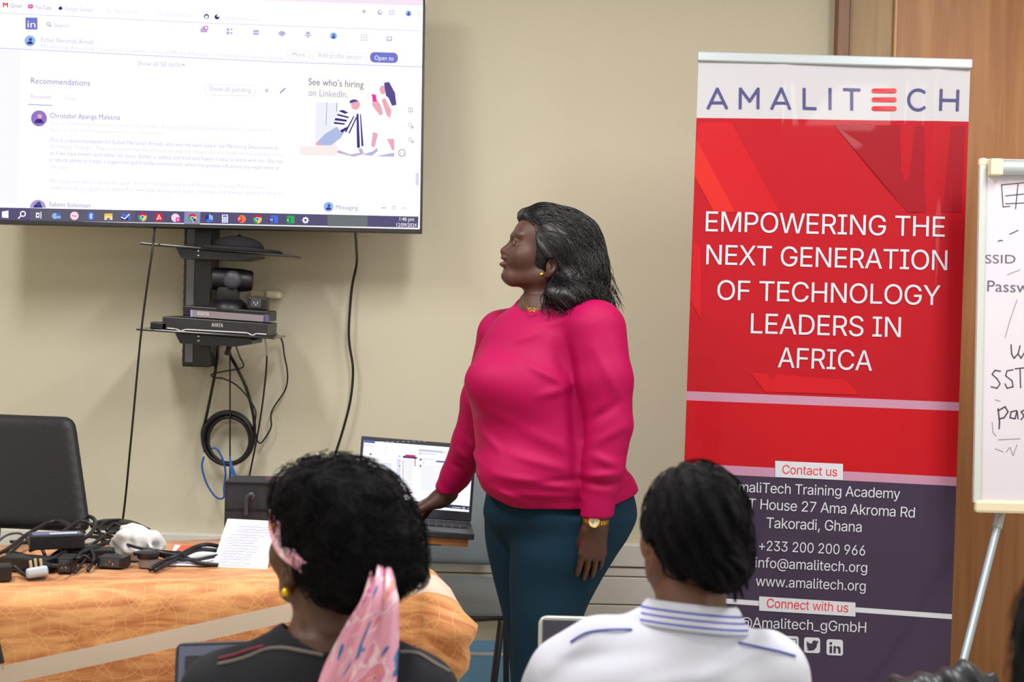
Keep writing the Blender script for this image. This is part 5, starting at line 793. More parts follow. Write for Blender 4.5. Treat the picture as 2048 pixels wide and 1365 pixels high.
for pts in ([(2010, 676), (2020, 640), (2034, 600)], [(1996, 880), (2040, 878)], [(2012, 905), (2020, 895), (2026, 912), (2034, 890)], [(1984, 845), (1986, 866), (1992, 872)], [(1990, 800), (2000, 803)], [(1990, 898), (2006, 904)], [(2014, 550), (2040, 540)]): b = MB(); pxline(b, WP, pts, 1.3, m_ink2, 0.0008); b.build('pen_stroke', brd)

m_tube = mat('grey_steel_tube', (158, 172, 182), 0.35, 0.3)
jt = at(2001, 1034, 4.30); ft = CAM+(at(1918, 1362, 4.34)-jt)*0
top = at(2001, 1030, 4.30); low = at(1921, 1345, 4.05); dirn = (low-top); foot = top+dirn*((top[2]-0.015)/(top[2]-low[2]))
b = MB().tube([top, foot], 0.0115, m_tube, 14, spline=False); lg = b.build('leg', eas, auto=40)
MB().tube([top+V(0, 0, 0.012), top+dirn*0.09], 0.0145, m_alu, 14, spline=False).build('leg_collar', lg, auto=40)
f2 = V(2*WO[0]-foot[0], foot[1], 0.015); t2 = V(2*WO[0]-top[0], top[1]-0.02, top[2])
MB().tube([t2, f2], 0.0115, m_tube, 14, spline=False).build('leg', eas, auto=40)
MB().tube([WP.p(0, hh-0.1, -0.02), V(WO[0], WO[1]+0.62, 0.015)], 0.0115, m_tube, 14, spline=False).build('leg', eas, auto=40)

# ================================================================ table, cloth and what lies on it
TZ = 0.745
A0 = V(-1.09, 3.20, 0); A1 = V(-0.15, 3.515, 0); tdx = nrm(A1-A0); tdy = V(-tdx[1], tdx[0], 0)
TLN, TDP = 1.75, 0.62; TOr = A1-tdx*TLN                    # front-left corner; the table runs tdx, its depth tdy
def tpt(s, t, z=TZ): return TOr+tdx*s+tdy*t+V(0, 0, z)
tb = thing('folding_table', 'long folding table hidden under an orange patterned cloth', 'table', tpt(TLN/2, TDP/2, 0))
TR_ = np.stack([tdx, tdy, V(0, 0, 1)], 1)
MB().box(tpt(TLN/2, TDP/2, TZ-0.018), (TLN/2-0.01, TDP/2-0.01, 0.015), mat('table_board', (190, 170, 140), 0.5), R=TR_, bev=0.004).build('tabletop', tb)
for s_ in (0.12, TLN-0.12):
    for t_ in (0.08, TDP-0.08): MB().tube([tpt(s_, t_, 0), tpt(s_, t_, TZ-0.033)], 0.014, m_blackm, 10, spline=False).build('leg', tb)
# cloth: unrolled coordinates (s, t) kept in a UV map so the woven pattern follows the drape
def cloth_mat():
    m = bpy.data.materials.new('orange_table_cloth'); m.use_nodes = True; nt = m.node_tree; N = nt.nodes.new; L = nt.links.new; b = nt.nodes['Principled BSDF']
    uv = N('ShaderNodeUVMap'); uv.uv_map = 'weave'
    sep = N('ShaderNodeSeparateXYZ'); L(uv.outputs[0], sep.inputs[0])
    def mth(op, a, c=None, d=None):
        n = N('ShaderNodeMath'); n.operation = op
        for i, x in enumerate((a, c, d)):
            if x is None: continue
            if isinstance(x, (int, float)): n.inputs[i].default_value = x
            else: L(x, n.inputs[i])
        return n.outputs[0]
    mp = N('ShaderNodeMapping'); mp.inputs['Scale'].default_value = (5, 22, 1); mp.inputs['Rotation'].default_value = (0, 0, math.radians(6)); L(uv.outputs[0], mp.inputs[0])
    nz = N('ShaderNodeTexNoise'); nz.inputs['Scale'].default_value = 1.3; nz.inputs['Detail'].default_value = 5; nz.inputs['Distortion'].default_value = 1.2; L(mp.outputs[0], nz.inputs['Vector'])
    cr = N('ShaderNodeValToRGB'); e = cr.color_ramp.elements; e[0].position = 0.36; e[0].color = (*lin((184, 108, 58)), 1); e[1].position = 0.64; e[1].color = (*lin((226, 162, 102)), 1)
    L(nz.outputs[0], cr.inputs[0])
    rings = None; P = 0.135
    for (ox, oy) in ((0, 0), (0.5, 0.5), (0.5, 0.0), (0, 0.5)):
        fx = mth('MULTIPLY', mth('SUBTRACT', mth('FRACT', mth('ADD', mth('DIVIDE', sep.outputs[0], P), ox)), 0.5), P)
        fy = mth('MULTIPLY', mth('SUBTRACT', mth('FRACT', mth('ADD', mth('DIVIDE', sep.outputs[1], P), oy)), 0.5), P)
        d = mth('SQRT', mth('ADD', mth('MULTIPLY', fx, fx), mth('MULTIPLY', fy, fy)))
        g = mth('LESS_THAN', mth('ABSOLUTE', mth('SUBTRACT', d, 0.055)), 0.0009)
        rings = g if rings is None else mth('MAXIMUM', rings, g)
    mx = N('ShaderNodeMix'); mx.data_type = 'RGBA'; mx.inputs[7].default_value = (*lin((238, 186, 122)), 1); L(mth('MULTIPLY', rings, 0.42), mx.inputs[0]); L(cr.outputs[0], mx.inputs[6])
    q = mth('ADD', sep.outputs[1], mth('MULTIPLY', mth('SUBTRACT', sep.outputs[0], 0.81), -0.176))    # slanting grey band
    band = mth('LESS_THAN', mth('ABSOLUTE', mth('ADD', q, 0.165)), 0.021)
    m2 = N('ShaderNodeMix'); m2.data_type = 'RGBA'; m2.inputs[7].default_value = (*lin((205, 186, 168)), 1); L(band, m2.inputs[0]); L(mx.outputs[2], m2.inputs[6])
    L(m2.outputs[2], b.inputs['Base Color']); b.inputs['Roughness'].default_value = 0.6; b.inputs['Sheen Weight'].default_value = 0.15
    return m
def tablecloth():
    nS, nT = 150, 16; rows = []; drop = 0.66
    # perimeter walk: front edge (left to right), rounded right corner, right edge, back
    pts = []
    for i in range(100): pts.append(((TLN-0.05)*i/100, 0.0, 0, -1, 0.0))
    rc = 0.05
    for k in range(14):
        a = math.radians(-90+90*k/13); pts.append((TLN-rc+rc*math.cos(a), rc+rc*math.sin(a), math.cos(a), math.sin(a), math.sin(math.pi*k/13)))
    for i in range(1, 36): pts.append((TLN, rc+(TDP-rc)*i/35, 1, 0, 0.0))
    vs = []; uv = []; fs = []; prof = [0.0]+list(np.linspace(0, 1, 26)[1:])
    per = 0.0; last = None; nj = 28
    inner = [(-0.0, 0.30)]
    for i, (s_, t_, ns, nt_, cor) in enumerate(pts):
        if last is not None: per += math.hypot(s_-last[0], t_-last[1])
        last = (s_, t_)
        # top surface vertex (towards the middle line), then the rounded edge, then the fall
        mid = tpt(min(s_, TLN-0.31), TDP/2 if s_ < TLN-0.31 else TDP/2)
        for j in range(nj):
            if j == 0: p = mid+V(0, 0, 0.003); U = (min(s_, TLN-0.31), TDP/2)
            elif j == 1: p = tpt(s_-ns*0.012, t_-nt_*0.012, TZ+0.003); U = (s_-ns*0.012, t_-nt_*0.012)
            elif j == 2: p = tpt(s_-ns*0.003, t_-nt_*0.003, TZ+0.001); U = (s_-ns*0.003, t_-nt_*0.003)
            else:
                f = (j-2)/(nj-3); dz = drop*f
                wave = 0.012*math.sin(per*13+0.6)*f+0.009*math.sin(per*29+2)*f*f
                fl = 0.010+0.02*f+wave*(1-cor*0.5)+cor*(0.085*min(1.0, f/0.17)-0.17*max(0.0, f-0.17)*(1 if f < 0.55 else 0.65/f*0.55)+0.009*math.sin(f*46)*min(1, f*8))+(0.05*math.sin(f*7.5)*0.25*(1 if ns > 0.5 else 0.25))
                p = tpt(s_+ns*fl, t_+nt_*fl, TZ-0.004-dz); U = (s_+ns*dz, t_+nt_*dz)
            vs.append(p); uv.append(U)
    n = len(pts)
    for i in range(n-1):
        for j in range(nj-1): a = i*nj+j; fs.append((a, a+1, a+nj+1, a+nj))
    # far half of the top
    o = len(vs)
    for i in range(n):
        s_ = min(pts[i][0], TLN) if i < 100 else TLN*0.985
        vs.append(tpt(min(s_, TLN-0.31), TDP/2, TZ+0.003)); uv.append((min(s_, TLN-0.31), TDP/2)); vs.append(tpt(s_, TDP, TZ+0.002)); uv.append((s_, TDP))
        vs.append(tpt(s_, TDP+0.012, TZ-0.35)); uv.append((s_, TDP+0.35))
    for i in range(99): a = o+i*3; fs += [(a, a+3, a+4, a+1), (a+1, a+4, a+5, a+2)]
    me = bpy.data.meshes.new('tablecloth'); base = tpt(TLN/2, TDP/2, 0)
    me.from_pydata([tuple(v) for v in vs], [], fs); me.materials.append(cloth_mat())
    l = me.uv_layers.new(name='weave')
    for lp in me.loops: l.data[lp.index].uv = uv[lp.vertex_index]
    me.polygons.foreach_set('use_smooth', [True]*len(me.polygons))
    o = bpy.data.objects.new('tablecloth', me); COL.objects.link(o)
    md = o.modifiers.new('thick', 'SOLIDIFY'); md.thickness = 0.0025; md.offset = -1
    return tag(o, 'orange patterned tablecloth with a slanting grey band, draped over the long table', 'tablecloth')
tablecloth()
CZ = TZ+0.006
def tab(px, py, z=CZ):
    d = ray(px, py); return CAM+d*((z-CAM[2])/d[2])

# black case with strap, standing at the back of the table
ck = thing('black_case', 'black fabric case with a strap handle standing at the back of the table', 'case', at(512, 1078, 3.92))
m_cs = mat('black_nylon', (38, 38, 46), 0.6, bump=0.3, bscale=250)
cz0 = at(512, 1080, 3.92)[2]
b = MB(); ca = at(449, 962, 3.92); cb = at(604, 962, 3.92)
b.box(((ca[0]+cb[0])/2, 3.98, (ca[2]+CZ)/2+0.001), ((cb[0]-ca[0])/2, 0.06, (ca[2]-CZ)/2), m_cs, bev=0.008); b.build('body', ck)
b = MB(); zz = at(450, 1018, 3.919)[2]; b.box(((ca[0]+cb[0])/2, 3.919, zz), ((cb[0]-ca[0])/2-0.004, 0.002, 0.002), m_black)
b.box(((ca[0]+cb[0])/2, 3.92, ca[2]-0.004), ((cb[0]-ca[0])/2-0.002, 0.004, 0.0025), m_black, bev=0.001); b.build('zip', ck)
b = MB(); b.tube([at(492, 1032, 3.915), at(493, 1000, 3.905), at(500, 990, 3.90), at(507, 990, 3.90)], 0.006, m_dgrey, 8); b.tube([at(507, 990, 3.9), at(503, 1004, 3.91)], 0.005, m_dgrey, 8, spline=False); b.build('strap', ck, smooth=True)
b = MB(); b.box(at(548, 959, 3.97), (0.022, 0.025, 0.0025), mat('maroon_label', (84, 52, 66), 0.6), bev=0.001); b.build('label_patch', ck)
tag(MB().prism([at(562, 962, 3.95), at(572, 950, 3.95), at(585, 948, 3.95), at(592, 962, 3.95)], (0, 0.05, 0.0), mat('tissue', (208, 207, 208), 0.9)).build('paper_tissue'), 'white tissue peeking out on top of the black case', 'tissue')

# handwritten sheet leaning on the case
c4 = [at(422, 1139, 3.54), at(533, 1147, 3.52), at(552, 1043, 3.80), at(455, 1038, 3.82)]
z0 = CZ+0.001
pp = thing('paper_sheet', 'white sheet with handwriting leaning on the black case', 'paper', c4[0])
pe = nrm(c4[1]-c4[0]); pu = c4[3]+c4[2]-c4[0]-c4[1]; PP = Plane((c4[0]+c4[1])/2, pe, pu-pe*(pu@pe))
b = MB(); mp_ = mat('white_paper', (222, 222, 236), 0.8)
b.prism(c4, PP.n*-0.0012, mp_); b.build('sheet', pp)
b = MB(); ink = mat('pale_ink', (168, 164, 196), 0.7); r_ = random.Random(3)
for k in range(15):
    y = 1052+k*5.6; x = 463-k*1.95+(14 if k < 3 else 0); pts = []; xe = x+(58 if k > 3 else 70)+r_.random()*16
    while x < xe: pts.append((x, y+r_.uniform(-1.5, 1.5)+(x-440)*0.05)); x += r_.uniform(2, 4)
    b = MB(); pxline(b, PP, pts, 0.8, ink, 0.0016); b.build('handwritten_line', pp)

# chargers, plugs and cords in a heap
m_chg = mat('charger_black', (27, 27, 33), 0.4); m_pin = mat('brass_pins', (196, 176, 140), 0.3, 0.8); m_chr = mat('chrome', (200, 200, 205), 0.2, 1.0)
def brick(name, label, cpx, size, yaw, lift=0.0, tilt=0.0, sticker=False, socket=False):
    c = tab(*cpx); R = eul(tilt, 0, yaw); c = c+V(0, 0, size[2]/2+lift)
    t = thing(name, label, 'power adapter', c-V(0, 0, size[2]/2))
    MB().box(c, (size[0]/2, size[1]/2, size[2]/2), m_chg, R=R, bev=0.003).build('case', t)
    if sticker:
        q = MB(); q.box(c+R@V(0, 0, size[2]/2), (size[0]*0.44, size[1]*0.4, 0.0006), mat('grey_sticker', (92, 100, 136), 0.5), R=R)
        q.box(c+R@V(size[0]*0.12, -size[1]*0.12, size[2]/2+0.0008), (size[0]*0.25, size[1]*0.1, 0.0005), m_ltr, R=R); q.build('sticker', t)
    if socket:
        ex = R@V(0, -size[1]/2, 0); q = MB(); q.box(c+ex, (size[0]*0.36, 0.0012, size[2]*0.36), m_dgrey, R=R, bev=0.0008)
        for dx in (-1, 0, 1): q.box(c+ex+R@V(dx*size[0]*0.13, -0.001, (-0.1 if dx else 0.12)*size[2]), (0.0012, 0.0015, 0.0028), m_chr, R=R)
        q.build('socket', t)
    brk.append(t); return t
brk = []; plg = []
brick('laptop_charger', 'black power brick with a grey sticker, lying on top of the cord heap', (112, 1126), (0.125, 0.06, 0.034), math.radians(22), 0.036, sticker=True)
brick('laptop_charger', 'black power brick at the bottom of the heap, left under the stickered one', (58, 1141), (0.12, 0.055, 0.032), math.radians(-14))
brick('laptop_charger', 'small black adapter with a socket in its end, below the stickered brick', (134, 1143), (0.034, 0.06, 0.036), math.radians(4), socket=True)
brick('laptop_charger', 'black adapter with a socket near the crumpled tissue', (228, 1134), (0.064, 0.05, 0.026), math.radians(-8), socket=True)
brick('laptop_charger', 'black power brick behind the heap of cords, under the tangled loops', (180, 1122), (0.11, 0.05, 0.03), math.radians(10))
t = brick('laptop_charger', 'black plug block with a yellow edge at the far left of the table', (4, 1160), (0.04, 0.05, 0.034), math.radians(20))
c = tab(16, 1160); MB().box(c+V(0.0045, 0, 0.016), (0.0015, 0.016, 0.013), mat('yellow_plastic', (190, 160, 50), 0.5), R=eul(0, 0, math.radians(20)), bev=0.001).build('yellow_edge', t)
# three-pin plug lying on its back
c = tab(74, 1158); pl = thing('mains_plug', 'pale three-pin mains plug lying with its pins up', 'plug', c); plg.append(pl); R = eul(math.radians(-18), math.radians(-8), math.radians(20))
MB().box(c+V(0, 0, 0.013), (0.024, 0.024, 0.011), mat('grey_plug', (176, 188, 198), 0.35), R=R, bev=0.006).build('body', pl, auto=50)
for (dx, dy, h) in ((-0.011, -0.006, 0.018), (0.011, -0.006, 0.018), (0.0, 0.012, 0.023)): MB().box(c+V(0, 0, 0.013)+R@V(dx, dy, 0.011+h/2), (0.0032, 0.002, h/2), m_pin, R=R, bev=0.001).build('pin', pl)
c = tab(296, 1134); pl = thing('mains_plug', 'grey and black plug right of the socket adapter, with its cord behind', 'plug', c); plg.append(pl)
MB().lathe(c, (0, 0, 1), [(0.024, 0.02), (0.026, 0.024), (0.026, 0.034), (0.02, 0.038)], m_chg, 20).build('cap', pl, auto=40)
MB().lathe(c, (0, 0, 1), [(0.021, 0.0), (0.022, 0.004), (0.022, 0.02)], mat('clear_grey_plastic', (140, 134, 132), 0.3), 20).build('body', pl, auto=40)
# crumpled tissue
def crumple(name, label, ctr, r, amp, seed, m):
    sd = SD(); sd.ell(ctr, r, 0)
    sd.disp = lambda X: amp*np.abs(snoise(X, 70, seed))+amp*0.5*snoise(X, 150, seed+1)
    v, f = sd.mesh(0.004); v[:, 2] = np.maximum(v[:, 2], CZ+0.0005)
    return tag(npmesh(name, v, f, m, smooth=False), label, 'tissue')
c = tab(262, 1122); crumple('crumpled_tissue', 'crumpled white tissue among the cords', c+V(0.008, 0.02, 0.035), (0.058, 0.03, 0.042), 0.011, 5, mat('tissue', (208, 207, 208), 0.9))
# leaflet
c = [tab(330, 1132), tab(432, 1133), tab(440, 1096), tab(350, 1092)]
lf = thing('leaflet', 'white leaflet with an orange patch lying beneath the cords', 'paper', (c[0]+c[2])/2)
MB().prism(c, (0, 0, 0.002), mat('white_paper', (222, 222, 236), 0.8)).build('sheet', lf)
c = [tab(352, 1104)+V(0, 0, .0026), tab(382, 1105)+V(0, 0, .0026), tab(398, 1093)+V(0, 0, .0026), tab(362, 1093)+V(0, 0, .0026)]; MB().poly(c, mat('orange_print', (228, 92, 56), 0.6)).build('printed_patch', lf)
# cords: each one a cable of its own, drawn through points above the table
def cord(root, pts, r=0.0044, m=m_rubber):
    P = []
    for (x, y, h) in pts: P.append(tab(x, y, CZ+h))
    return MB().tube(P, r, m, 8).build('cord', root, smooth=True)
cord(brk[0], [(-10, 1112, 0.01), (20, 1096, 0.02), (60, 1066, 0.035), (110, 1043, 0.05), (150, 1056, 0.05), (168, 1066, 0.03)], 0.0052)
cord(brk[0], [(95, 1120, 0.012), (130, 1096, 0.03), (165, 1080, 0.045), (186, 1062, 0.055), (190, 1042, 0.058), (176, 1034, 0.055), (160, 1050, 0.045), (158, 1064, 0.03)], 0.0052)
cord(brk[4], [(80, 1140, 0.012), (105, 1118, 0.025), (150, 1098, 0.03), (205, 1090, 0.03), (240, 1070, 0.03), (242, 1055, 0.03), (228, 1050, 0.028), (214, 1062, 0.02)], 0.0052)
cord(brk[5], [(-8, 1088, 0.02), (12, 1072, 0.03), (36, 1067, 0.032), (52, 1076, 0.025), (60, 1094, 0.012)], 0.003, m_dgrey)
cord(brk[4], [(186, 1066, 0.03), (220, 1072, 0.034), (250, 1088, 0.04), (285, 1098, 0.035), (330, 1104, 0.02), (362, 1106, 0.012)], 0.004)
cord(plg[1], [(300, 1140, 0.006), (330, 1122, 0.012), (360, 1110, 0.02), (390, 1095, 0.028), (415, 1090, 0.03), (440, 1094, 0.02)], 0.0052)
cord(plg[1], [(270, 1108, 0.03), (300, 1102, 0.026), (330, 1108, 0.02), (365, 1114, 0.014), (395, 1126, 0.008), (436, 1131, 0.005)], 0.0052)
cord(plg[1], [(310, 1142, 0.005), (345, 1124, 0.01), (372, 1110, 0.016), (400, 1100, 0.02), (438, 1102, 0.014)], 0.0052)
cord(brk[2], [(150, 1146, 0.004), (166, 1126, 0.014), (186, 1104, 0.024), (205, 1108, 0.02), (212, 1118, 0.01), (200, 1134, 0.004)], 0.0032)
cord(brk[1], [(20, 1084, 0.004), (70, 1082, 0.006), (130, 1075, 0.006), (190, 1074, 0.006), (240, 1078, 0.005)], 0.004)
cord(plg[0], [(2, 1118, 0.006), (16, 1112, 0.012), (30, 1120, 0.01), (36, 1134, 0.005), (50, 1150, 0.004)], 0.003)
cord(brk[3], [(120, 1100, 0.03), (150, 1118, 0.03), (168, 1112, 0.035), (180, 1120, 0.025), (190, 1130, 0.008)], 0.003)
cord(brk[4], [(196, 1058, 0.014), (210, 1046, 0.016), (236, 1040, 0.018), (250, 1046, 0.016), (244, 1060, 0.008)], 0.0036)
for rt_, pts in ((brk[0], [(60, 1102, 0.02), (92, 1088, 0.04), (128, 1062, 0.055), (158, 1044, 0.06), (180, 1048, 0.055), (200, 1066, 0.035), (205, 1086, 0.02)]), (brk[1], [(0, 1126, 0.012), (28, 1100, 0.025), (48, 1086, 0.03), (78, 1092, 0.03), (90, 1112, 0.01)]),
                 (brk[4], [(150, 1096, 0.02), (186, 1088, 0.035), (222, 1066, 0.035), (262, 1082, 0.03), (300, 1098, 0.02), (340, 1112, 0.01)]), (brk[4], [(140, 1086, 0.02), (172, 1074, 0.03), (206, 1080, 0.03), (226, 1098, 0.015), (210, 1112, 0.006)]),
                 (brk[2], [(146, 1120, 0.02), (170, 1104, 0.03), (196, 1096, 0.03), (216, 1102, 0.022), (236, 1112, 0.012)]), (brk[3], [(176, 1142, 0.004), (188, 1118, 0.02), (178, 1100, 0.03), (160, 1108, 0.03), (150, 1130, 0.01)]),
                 (brk[5], [(10, 1150, 0.012), (26, 1134, 0.02), (44, 1148, 0.008), (58, 1156, 0.004)]), (brk[1], [(6, 1104, 0.006), (46, 1110, 0.012), (90, 1128, 0.03), (120, 1132, 0.03), (150, 1124, 0.016)]),
                 (plg[1], [(236, 1126, 0.004), (262, 1112, 0.012), (300, 1106, 0.016), (342, 1118, 0.01), (392, 1120, 0.012), (436, 1112, 0.012)])): cord(rt_, pts)
# barrel connector hanging at the left edge of the frame
hp = [at(-14, 1255, 3.16), at(-6, 1285, 3.155), at(0, 1310, 3.15), at(4, 1328, 3.15)]
hc = thing('charger_cable', 'black charger cable with a metal tip hanging before the tablecloth', 'cable', hp[0])
MB().tube([at(-20, 1175, 3.2)]+hp, 0.003, m_rubber, 8).build('cord', hc, smooth=True)
d = nrm(hp[3]-hp[2]); MB().tube([hp[1], hp[3]], 0.006, m_black, 10, spline=False).build('plug', hc); MB().tube([hp[3], hp[3]+d*0.014], 0.003, m_chr, 10, spline=False).build('metal_tip', hc)

# ================================================================ office chair behind the table
oc = at(-40, 1000, 4.38); ochair = thing('office_chair', 'black leather office chair behind the table at the left', 'chair', (oc[0], oc[1]-0.2, 0))
m_lth = mat('black_leather', (30, 30, 38), 0.55, bump=0.25, bscale=160)
sd = SD(); ctr = at(-45, 945, 4.40); kk = 4.4/FPX
R = eul(math.radians(-8), 0, math.radians(-6))
def backd(X):
    return 0
bt_, bb_ = at(-45, 824, 4.44), at(-45, 1058, 4.36); bR = eul(math.radians(-18)*0.5, math.radians(1.4), 0); bcn = (bt_+bb_)/2; bhh = (bt_-bb_)[2]/2
def backrest_solid(X):
    q = (X-bcn)@bR; f_ = np.clip((bhh-q[:, 2])/(2*bhh), 0, 1); h_ = np.stack([(194+58*f_)*kk-0.03, np.full(len(X), 0.0), np.full(len(X), bhh-0.03)], 1)
    q[:, 1] += 0.05*(q[:, 0]/0.3)**2
    a_ = np.abs(q)-h_; a_[:, 0] = np.maximum(a_[:, 0], -1)
    return np.linalg.norm(np.maximum(a_, 0), axis=1)+np.minimum(a_.max(axis=1), 0)-0.03
sd._add(backrest_solid, bcn, 0.55, 0, 1)
v, f = sd.mesh(0.008); v = relax(v, f, 6); npmesh('backrest', v, f, m_lth, ochair)
sd = SD(); zc = at(-45, 1068, 4.3)[2]
sd.box((oc[0], 4.14, 0.47), (0.25, 0.25, 0.045), 0.04, 0); v, f = sd.mesh(0.01); npmesh('seat', v, f, m_lth, ochair)
MB().box((oc[0], 4.39, 0.58), (0.05, 0.012, 0.12), m_black, R=eul(math.radians(-10), 0, 0), bev=0.004).build('back_support', ochair)
ar = [at(192, 1052, 4.3), at(215, 1050, 4.22), at(255, 1054, 4.08), at(286, 1066, 3.98), at(292, 1075, 3.97)]
for sx in (1, -1):
    P = [p.copy() for p in ar]
    if sx < 0:
        for p in P: p[0] = 2*oc[0]-p[0]-0.05
    MB().tube(P, [0.018, 0.025, 0.026, 0.024, 0.016], m_black, 10, flat=0.7).build('armrest', ochair, smooth=True)
    MB().tube([P[2]+V(0, 0, -0.012), V(P[1][0]-sx*0.05, 4.2, 0.55), V(oc[0]+sx*0.2, 4.2, 0.46)], 0.014, m_black, 10).build('arm_support', ochair, smooth=True)
MB().tube([(oc[0], 4.16, 0.1), (oc[0], 4.16, 0.43)], 0.025, m_blackm, 14, spline=False).build('gas_column', ochair)
for k in range(5):
    a = k*2*math.pi/5+0.3; e = V(oc[0]+0.29*math.cos(a), 4.16+0.29*math.sin(a), 0.07); l = MB().tube([(oc[0], 4.16, 0.11), e], 0.02, m_black, 10, spline=False).build('base_leg', ochair)
    MB().lathe(e+V(0, -0.012, -0.04), (0, 1, 0), [(0.02, 0), (0.028, 0.004), (0.028, 0.02), (0.02, 0.024)], m_black, 16).build('caster', l)

# ================================================================ grey writing-tablet chair with the presenter's laptop
gc = at(900, 1100, 4.8); gch = thing('tablet_chair', 'grey upholstered chair with black legs and a wooden writing tablet, behind the presenter', 'chair', (gc[0], 4.75, 0))
m_gr = mat('grey_upholstery', (138, 150, 157), 0.85, bump=0.3, bscale=350, sheen=0.2)
def cushion(name, c, half, rad, R, root, m=m_gr, h=0.008):
    sd = SD(); sd.box(c, half, rad, 0, R=R); v, f = sd.mesh(h); return npmesh(name, v, f, m, root)
pb = at(897, 1036, 5.0); kb = 5.0/FPX
cushion('backrest', pb, (0.205, 0.022, 92*kb), 0.02, eul(math.radians(-6), 0, 0), gch)
ps = at(905, 1186, 4.74)
cushion('seat', V(ps[0], 4.76, 0.452), (0.205, 0.215, 0.028), 0.025, eul(0, 0, 0), gch)
rz = at(965, 1237, 4.56)[2]
for sx in (-1, 1):
    xs_ = ps[0]+sx*0.17
    MB().tube([(xs_, 4.57, rz), (xs_, 4.95, rz-0.005)], 0.0105, m_blackm, 10, spline=False).build('side_rail', gch)
    MB().tube([(xs_+sx*0.0, 4.95, rz), (xs_, 5.035, 0.8)], 0.0105, m_blackm, 10, spline=False).build('back_post', gch)
    MB().tube([(xs_, 4.94, rz), (xs_+sx*0.01, 5.06, 0.012)], 0.0105, m_blackm, 10, spline=False).build('leg', gch)
e0 = at(1003, 1243, 4.56); e1 = at(988, 1362, 4.52); dd = e1-e0; fl = e0+dd*((e0[2]-0.012)/(e0[2]-e1[2]))
MB().tube([e0, fl], 0.0115, m_blackm, 10, spline=False).build('leg', gch)
MB().tube([V(2*ps[0]-e0[0], e0[1], e0[2]), V(2*ps[0]-fl[0], fl[1], 0.012)], 0.0115, m_blackm, 10, spline=False).build('leg', gch)
MB().tube([at(855, 1244, 4.56), at(1006, 1234, 4.56)], 0.0115, m_blackm, 10, spline=False).build('front_rail', gch)
LR = eul(0, math.radians(3.6), math.radians(4))                     # the tablet sags a little to the right
lb0 = at(826, 1036, 4.63)                                           # middle of the laptop hinge
def lp(x, y, z): return lb0+LR@V(x, y, z)
b = MB(); b.box(lp(-0.035, -0.1, -0.031), (0.2, 0.125, 0.011), wood('tablet_wood', (150, 96, 52), (176, 118, 68), (4, 4, 30)), R=LR, bev=0.002); b.build('writing_tablet', gch)
b = MB(); b.box(lp(-0.02, -0.12, -0.049), (0.11, 0.03, 0.008), m_black, R=LR, bev=0.003); b.tube([lp(-0.1, -0.1, -0.05), V(lp(-0.17, 0, 0)[0], 4.72, 0.56), V(ps[0]-0.17, 4.7, rz)], 0.0105, m_blackm, 10); b.build('tablet_bracket', gch, smooth=False)
lap = thing('laptop', 'open dark laptop with a bright white screen on the wooden tablet beside the presenter', 'laptop', lp(0, -0.11, -0.02))
m_lap = mat('laptop_shell', (44, 46, 56), 0.4)
b = MB(); b.box(lp(0, -0.118, -0.01), (0.181, 0.118, 0.009), m_lap, R=LR, bev=0.003); bs = b.build('base', lap)
b = MB(); b.box(lp(0, -0.085, -0.0005), (0.165, 0.055, 0.001), mat('keyboard_bed', (70, 78, 96), 0.45), R=LR)
for i in range(14):
    for j in range(5): b.box(lp(-0.153+i*0.0236, -0.04-j*0.021, 0.0012), (0.0095, 0.0085, 0.0012), mat('key_caps', (34, 36, 46), 0.5), R=LR)
b.build('keyboard', bs)
b = MB(); b.box(lp(0, -0.19, -0.0006), (0.05, 0.032, 0.0008), mat('touchpad', (58, 64, 80), 0.35), R=LR); b.build('touchpad', bs)
LD = LR@eul(math.radians(-14), 0, 0); LO = lp(0, 0.002, 0.0)
def ld(x, y, z): return LO+LD@V(x, y, z)
b = MB(); b.box(ld(0, 0.004, 0.121), (0.181, 0.004, 0.121), m_lap, R=LD, bev=0.003); lid = b.build('lid', lap)
LP = Plane(ld(0, -0.0005, 0.13), LD[:, 0], LD[:, 2])
b = MB(); b.poly([LP.p(x, z, 0.0002) for x, z in ((-0.172, -0.1), (0.172, -0.1), (0.172, 0.098), (-0.172, 0.098))], glow('laptop_white', (250, 250, 255), 1.05)); lsc = b.build('screen', lap)
MB().lathe(LP.p(0.0, 0.1035, 0), LP.n, [(0.004, 0), (0.004, 0.0006)], glow('camera_glint', (60, 96, 110), 0.6), 12).build('webcam', lid)
k_ = 1/4.873
def L(x, y): return (700+x*k_, 840+y*k_)
b = MB(); g1 = glow('mail_grey', (206, 208, 228)); g2 = glow('mail_blue', (92, 112, 190)); g3 = glow('mail_red', (200, 52, 92)); g4 = glow('mail_dark', (96, 88, 118)); g5 = glow('mail_pale', (226, 232, 246)); g6 = glow('mail_soft_blue', (190, 200, 226))
def rr(x0, y0, x1, y1, m, o=0.0006): pxpoly(b, LP, [L(x0, y0), L(x1, y0+(x1-x0)*0.085), L(x1, y1+(x1-x0)*0.085), L(x0, y1)], m, o)
rr(138, 197, 243, 222, g2); rr(670, 288, 905, 305, g6); rr(905, 312, 1030, 325, g5); rr(538, 340, 638, 362, g3, 0.0012); rr(516, 352, 652, 372, glow('mail_navy', (70, 74, 150)), 0.0009); rr(840, 398, 945, 414, g2); rr(505, 695, 608, 714, g3)
for i in range(20): rr(525, 392+i*15.5, 606, 395+i*15.5, g1)
for i in range(13): rr(512, 400+i*21, 522, 408+i*21, g4)
for i in range(4): rr(626, 378+i*20, 642, 388+i*20, g3)
for i in range(5): rr(325, 425+i*18, 405, 431+i*18, g6)
for i in range(6): rr(140, 275+i*20, 260, 277+i*20, g5); rr(90, 205+i*34, 102, 213+i*34, g1)
rr(192, 328, 210, 344, g4); rr(130, 245, 235, 250, glow('mail_pink', (240, 190, 205)))
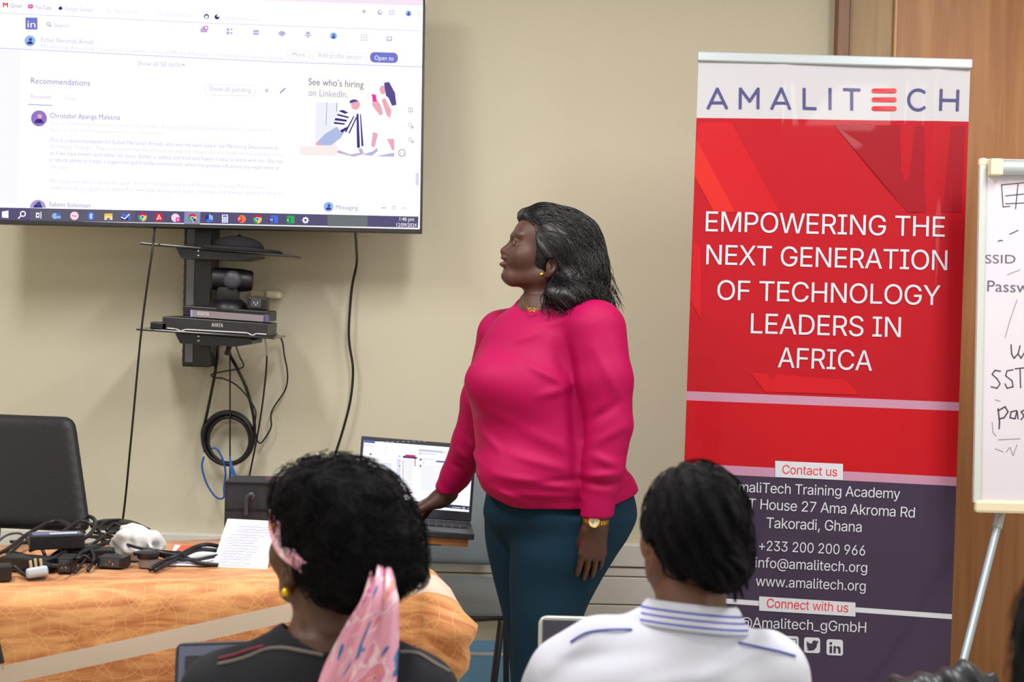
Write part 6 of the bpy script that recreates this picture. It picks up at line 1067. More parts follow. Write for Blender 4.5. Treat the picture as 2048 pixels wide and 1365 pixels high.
for i in range(4): rr(330, 265+i*22, 375, 269+i*22, g5)
rr(455, 380, 492, 700, g5, 0.0004)
for i in range(7): rr(478, 350+i*48, 490, 360+i*48, g6 if i % 2 else g4)
for i in range(18): rr(690, 440+i*14, 880-(i % 4)*14, 442.5+i*14, g1)
rr(700, 325, 830, 332, g1); rr(705, 380, 810, 386, g1); rr(680, 380, 698, 398, g4); rr(680, 440, 692, 462, g4); rr(680, 322, 690, 336, g4); rr(715, 415, 722, 424, g4)
for i in range(9): rr(300+i*52, 212+i*0, 322+i*52, 215, g5)
rr(1085, 690, 1125, 692, g5); b.build('mail_window', lsc)
b = MB(); pxpoly(b, LP, [LPx for LPx in (L(60, 738), L(1172, 846), L(1171, 882), L(58, 770))], glow('laptop_taskbar', (60, 62, 92)), 0.0007)
for x in (1000, 1020, 1036, 1052, 1068, 1146): pxpoly(b, LP, [L(x, 848+(x-1000)*0.09), L(x+9, 849+(x-1000)*0.09), L(x+9, 858+(x-1000)*0.09), L(x, 857+(x-1000)*0.09)], g_icw, 0.0012)
for y in (852, 864): pxpoly(b, LP, [L(1092, y+1), L(1122, y+4), L(1122, y+8), L(1092, y+5)], g_icw, 0.0012)
b.build('taskbar', lsc)
# ================================================================ people
m_skin = mat('brown_skin', (92, 60, 48), 0.48, tint='tint', bump=0.12, bscale=700)
m_hair = mat('black_hair', (16, 14, 19), 0.34, bump=0.2, bscale=900)
m_afro = mat('black_afro_hair', (13, 12, 17), 0.85, spec=0.18, bump=0.5, bscale=500)
m_gold = mat('gold', (205, 165, 70), 0.28, 1.0)
SKIN = np.array(lin((76, 45, 35)))
def head(sd, R, t, sc, mouth=True):
    sd.frame(R, t, sc); k = 0.025
    sd.ell((0, 0.0, .065), (.073, .098, .09), 0.02); sd.ell((0, -.045, .085), (.060, .062, .055), k); sd.ell((0, -.055, .02), (.061, .060, .075), k)
    sd.ell((0, -.085, .005), (.038, .040, .036), k); sd.ell((0, -.104, -.038), (.026, .026, .019), 0.022)
    for s in (-1, 1):
        sd.cap((s*.05, -.02, -.028), (s*.02, -.096, -.045), .021, .017, 0.025); sd.ell((s*.040, -.076, .02), (.026, .028, .027), 0.025)
        sd.ell((s*.034, -.120, .060), (.017, .016, .010), 0.014, mode=-1)
        sd.cap((s*.013, -.106, .077), (s*.046, -.092, .080), .009, .007, 0.014)
        sd.ell((s*.032, -.0965, .058), (.0125, .0125, .0125), 0.002); sd.ell((s*.032, -.0955, .0625), (.0145, .0137, .0095), 0.003); sd.ell((s*.032, -.0955, .0515), (.0135, .0132, .006), 0.003)
    sd.ell((0, -.055, -.036), (.046, .052, .024), 0.02)
    sd.cap((0, -.104, .060), (0, -.1275, .031), .0085, .0128, 0.014); 
    for s in (-1, 1): sd.ell((s*.0145, -.115, .026), (.0115, .0125, .009), 0.008); sd.ell((s*.0075, -.124, .019), (.004, .006, .004), 0.004, mode=-1)
    sd.ell((0, -.1245, .013), (.024, .0125, .0075), 0.006); sd.ell((0, -.1255, -.006), (.021, .0135, .008), 0.006)
    sd.ell((0, -.137, .0035), (.021, .013, .0022), 0.003, mode=-1)
    for s in (-1, 1):
        Q = eul(math.radians(-14), math.radians(0), math.radians(s*18))
        sd.ell((s*.076, .006, .006), (.0095, .0195, .031), 0.006, R=Q); sd.ell((s*.085, .003, .006), (.007, .0115, .019), 0.004, R=Q, mode=-1)
        sd.ell((s*.081, -.002, -.002), (.004, .005, .009), 0.004); sd.ell((s*.0755, -.004, -.023), (.007, .009, .010), 0.006)
    sd.frame()
def skin_tint(vs, R, t, sc, base=SKIN):
    c = np.repeat(base[None], len(vs), 0); X = ((vs-t)@R)/sc
    def blend(mask, rgb, w=1.0):
        m = np.clip(mask, 0, 1)[:, None]*w; c[:] = c*(1-m)+np.array(lin(rgb))*m
    def near(p, r, soft=0.3): return (1-np.linalg.norm((X-np.array(p))/np.array(r), axis=1))/soft
    blend(near((0, -.13, .0125), (.026, .014, .0085)), (86, 44, 48)); blend(near((0, -.131, -.006), (.023, .016, .0095)), (112, 58, 62))
    for s in (-1, 1):
        blend(near((s*.032, -.107, .0575), (.010, .006, .0042), 0.2), (150, 138, 134)); blend(near((s*.030, -.109, .0575), (.0052, .005, .0052), 0.2), (24, 16, 14))
        for q in range(7): blend(near((s*(.014+.005*q), -.112+.0022*q, .0785+0.006*math.sin(q/6*3.0)), (.006, .012, .0038), 0.5), (30, 20, 20), 0.85)
    return c
def hand(sd, w, f, n, side, sc=1.0, curls=(0.25, 0.35, 0.25), thumb=(0.55, 0.72, 0.35), spread=0.05):
    f = nrm(f); n = nrm(np.asarray(n)-f*(np.asarray(n)@f)); t = np.cross(f, n)*side; w = np.asarray(w, float); tips = []
    offs = (.029, .0095, -.0105, -.0285); LN = (.070, .079, .073, .057); rad = (.0088, .0092, .0088, .0078)
    for o, r in zip(offs, (.0135, .014, .0135, .012)):
        sd.cap(w+t*o*sc*0.55, w+(f*.086+t*o)*sc, .016*sc, r*0.9*sc, 0.02)
    sd.cap(w-f*.03*sc, w+f*.012*sc, .024*sc, .023*sc, 0.02)
    for i, (o, l, r) in enumerate(zip(offs, LN, rad)):
        p = w+(f*(.086-(.004 if i in (0,) else .009 if i == 3 else 0))+t*o)*sc; a = 0.0; sp = spread*(1.5-i)
        for j, fr in enumerate((.46, .31, .23)):
            a += curls[j]*(1+0.12*i); d = nrm(f*math.cos(a)+n*math.sin(a)+t*sp); q = p+d*l*fr*sc
            sd.cap(p, q, r*sc*(1-.08*j), r*sc*(1-.08*(j+1)), 0.006 if j == 0 else 0.003); p = q
        tips.append((p, d))
    p = w+(f*.022+t*.024)*sc; d = nrm(f*thumb[0]+t*thumb[1]+n*thumb[2])
    for j, (l, r0, r1) in enumerate(((.042, .0155, .0125), (.034, .012, .0108), (.026, .0105, .0085))):
        q = p+d*l*sc; sd.cap(p, q, r0*sc, r1*sc, 0.012 if j == 0 else 0.003); p = q; d = nrm(d+f*0.28+n*0.12)
    tips.append((p, d))
    return tips

# ---------------------------------------------------------------- the presenter
kP = 4.2/FPX
def pz(py, cx=1110): return at(cx, py, 4.2)[2]
def PX(px, py, Y=4.2): return at(px, py, Y)
base = at(1085, 1600, 4.2)
per = thing('person', 'standing person in a magenta blouse and dark teal trousers looking at the television', 'person', (base[0], 4.2, 0))
HR = eul(0, 0, -math.pi/2+math.radians(4))@eul(math.radians(-5), 0, 0); HT = PX(1096, 535, 4.2); HS = 0.985
def rowspx(rows, sx=1.0, sy=1.0):
    out = []
    for (py, cx, hw, hy, Y) in rows:
        p = at(cx, py, Y); out.append((p[2], p[0], Y, hw*Y/FPX*sx, hy*sy))
    return sorted(out)
TORSO = [(1045, 1122, 147, .180, 4.20), (985, 1119, 150, .185, 4.20), (940, 1108, 150, .190, 4.19), (890, 1096, 146, .185, 4.19), (850, 1089, 142, .180, 4.19), (800, 1082, 143, .175, 4.19),
         (755, 1082, 143, .170, 4.20), (700, 1090, 134, .155, 4.20), (660, 1098, 120, .135, 4.20), (632, 1098, 98, .108, 4.20), (612, 1094, 68, .085, 4.20), (597, 1090, 52, .070, 4.20)]
ARML = [(1192, 662, 4.07), (1212, 760, 4.035), (1219, 850, 4.02), (1207, 930, 4.01), (1203, 962, 4.005)]
ARML_R = [.080, .071, .062, .058, .054]
ARMR = [(1005, 672, 4.33), (968, 800, 4.37), (944, 885, 4.41), (912, 950, 4.45)]
ARMR_R = [.070, .064, .055, .047]
wl = PX(1192, 1046, 4.005); wr = PX(884, 996, 4.475)
# skin: one continuous body
sd = SD(); head(sd, HR, HT, HS)
sd.cap(PX(1096, 560), PX(1090, 650), .056, .062, 0.03)
sd.loft(rowspx(TORSO, .90, .90), 0.03)
for A_, R_, wv in ((ARML, ARML_R, wl), (ARMR, ARMR_R, wr)):
    P_ = [PX(*a) for a in A_]; r_ = [x-.016 for x in R_]
    for i in range(len(P_)-1): sd.cap(P_[i], P_[i+1], r_[i], r_[i+1], 0.02)
    sd.cap(P_[-1], wv, .034, .0255, 0.02)
NEAR = [(1030, 1150, 117, .115, 4.14), (1060, 1144, 118, .118, 4.14), (1110, 1126, 106, .112, 4.13), (1160, 1110, 92, .10, 4.13), (1230, 1094, 74, .088, 4.12), (1290, 1088, 67, .08, 4.12), (1365, 1085, 62, .07, 4.12), (1480, 1085, 52, .062, 4.12), (1600, 1085, 40, .05, 4.12)]
FAR = [(1030, 1052, 84, .11, 4.28), (1080, 1050, 80, .11, 4.28), (1150, 1052, 68, .10, 4.28), (1230, 1060, 56, .085, 4.27), (1300, 1066, 50, .075, 4.27), (1365, 1068, 47, .07, 4.27), (1480, 1072, 42, .06, 4.27), (1600, 1075, 36, .05, 4.27)]
HIPS = [(1110, 1110, 70, .06, 4.20), (1075, 1114, 118, .12, 4.20), (1040, 1118, 150, .165, 4.20), (1000, 1120, 150, .165, 4.20), (965, 1118, 140, .15, 4.20)]
for rw in (NEAR, FAR): sd.loft(rowspx(rw, .86, .86), 0.02)
sd.loft(rowspx(HIPS, .9, .9), 0.03)
hand(sd, wl, (-.07, .10, -1), (-.25, .95, .05), -1, 1.0, (0.10, 0.20, 0.16), thumb=(0.9, 0.12, 0.45), spread=0.035)
tipsR = hand(sd, wr, (-.86, -.10, -.42), (-.30, .0, -1), -1, 0.93, (0.30, 0.55, 0.35), thumb=(0.62, 0.62, 0.55), spread=0.06)
v, f = sd.mesh(0.003); v = relax(v, f, 1, 0.3)
tn_ = skin_tint(v, HR, HT, HS)
npmesh('body', v, f, m_skin, per, tint=tn_)
# trousers
m_tr = mat('teal_trousers', (9, 43, 62), 0.9, var=0.06, vscale=30, bump=0.25, bscale=600, spec=0.25)
sd = SD(); sd.loft(rowspx(HIPS), 0); sd.loft(rowspx(NEAR), 0.028); sd.loft(rowspx(FAR), 0.022)
sd.ell(PX(1205, 1040, 4.24), (.075, .10, .10), 0.05)
seam = PX(1028, 1180, 4.04)
v, f = sd.mesh(0.005); v = relax(v, f, 2); npmesh('trousers', v, f, m_tr, per)
sd = SD()
for (cx, Y) in ((1085, 4.12), (1075, 4.27)):
    q = at(cx, 1600, Y); sd.ell((q[0]-.05, Y-.04, .035), (.10, .06, .035), 0.01, R=eul(0, 0, math.radians(35))); sd.ell((q[0], Y, .05), (.05, .05, .045), 0.02)
sd.half((0, 0, 0.002), (0, 0, -1)); v, f = sd.mesh(0.006); npmesh('shoes', v, f, m_black, per)
# blouse
m_bl = mat('magenta_blouse', (166, 0, 76), 0.6, bump=0.15, bscale=900, spec=0.2)
hemR, hemL = PX(1275, 984, 4.2), PX(990, 1004, 4.2)
sd = SD(); sd.loft(rowspx(TORSO), 0)
sd.ell(PX(990, 765, 4.10), (.083, .085, .078), 0.05); sd.ell(PX(1060, 775, 4.07), (.09, .07, .075), 0.05)
sd.ell(PX(1040, 950, 4.10), (.115, .11, .085), 0.05); sd.ell(PX(1205, 1000, 4.22), (.10, .12, .09), 0.04)
sd.half(PX(1110, 1022, 4.0), nrm(V(0.03, 0, -1)))
sd.half(PX(1000, 1006, 4.05), nrm(V(-0.42, 0, -1)), k=0.01); sd.half(PX(1235, 1008, 4.1), nrm(V(0.32, 0, -1)), k=0.01)
sd.cap(PX(1005, 668, 4.32), PX(1098, 628, 4.24), .066, .05, 0.04); sd.cap(PX(1190, 655, 4.08), PX(1128, 632, 4.15), .074, .056, 0.045)
PL = [PX(*a) for a in ARML]
for i in range(len(PL)-1): sd.cap(PL[i], PL[i+1], ARML_R[i], ARML_R[i+1], 0.022 if i < 2 else 0.01)
sd.cap(PL[-1], PX(1201, 975, 4.0), .052, .046, 0.012)
sd.cap(PX(1201, 975, 4.0), PX(1194, 1033, 4.0), .0465, .044, 0.006)
PR = [PX(*a) for a in ARMR]
for i in range(len(PR)-1): sd.cap(PR[i], PR[i+1], ARMR_R[i], ARMR_R[i+1], 0.022)
sd.cap(PR[-1], PX(896, 976, 4.46), .044, .038, 0.012)
sd.half(PX(1194, 1033, 4.0), V(0.02, 0, -1)); sd.half(PX(889, 986, 4.46), nrm(PX(884, 996, 4.475)-PX(912, 950, 4.45)))
# neckline: an oval opening over the collar bones, hollow cuffs
sd.ell(PX(1062, 592, 4.13), (.062, .10, .042), 0.004, mode=-1); sd.cap(PX(1096, 560), PX(1088, 640), .060, .064, 0.004, mode=-1)
sd.cap(PX(1193, 1020, 4.0), PX(1190, 1075, 4.0), .034, .036, 0.004, mode=-1)
sd.cap(PX(890, 985, 4.468), PX(860, 1010, 4.48), .031, .034, 0.004, mode=-1)
CR = [((1135, 770), (1060, 730), 9, .006), ((1140, 775), (1075, 790), 9, .005), ((1130, 745), (1110, 690), 10, -.005), ((1145, 780), (1150, 960), 12, -.009), ((1020, 905), (1130, 935), 9, .005),
      ((985, 945), (1150, 975), 9, .007), ((1000, 985), (1160, 990), 8, .006), ((1040, 965), (1165, 955), 7, -.005), ((985, 975), (1060, 1008), 7, .007), ((950, 860), (1000, 900), 9, .005), ((1165, 945), (1245, 940), 9, .008), ((1170, 958), (1240, 962), 7, -.008),
      ((1180, 905), (1235, 925), 9, .006), ((1150, 690), (1165, 860), 10, .004), ((1190, 700), (1235, 790), 12, .005), ((1235, 800), (1180, 840), 9, -.005), ((1245, 850), (1185, 880), 9, .004), ((1045, 655), (1140, 640), 9, .004), ((1010, 690), (1090, 660), 9, .004),
      ((1255, 930), (1265, 985), 8, -.006), ((930, 905), (960, 930), 8, .006), ((905, 925), (950, 955), 8, .007), ((895, 955), (925, 975), 6, -.005), ((1050, 860), (1140, 900), 12, .004), ((960, 820), (1040, 850), 12, .003)]
CRW = [(PX(*a, 4.05), PX(*b_, 4.05), w_*kP, h_) for a, b_, w_, h_ in CR]
def folds(X):
    d = 0.0015*snoise(X, 38, 21)
    for a, b_, w_, h_ in CRW:
        ab = (b_-a)[[0, 2]]; q = X[:, [0, 2]]-a[[0, 2]]; t = np.clip(q@ab/(ab@ab), 0, 1); dd = ((q-t[:, None]*ab)**2).sum(1)
        d = d+1.3*h_*np.exp(-dd/(w_*w_))*np.sin(np.pi*(0.12+0.76*t))*(X[:, 1] < 4.6)
    return d
sd.disp = folds
v, f = sd.mesh(0.004); v = relax(v, f, 2); npmesh('blouse', v, f, m_bl, per)
b = MB(); 
# jewellery
eb = MB(); ep = PX(1083, 549, 4.117); eb.lathe(ep+V(0, -0.004, 0), (0, -1, 0), [(0.002, -0.004), (0.006, 0.0), (0.0072, 0.003), (0.005, 0.007), (0.001, 0.009)], m_gold, 16); eb.build('earring', per, smooth=True)
b = MB(); b.tube([PX(1046, 598, 4.13), PX(1050, 610, 4.107), PX(1058, 618, 4.093), PX(1068, 621, 4.088), PX(1082, 614, 4.097), PX(1092, 604, 4.11)], 0.0011, m_gold, 6)
for s_ in (-1, 1): b.tube([PX(1064+s_*4+4*math.cos(t), 620+s_*0.3+3.2*math.sin(t), 4.086) for t in np.linspace(0, 6.28, 12)[:-1]], 0.0011, m_gold, 6, closed=True, res=3)
b.build('necklace', per, smooth=True)
wc = PX(1190, 1041, 4.0); wt = thing if False else None
b = MB(); ring = []
wrn = nrm(V(-.07, .1, -1)); a1 = nrm(V(1, .0, -.07)); a2 = np.cross(wrn, a1)
for k in range(28):
    t = 2*math.pi*k/28; q = wc+V(0.002, 0.003, 0)+a1*0.0335*math.cos(t)+a2*0.030*math.sin(t)
    er = nrm(a1*math.cos(t)+a2*math.sin(t)); tt = np.cross(wrn, er); Rk = np.stack([tt, er, wrn], 1); b.box(q, (0.0034, 0.002, 0.0062), m_gold, R=Rk, bev=0.001)
wtch = b.build('wristwatch', per)
dn = nrm(V(-.25, -1, .1)); dc = wc+V(-0.004, -0.030, 0.0)
b = MB(); b.lathe(dc, dn, [(0.013, -0.004), (0.0165, -0.002), (0.0165, 0.003), (0.0145, 0.0045), (0.0135, 0.004)], m_gold, 28); b.build('watch_case', wtch, auto=40)
b = MB(); b.lathe(dc+dn*0.0041, dn, [(0.0136, 0), (0.0134, 0.0008)], mat('watch_dial', (228, 214, 178), 0.2, coat=0.6), 24)
e1_ = nrm(np.cross(dn, V(0, 0, 1))); e2_ = np.cross(dn, e1_)
b.tube([dc+dn*0.0052, dc+dn*0.0052+e1_*0.008], 0.0006, m_blackm, 4, spline=False); b.tube([dc+dn*0.0052, dc+dn*0.0052+e2_*0.006+e1_*0.003], 0.0006, m_blackm, 4, spline=False); b.build('watch_dial', wtch)
# hair: side-parted, swept back, falling in waves to the shoulder
def WH_(p): return HR@(np.asarray(p)*HS)+HT
sd = SD(); sd.frame(HR, HT, HS)
sd.ell((0, .02, .075), (.084, .108, .098), 0); sd.ell((.012, -.028, .135), (.056, .052, .042), 0.02); sd.ell((.05, .03, .05), (.046, .078, .082), 0.03); sd.ell((0, .085, .04), (.082, .068, .1), 0.03)
sd.ell((.025, .105, -.02), (.078, .066, .085), 0.03); sd.ell((.07, .06, -.06), (.045, .06, .05), 0.025); sd.ell((.05, .13, -.085), (.055, .046, .045), 0.025); sd.ell((.03, .155, -.11), (.035, .022, .035), 0.02); sd.ell((.115, .04, -.078), (.032, .05, .034), 0.025); sd.ell((.125, .075, -.075), (.028, .04, .03), 0.02); sd.ell((-.055, .05, -.03), (.03, .055, .08), 0.03)
sd.ell((0.02, -.128, .03), (.14, .092, .112), 0.012, mode=-1); sd.ell((.085, .002, -.002), (.04, .021, .03), 0.008, mode=-1); sd.ell((0, -.03, -.045), (.055, .06, .05), 0.01, mode=-1); sd.ell((-.012, -.075, .138), (.045, .026, .022), 0.012)
sd.frame()
Q3 = HR
def hairdisp(X):
    Xc = ((X-HT)@HR)/HS
    return 0.0022*np.sin(Xc[:, 0]*120+Xc[:, 2]*50+5*np.sin(Xc[:, 1]*20+Xc[:, 2]*18))+0.0035*snoise(X, 60, 4)+0.004*np.sin(Xc[:, 2]*75+Xc[:, 1]*35)*np.clip((.03-Xc[:, 2])/.08, 0, 1)
sd.disp = hairdisp
v, f = sd.mesh(0.0035); parts = [(v, f)]
def flow(X):
    Xc = ((X-HT)@HR)/HS; w_ = np.clip((Xc[:, 2]-.0)/.13, 0, 1)[:, None]
    d = w_*np.array([.25, 1.0, -.25])+(1-w_)*np.array([.06, .22, -1.0])
    d[:, 1] += 0.35*np.sin(Xc[:, 2]*55+Xc[:, 0]*25)*(1-w_[:, 0]); return d@HR.T
Xc = ((v-HT)@HR)/HS; ok = np.nonzero((Xc[:, 2] > -.08))[0]; rt = v[RNG.choice(ok, 1900)]
sd.disp = None
parts.append(strands(sd, rt, flow, 0.17, 0.010, 0.0025, 0.00085, curl=0.5, cfreq=70, grow=0.004))
low = np.nonzero((Xc[:, 2] < .04) & ((Xc[:, 1] > .07) | (Xc[:, 2] < -.05)))[0]; rt = v[RNG.choice(low, 600)]
parts.append(strands(sd, rt, flow, 0.10, 0.008, 0.004, 0.0009, curl=1.7, cfreq=95, grow=0.03))
v, f = join(parts); npmesh('hair', v, f, m_hair, per)

# ---------------------------------------------------------------- seated listeners
kS = 2.45/FPX
desk = thing('training_desk', 'low pale desk in front of the seated listeners, mostly below the picture', 'desk', (0.1, 2.86, 0))
m_desk = mat('desk_laminate', (186, 178, 162), 0.45)
MB().box((0.12, 2.87, 0.558), (1.0, 0.27, 0.012), m_desk, bev=0.003).build('desktop', desk)
for sx in (-0.82, 1.06):
    for sy in (2.64, 3.10): MB().tube([(sx, sy, 0), (sx, sy, 0.546)], 0.015, m_blackm, 10, spline=False).build('leg', desk)
def seat_chair(x, label):
    c = thing('training_chair', label, 'chair', (x, 2.45, 0))
    MB().box((x, 2.48, 0.37), (0.21, 0.21, 0.022), m_gr, bev=0.012).build('seat', c); MB().box((x, 2.215, 0.58), (0.2, 0.018, 0.13), m_gr, R=eul(math.radians(-6), 0, 0), bev=0.012).build('backrest', c)
    for sx in (-1, 1):
        MB().tube([(x+sx*0.19, 2.30, 0.01), (x+sx*0.19, 2.24, 0.36), (x+sx*0.19, 2.195, 0.70)], 0.011, m_blackm, 8, spline=False).build('rear_leg', c); MB().tube([(x+sx*0.19, 2.66, 0.01), (x+sx*0.19, 2.64, 0.35)], 0.011, m_blackm, 8, spline=False).build('leg', c)
    return c
def lower(sd, x, zs=0.45):
    for s in (-1, 1):
        sd.cap((x+s*.08, 2.42, .46), (x+s*.10, 2.86, .44), .076, .058, 0.04); sd.cap((x+s*.10, 2.86, .43), (x+s*.10, 2.88, .09), .052, .036, 0.03); sd.cap((x+s*.10, 2.88, .045), (x+s*.10, 3.04, .035), .036, .03, 0.02)
def trousers(root, x, rgb, nm):
    sd = SD()
    sd.ell((x, 2.42, .485), (.17, .13, .09), 0)
    for s in (-1, 1): sd.cap((x+s*.08, 2.44, .46), (x+s*.10, 2.86, .44), .082, .066, 0.03); sd.cap((x+s*.10, 2.86, .43), (x+s*.10, 2.88, .12), .062, .05, 0.03)
    sd.half((0, 0, .394), (0, 0, -1)) if False else None
    v, f = sd.mesh(0.009); npmesh('trousers', v, f, mat(nm, rgb, 0.8), root)
    sd = SD()
    for s in (-1, 1): sd.cap((x+s*.10, 2.88, .05), (x+s*.10, 3.06, .04), .045, .037, 0)
    sd.half((0, 0, .002), (0, 0, -1)); v, f = sd.mesh(0.008); npmesh('shoes', v, f, m_black, root)

# woman with the pink headscarf
def SX(px, py, Y=2.45): return at(px, py, Y)
bw = SX(650, 1300)
wom = thing('person', 'seated person seen from behind with a pink patterned headscarf tied round puffed black hair', 'person', (bw[0], 2.42, 0))
WR = eul(0, 0, math.pi+math.radians(36))@eul(math.radians(4), 0, 0); WT = SX(658, 1138, 2.47); WS = 1.0
sd = SD(); head(sd, WR, WT, WS)
sd.cap(SX(680, 1160, 2.47), SX(655, 1300, 2.43), .062, .068, 0.03)
WTOR = [(1365, 640, 225, .12, 2.43), (1335, 642, 190, .11, 2.43), (1308, 645, 140, .095, 2.43), (1288, 650, 98, .08, 2.43), (1272, 655, 78, .07, 2.43)]
low_ = [(0.46, bw[0], 2.42, .15, .11), (0.6, bw[0], 2.43, .155, .11), (0.72, bw[0]-.005, 2.44, .172, .115)]
def torso_rows(rows, low_, s=1.0): return sorted([(z, x, y, a*s, b_*s) for z, x, y, a, b_ in low_+rowspx(rows)])
sd.loft(torso_rows(WTOR, low_, .9), 0.03); lower(sd, bw[0])
shW = [SX(446, 1390, 2.43), SX(832, 1390, 2.41)]
for s, p in zip((-1, 1), shW):
    e = V(p[0]+s*.04, 2.52, .60); wv = V(p[0]-s*.02, 2.72, .60); sd.cap(p, e, .046, .04, 0.03); sd.cap(e, wv, .036, .026, 0.02)
    hand(sd, wv, (-s*.3, 1, -.05), (0, 0, -1), -s if s > 0 else 1, 0.9)
v, f = sd.mesh(0.004); npmesh('body', v, f, m_skin, wom, tint=skin_tint(v, WR, WT, WS, np.array(lin((88, 56, 42)))))
trousers(wom, bw[0], (40, 44, 62), 'dark_jeans')
m_tee = mat('black_knit', (18, 20, 30), 0.9, bump=0.2, bscale=500)
sd = SD(); sd.loft(torso_rows(WTOR, low_, 1.0), 0)
for s, p in zip((-1, 1), shW):
    e = V(p[0]+s*.04, 2.52, .60); sd.cap(SX(660+s*60, 1305, 2.43), p, .05, .062, 0.05); sd.cap(p, e, .062, .058, 0.04)
sd.cap(SX(672, 1200, 2.46), SX(655, 1262, 2.44), .064, .072, 0.004, mode=-1)
sd.disp = lambda X: 0.003*snoise(X, 30, 31)
v, f = sd.mesh(0.005); v = relax(v, f, 2); shirtW = npmesh('top', v, f, m_tee, wom)
shsd = sd
def on_surface(pts, sdx, off, it=12, d=(0, -1, 0)):
    out = []
    for p in pts:
        X = np.array([p]); dv = np.array(d, float)
        X = X+dv*0.2
        for _ in range(40):
            X = X-dv*np.clip(sdx.ev(X)-off, -0.02, 0.02)[:, None]*0.8
        if abs(sdx.ev(X)[0]-off) < 0.008: out.append(X[0])
    return out
for rgb, nm, pts in (((120, 112, 108), 'grey_piping', [(440, 1324), (470, 1317), (500, 1308), (535, 1294), (570, 1288), (610, 1290), (655, 1297)]), ((128, 40, 66), 'red_piping', [(438, 1317), (470, 1309), (500, 1299), (530, 1290)]), ((120, 112, 108), 'grey_piping', [(800, 1300), (835, 1305), (870, 1322), (900, 1342)])):
    P_ = on_surface([SX(x, y, 2.40) for x, y in pts], shsd, 0.001)
    MB().tube(P_, 0.0032, mat(nm, rgb, 0.7), 6).build('seam_piping', shirtW, smooth=True)
eb = MB(); q = SX(572, 1186, 2.40); eb.lathe(q, (0, -1, 0), [(0.002, -0.004), (0.0075, 0), (0.008, 0.004), (0.004, 0.009)], mat('yellow_gold', (236, 190, 40), 0.3, 0.6), 14); eb.build('earring', wom, smooth=True)
# her hair: combed up and puffed, tied low
sd = SD(); wy = 2.46
sd.ell(SX(690, 1058, wy), (.116, .118, .112), 0); sd.ell(SX(640, 985, wy), (.075, .09, .055), 0.03); sd.ell(SX(790, 1105, 2.42), (.05, .06, .06), 0.03); sd.cap(SX(800, 1120, 2.40), SX(842, 1154, 2.39), .028, .006, 0.02)
sd.ell(SX(705, 1135, 2.42), (.095, .085, .055), 0.03); sd.ell(SX(705, 1172, 2.40), (.06, .06, .032), 0.02)
sd.ell(SX(512, 1115, 2.48), (.068, .16, .085), 0.012, mode=-1); sd.ell(WT+WR@V(.088, .01, -.002), (.034, .05, .036), 0.012, mode=-1); sd.ell(SX(560, 1210, 2.43), (.070, .14, .055), 0.012, mode=-1)
sdW = sd; sdW.disp = lambda X: 0.0035*snoise(X, 55, 8)+0.003*snoise(X, 140, 9)+0.003*np.sin((X[:, 0]*60-X[:, 2]*75)+3*np.sin(X[:, 0]*20))
v, f = sd.mesh(0.004); parts = [(v, f)]
def flowW(X): return np.repeat(np.array([[.45, -.2, -.75]]), len(X), 0)+0.5*np.stack([snoise(X, 45, 12), snoise(X, 45, 13), snoise(X, 45, 14)], 1)
sd.disp = None
parts.append(strands(sd, v[RNG.choice(len(v), 1600)], flowW, 0.045, 0.006, 0.006, 0.0008, curl=1.2, cfreq=180, grow=0.004))
v, f = join(parts); npmesh('hair', v, f, m_afro, wom)
# headscarf: band round the hairline and a long tail down the back
def scarf_mat():
    m = bpy.data.materials.new('pink_scarf_print'); m.use_nodes = True; nt = m.node_tree; N = nt.nodes.new; L = nt.links.new; b = nt.nodes['Principled BSDF']
    uv = N('ShaderNodeUVMap'); uv.uv_map = 'print'; b.inputs['Roughness'].default_value = 0.4; b.inputs['Sheen Weight'].default_value = 0.3
    mp = N('ShaderNodeMapping'); mp.inputs['Scale'].default_value = (22, 9, 1); L(uv.outputs[0], mp.inputs[0])
    nz = N('ShaderNodeTexNoise'); nz.inputs['Scale'].default_value = 1.0; nz.inputs['Detail'].default_value = 2; nz.inputs['Distortion'].default_value = 1.5; L(mp.outputs[0], nz.inputs['Vector'])
    cr = N('ShaderNodeValToRGB'); cr.color_ramp.interpolation = 'CONSTANT'; e = cr.color_ramp.elements
    for p, c in ((0.0, (40, 96, 160)), (0.345, (78, 130, 186)), (0.37, (240, 168, 196)), (0.47, (248, 216, 226)), (0.51, (236, 140, 184)), (0.57, (240, 176, 92)), (0.59, (226, 96, 110)), (0.62, (244, 190, 208)), (0.68, (110, 60, 80))):
        el = e.new(p) if p not in (0.0,) else e[0]; el.color = (*lin(c), 1)
    e[len(e)-1].color = (*lin((110, 60, 80)), 1)
    L(nz.outputs[0], cr.inputs[0]); L(cr.outputs[0], b.inputs['Base Color'])
    return m
m_scf = scarf_mat()
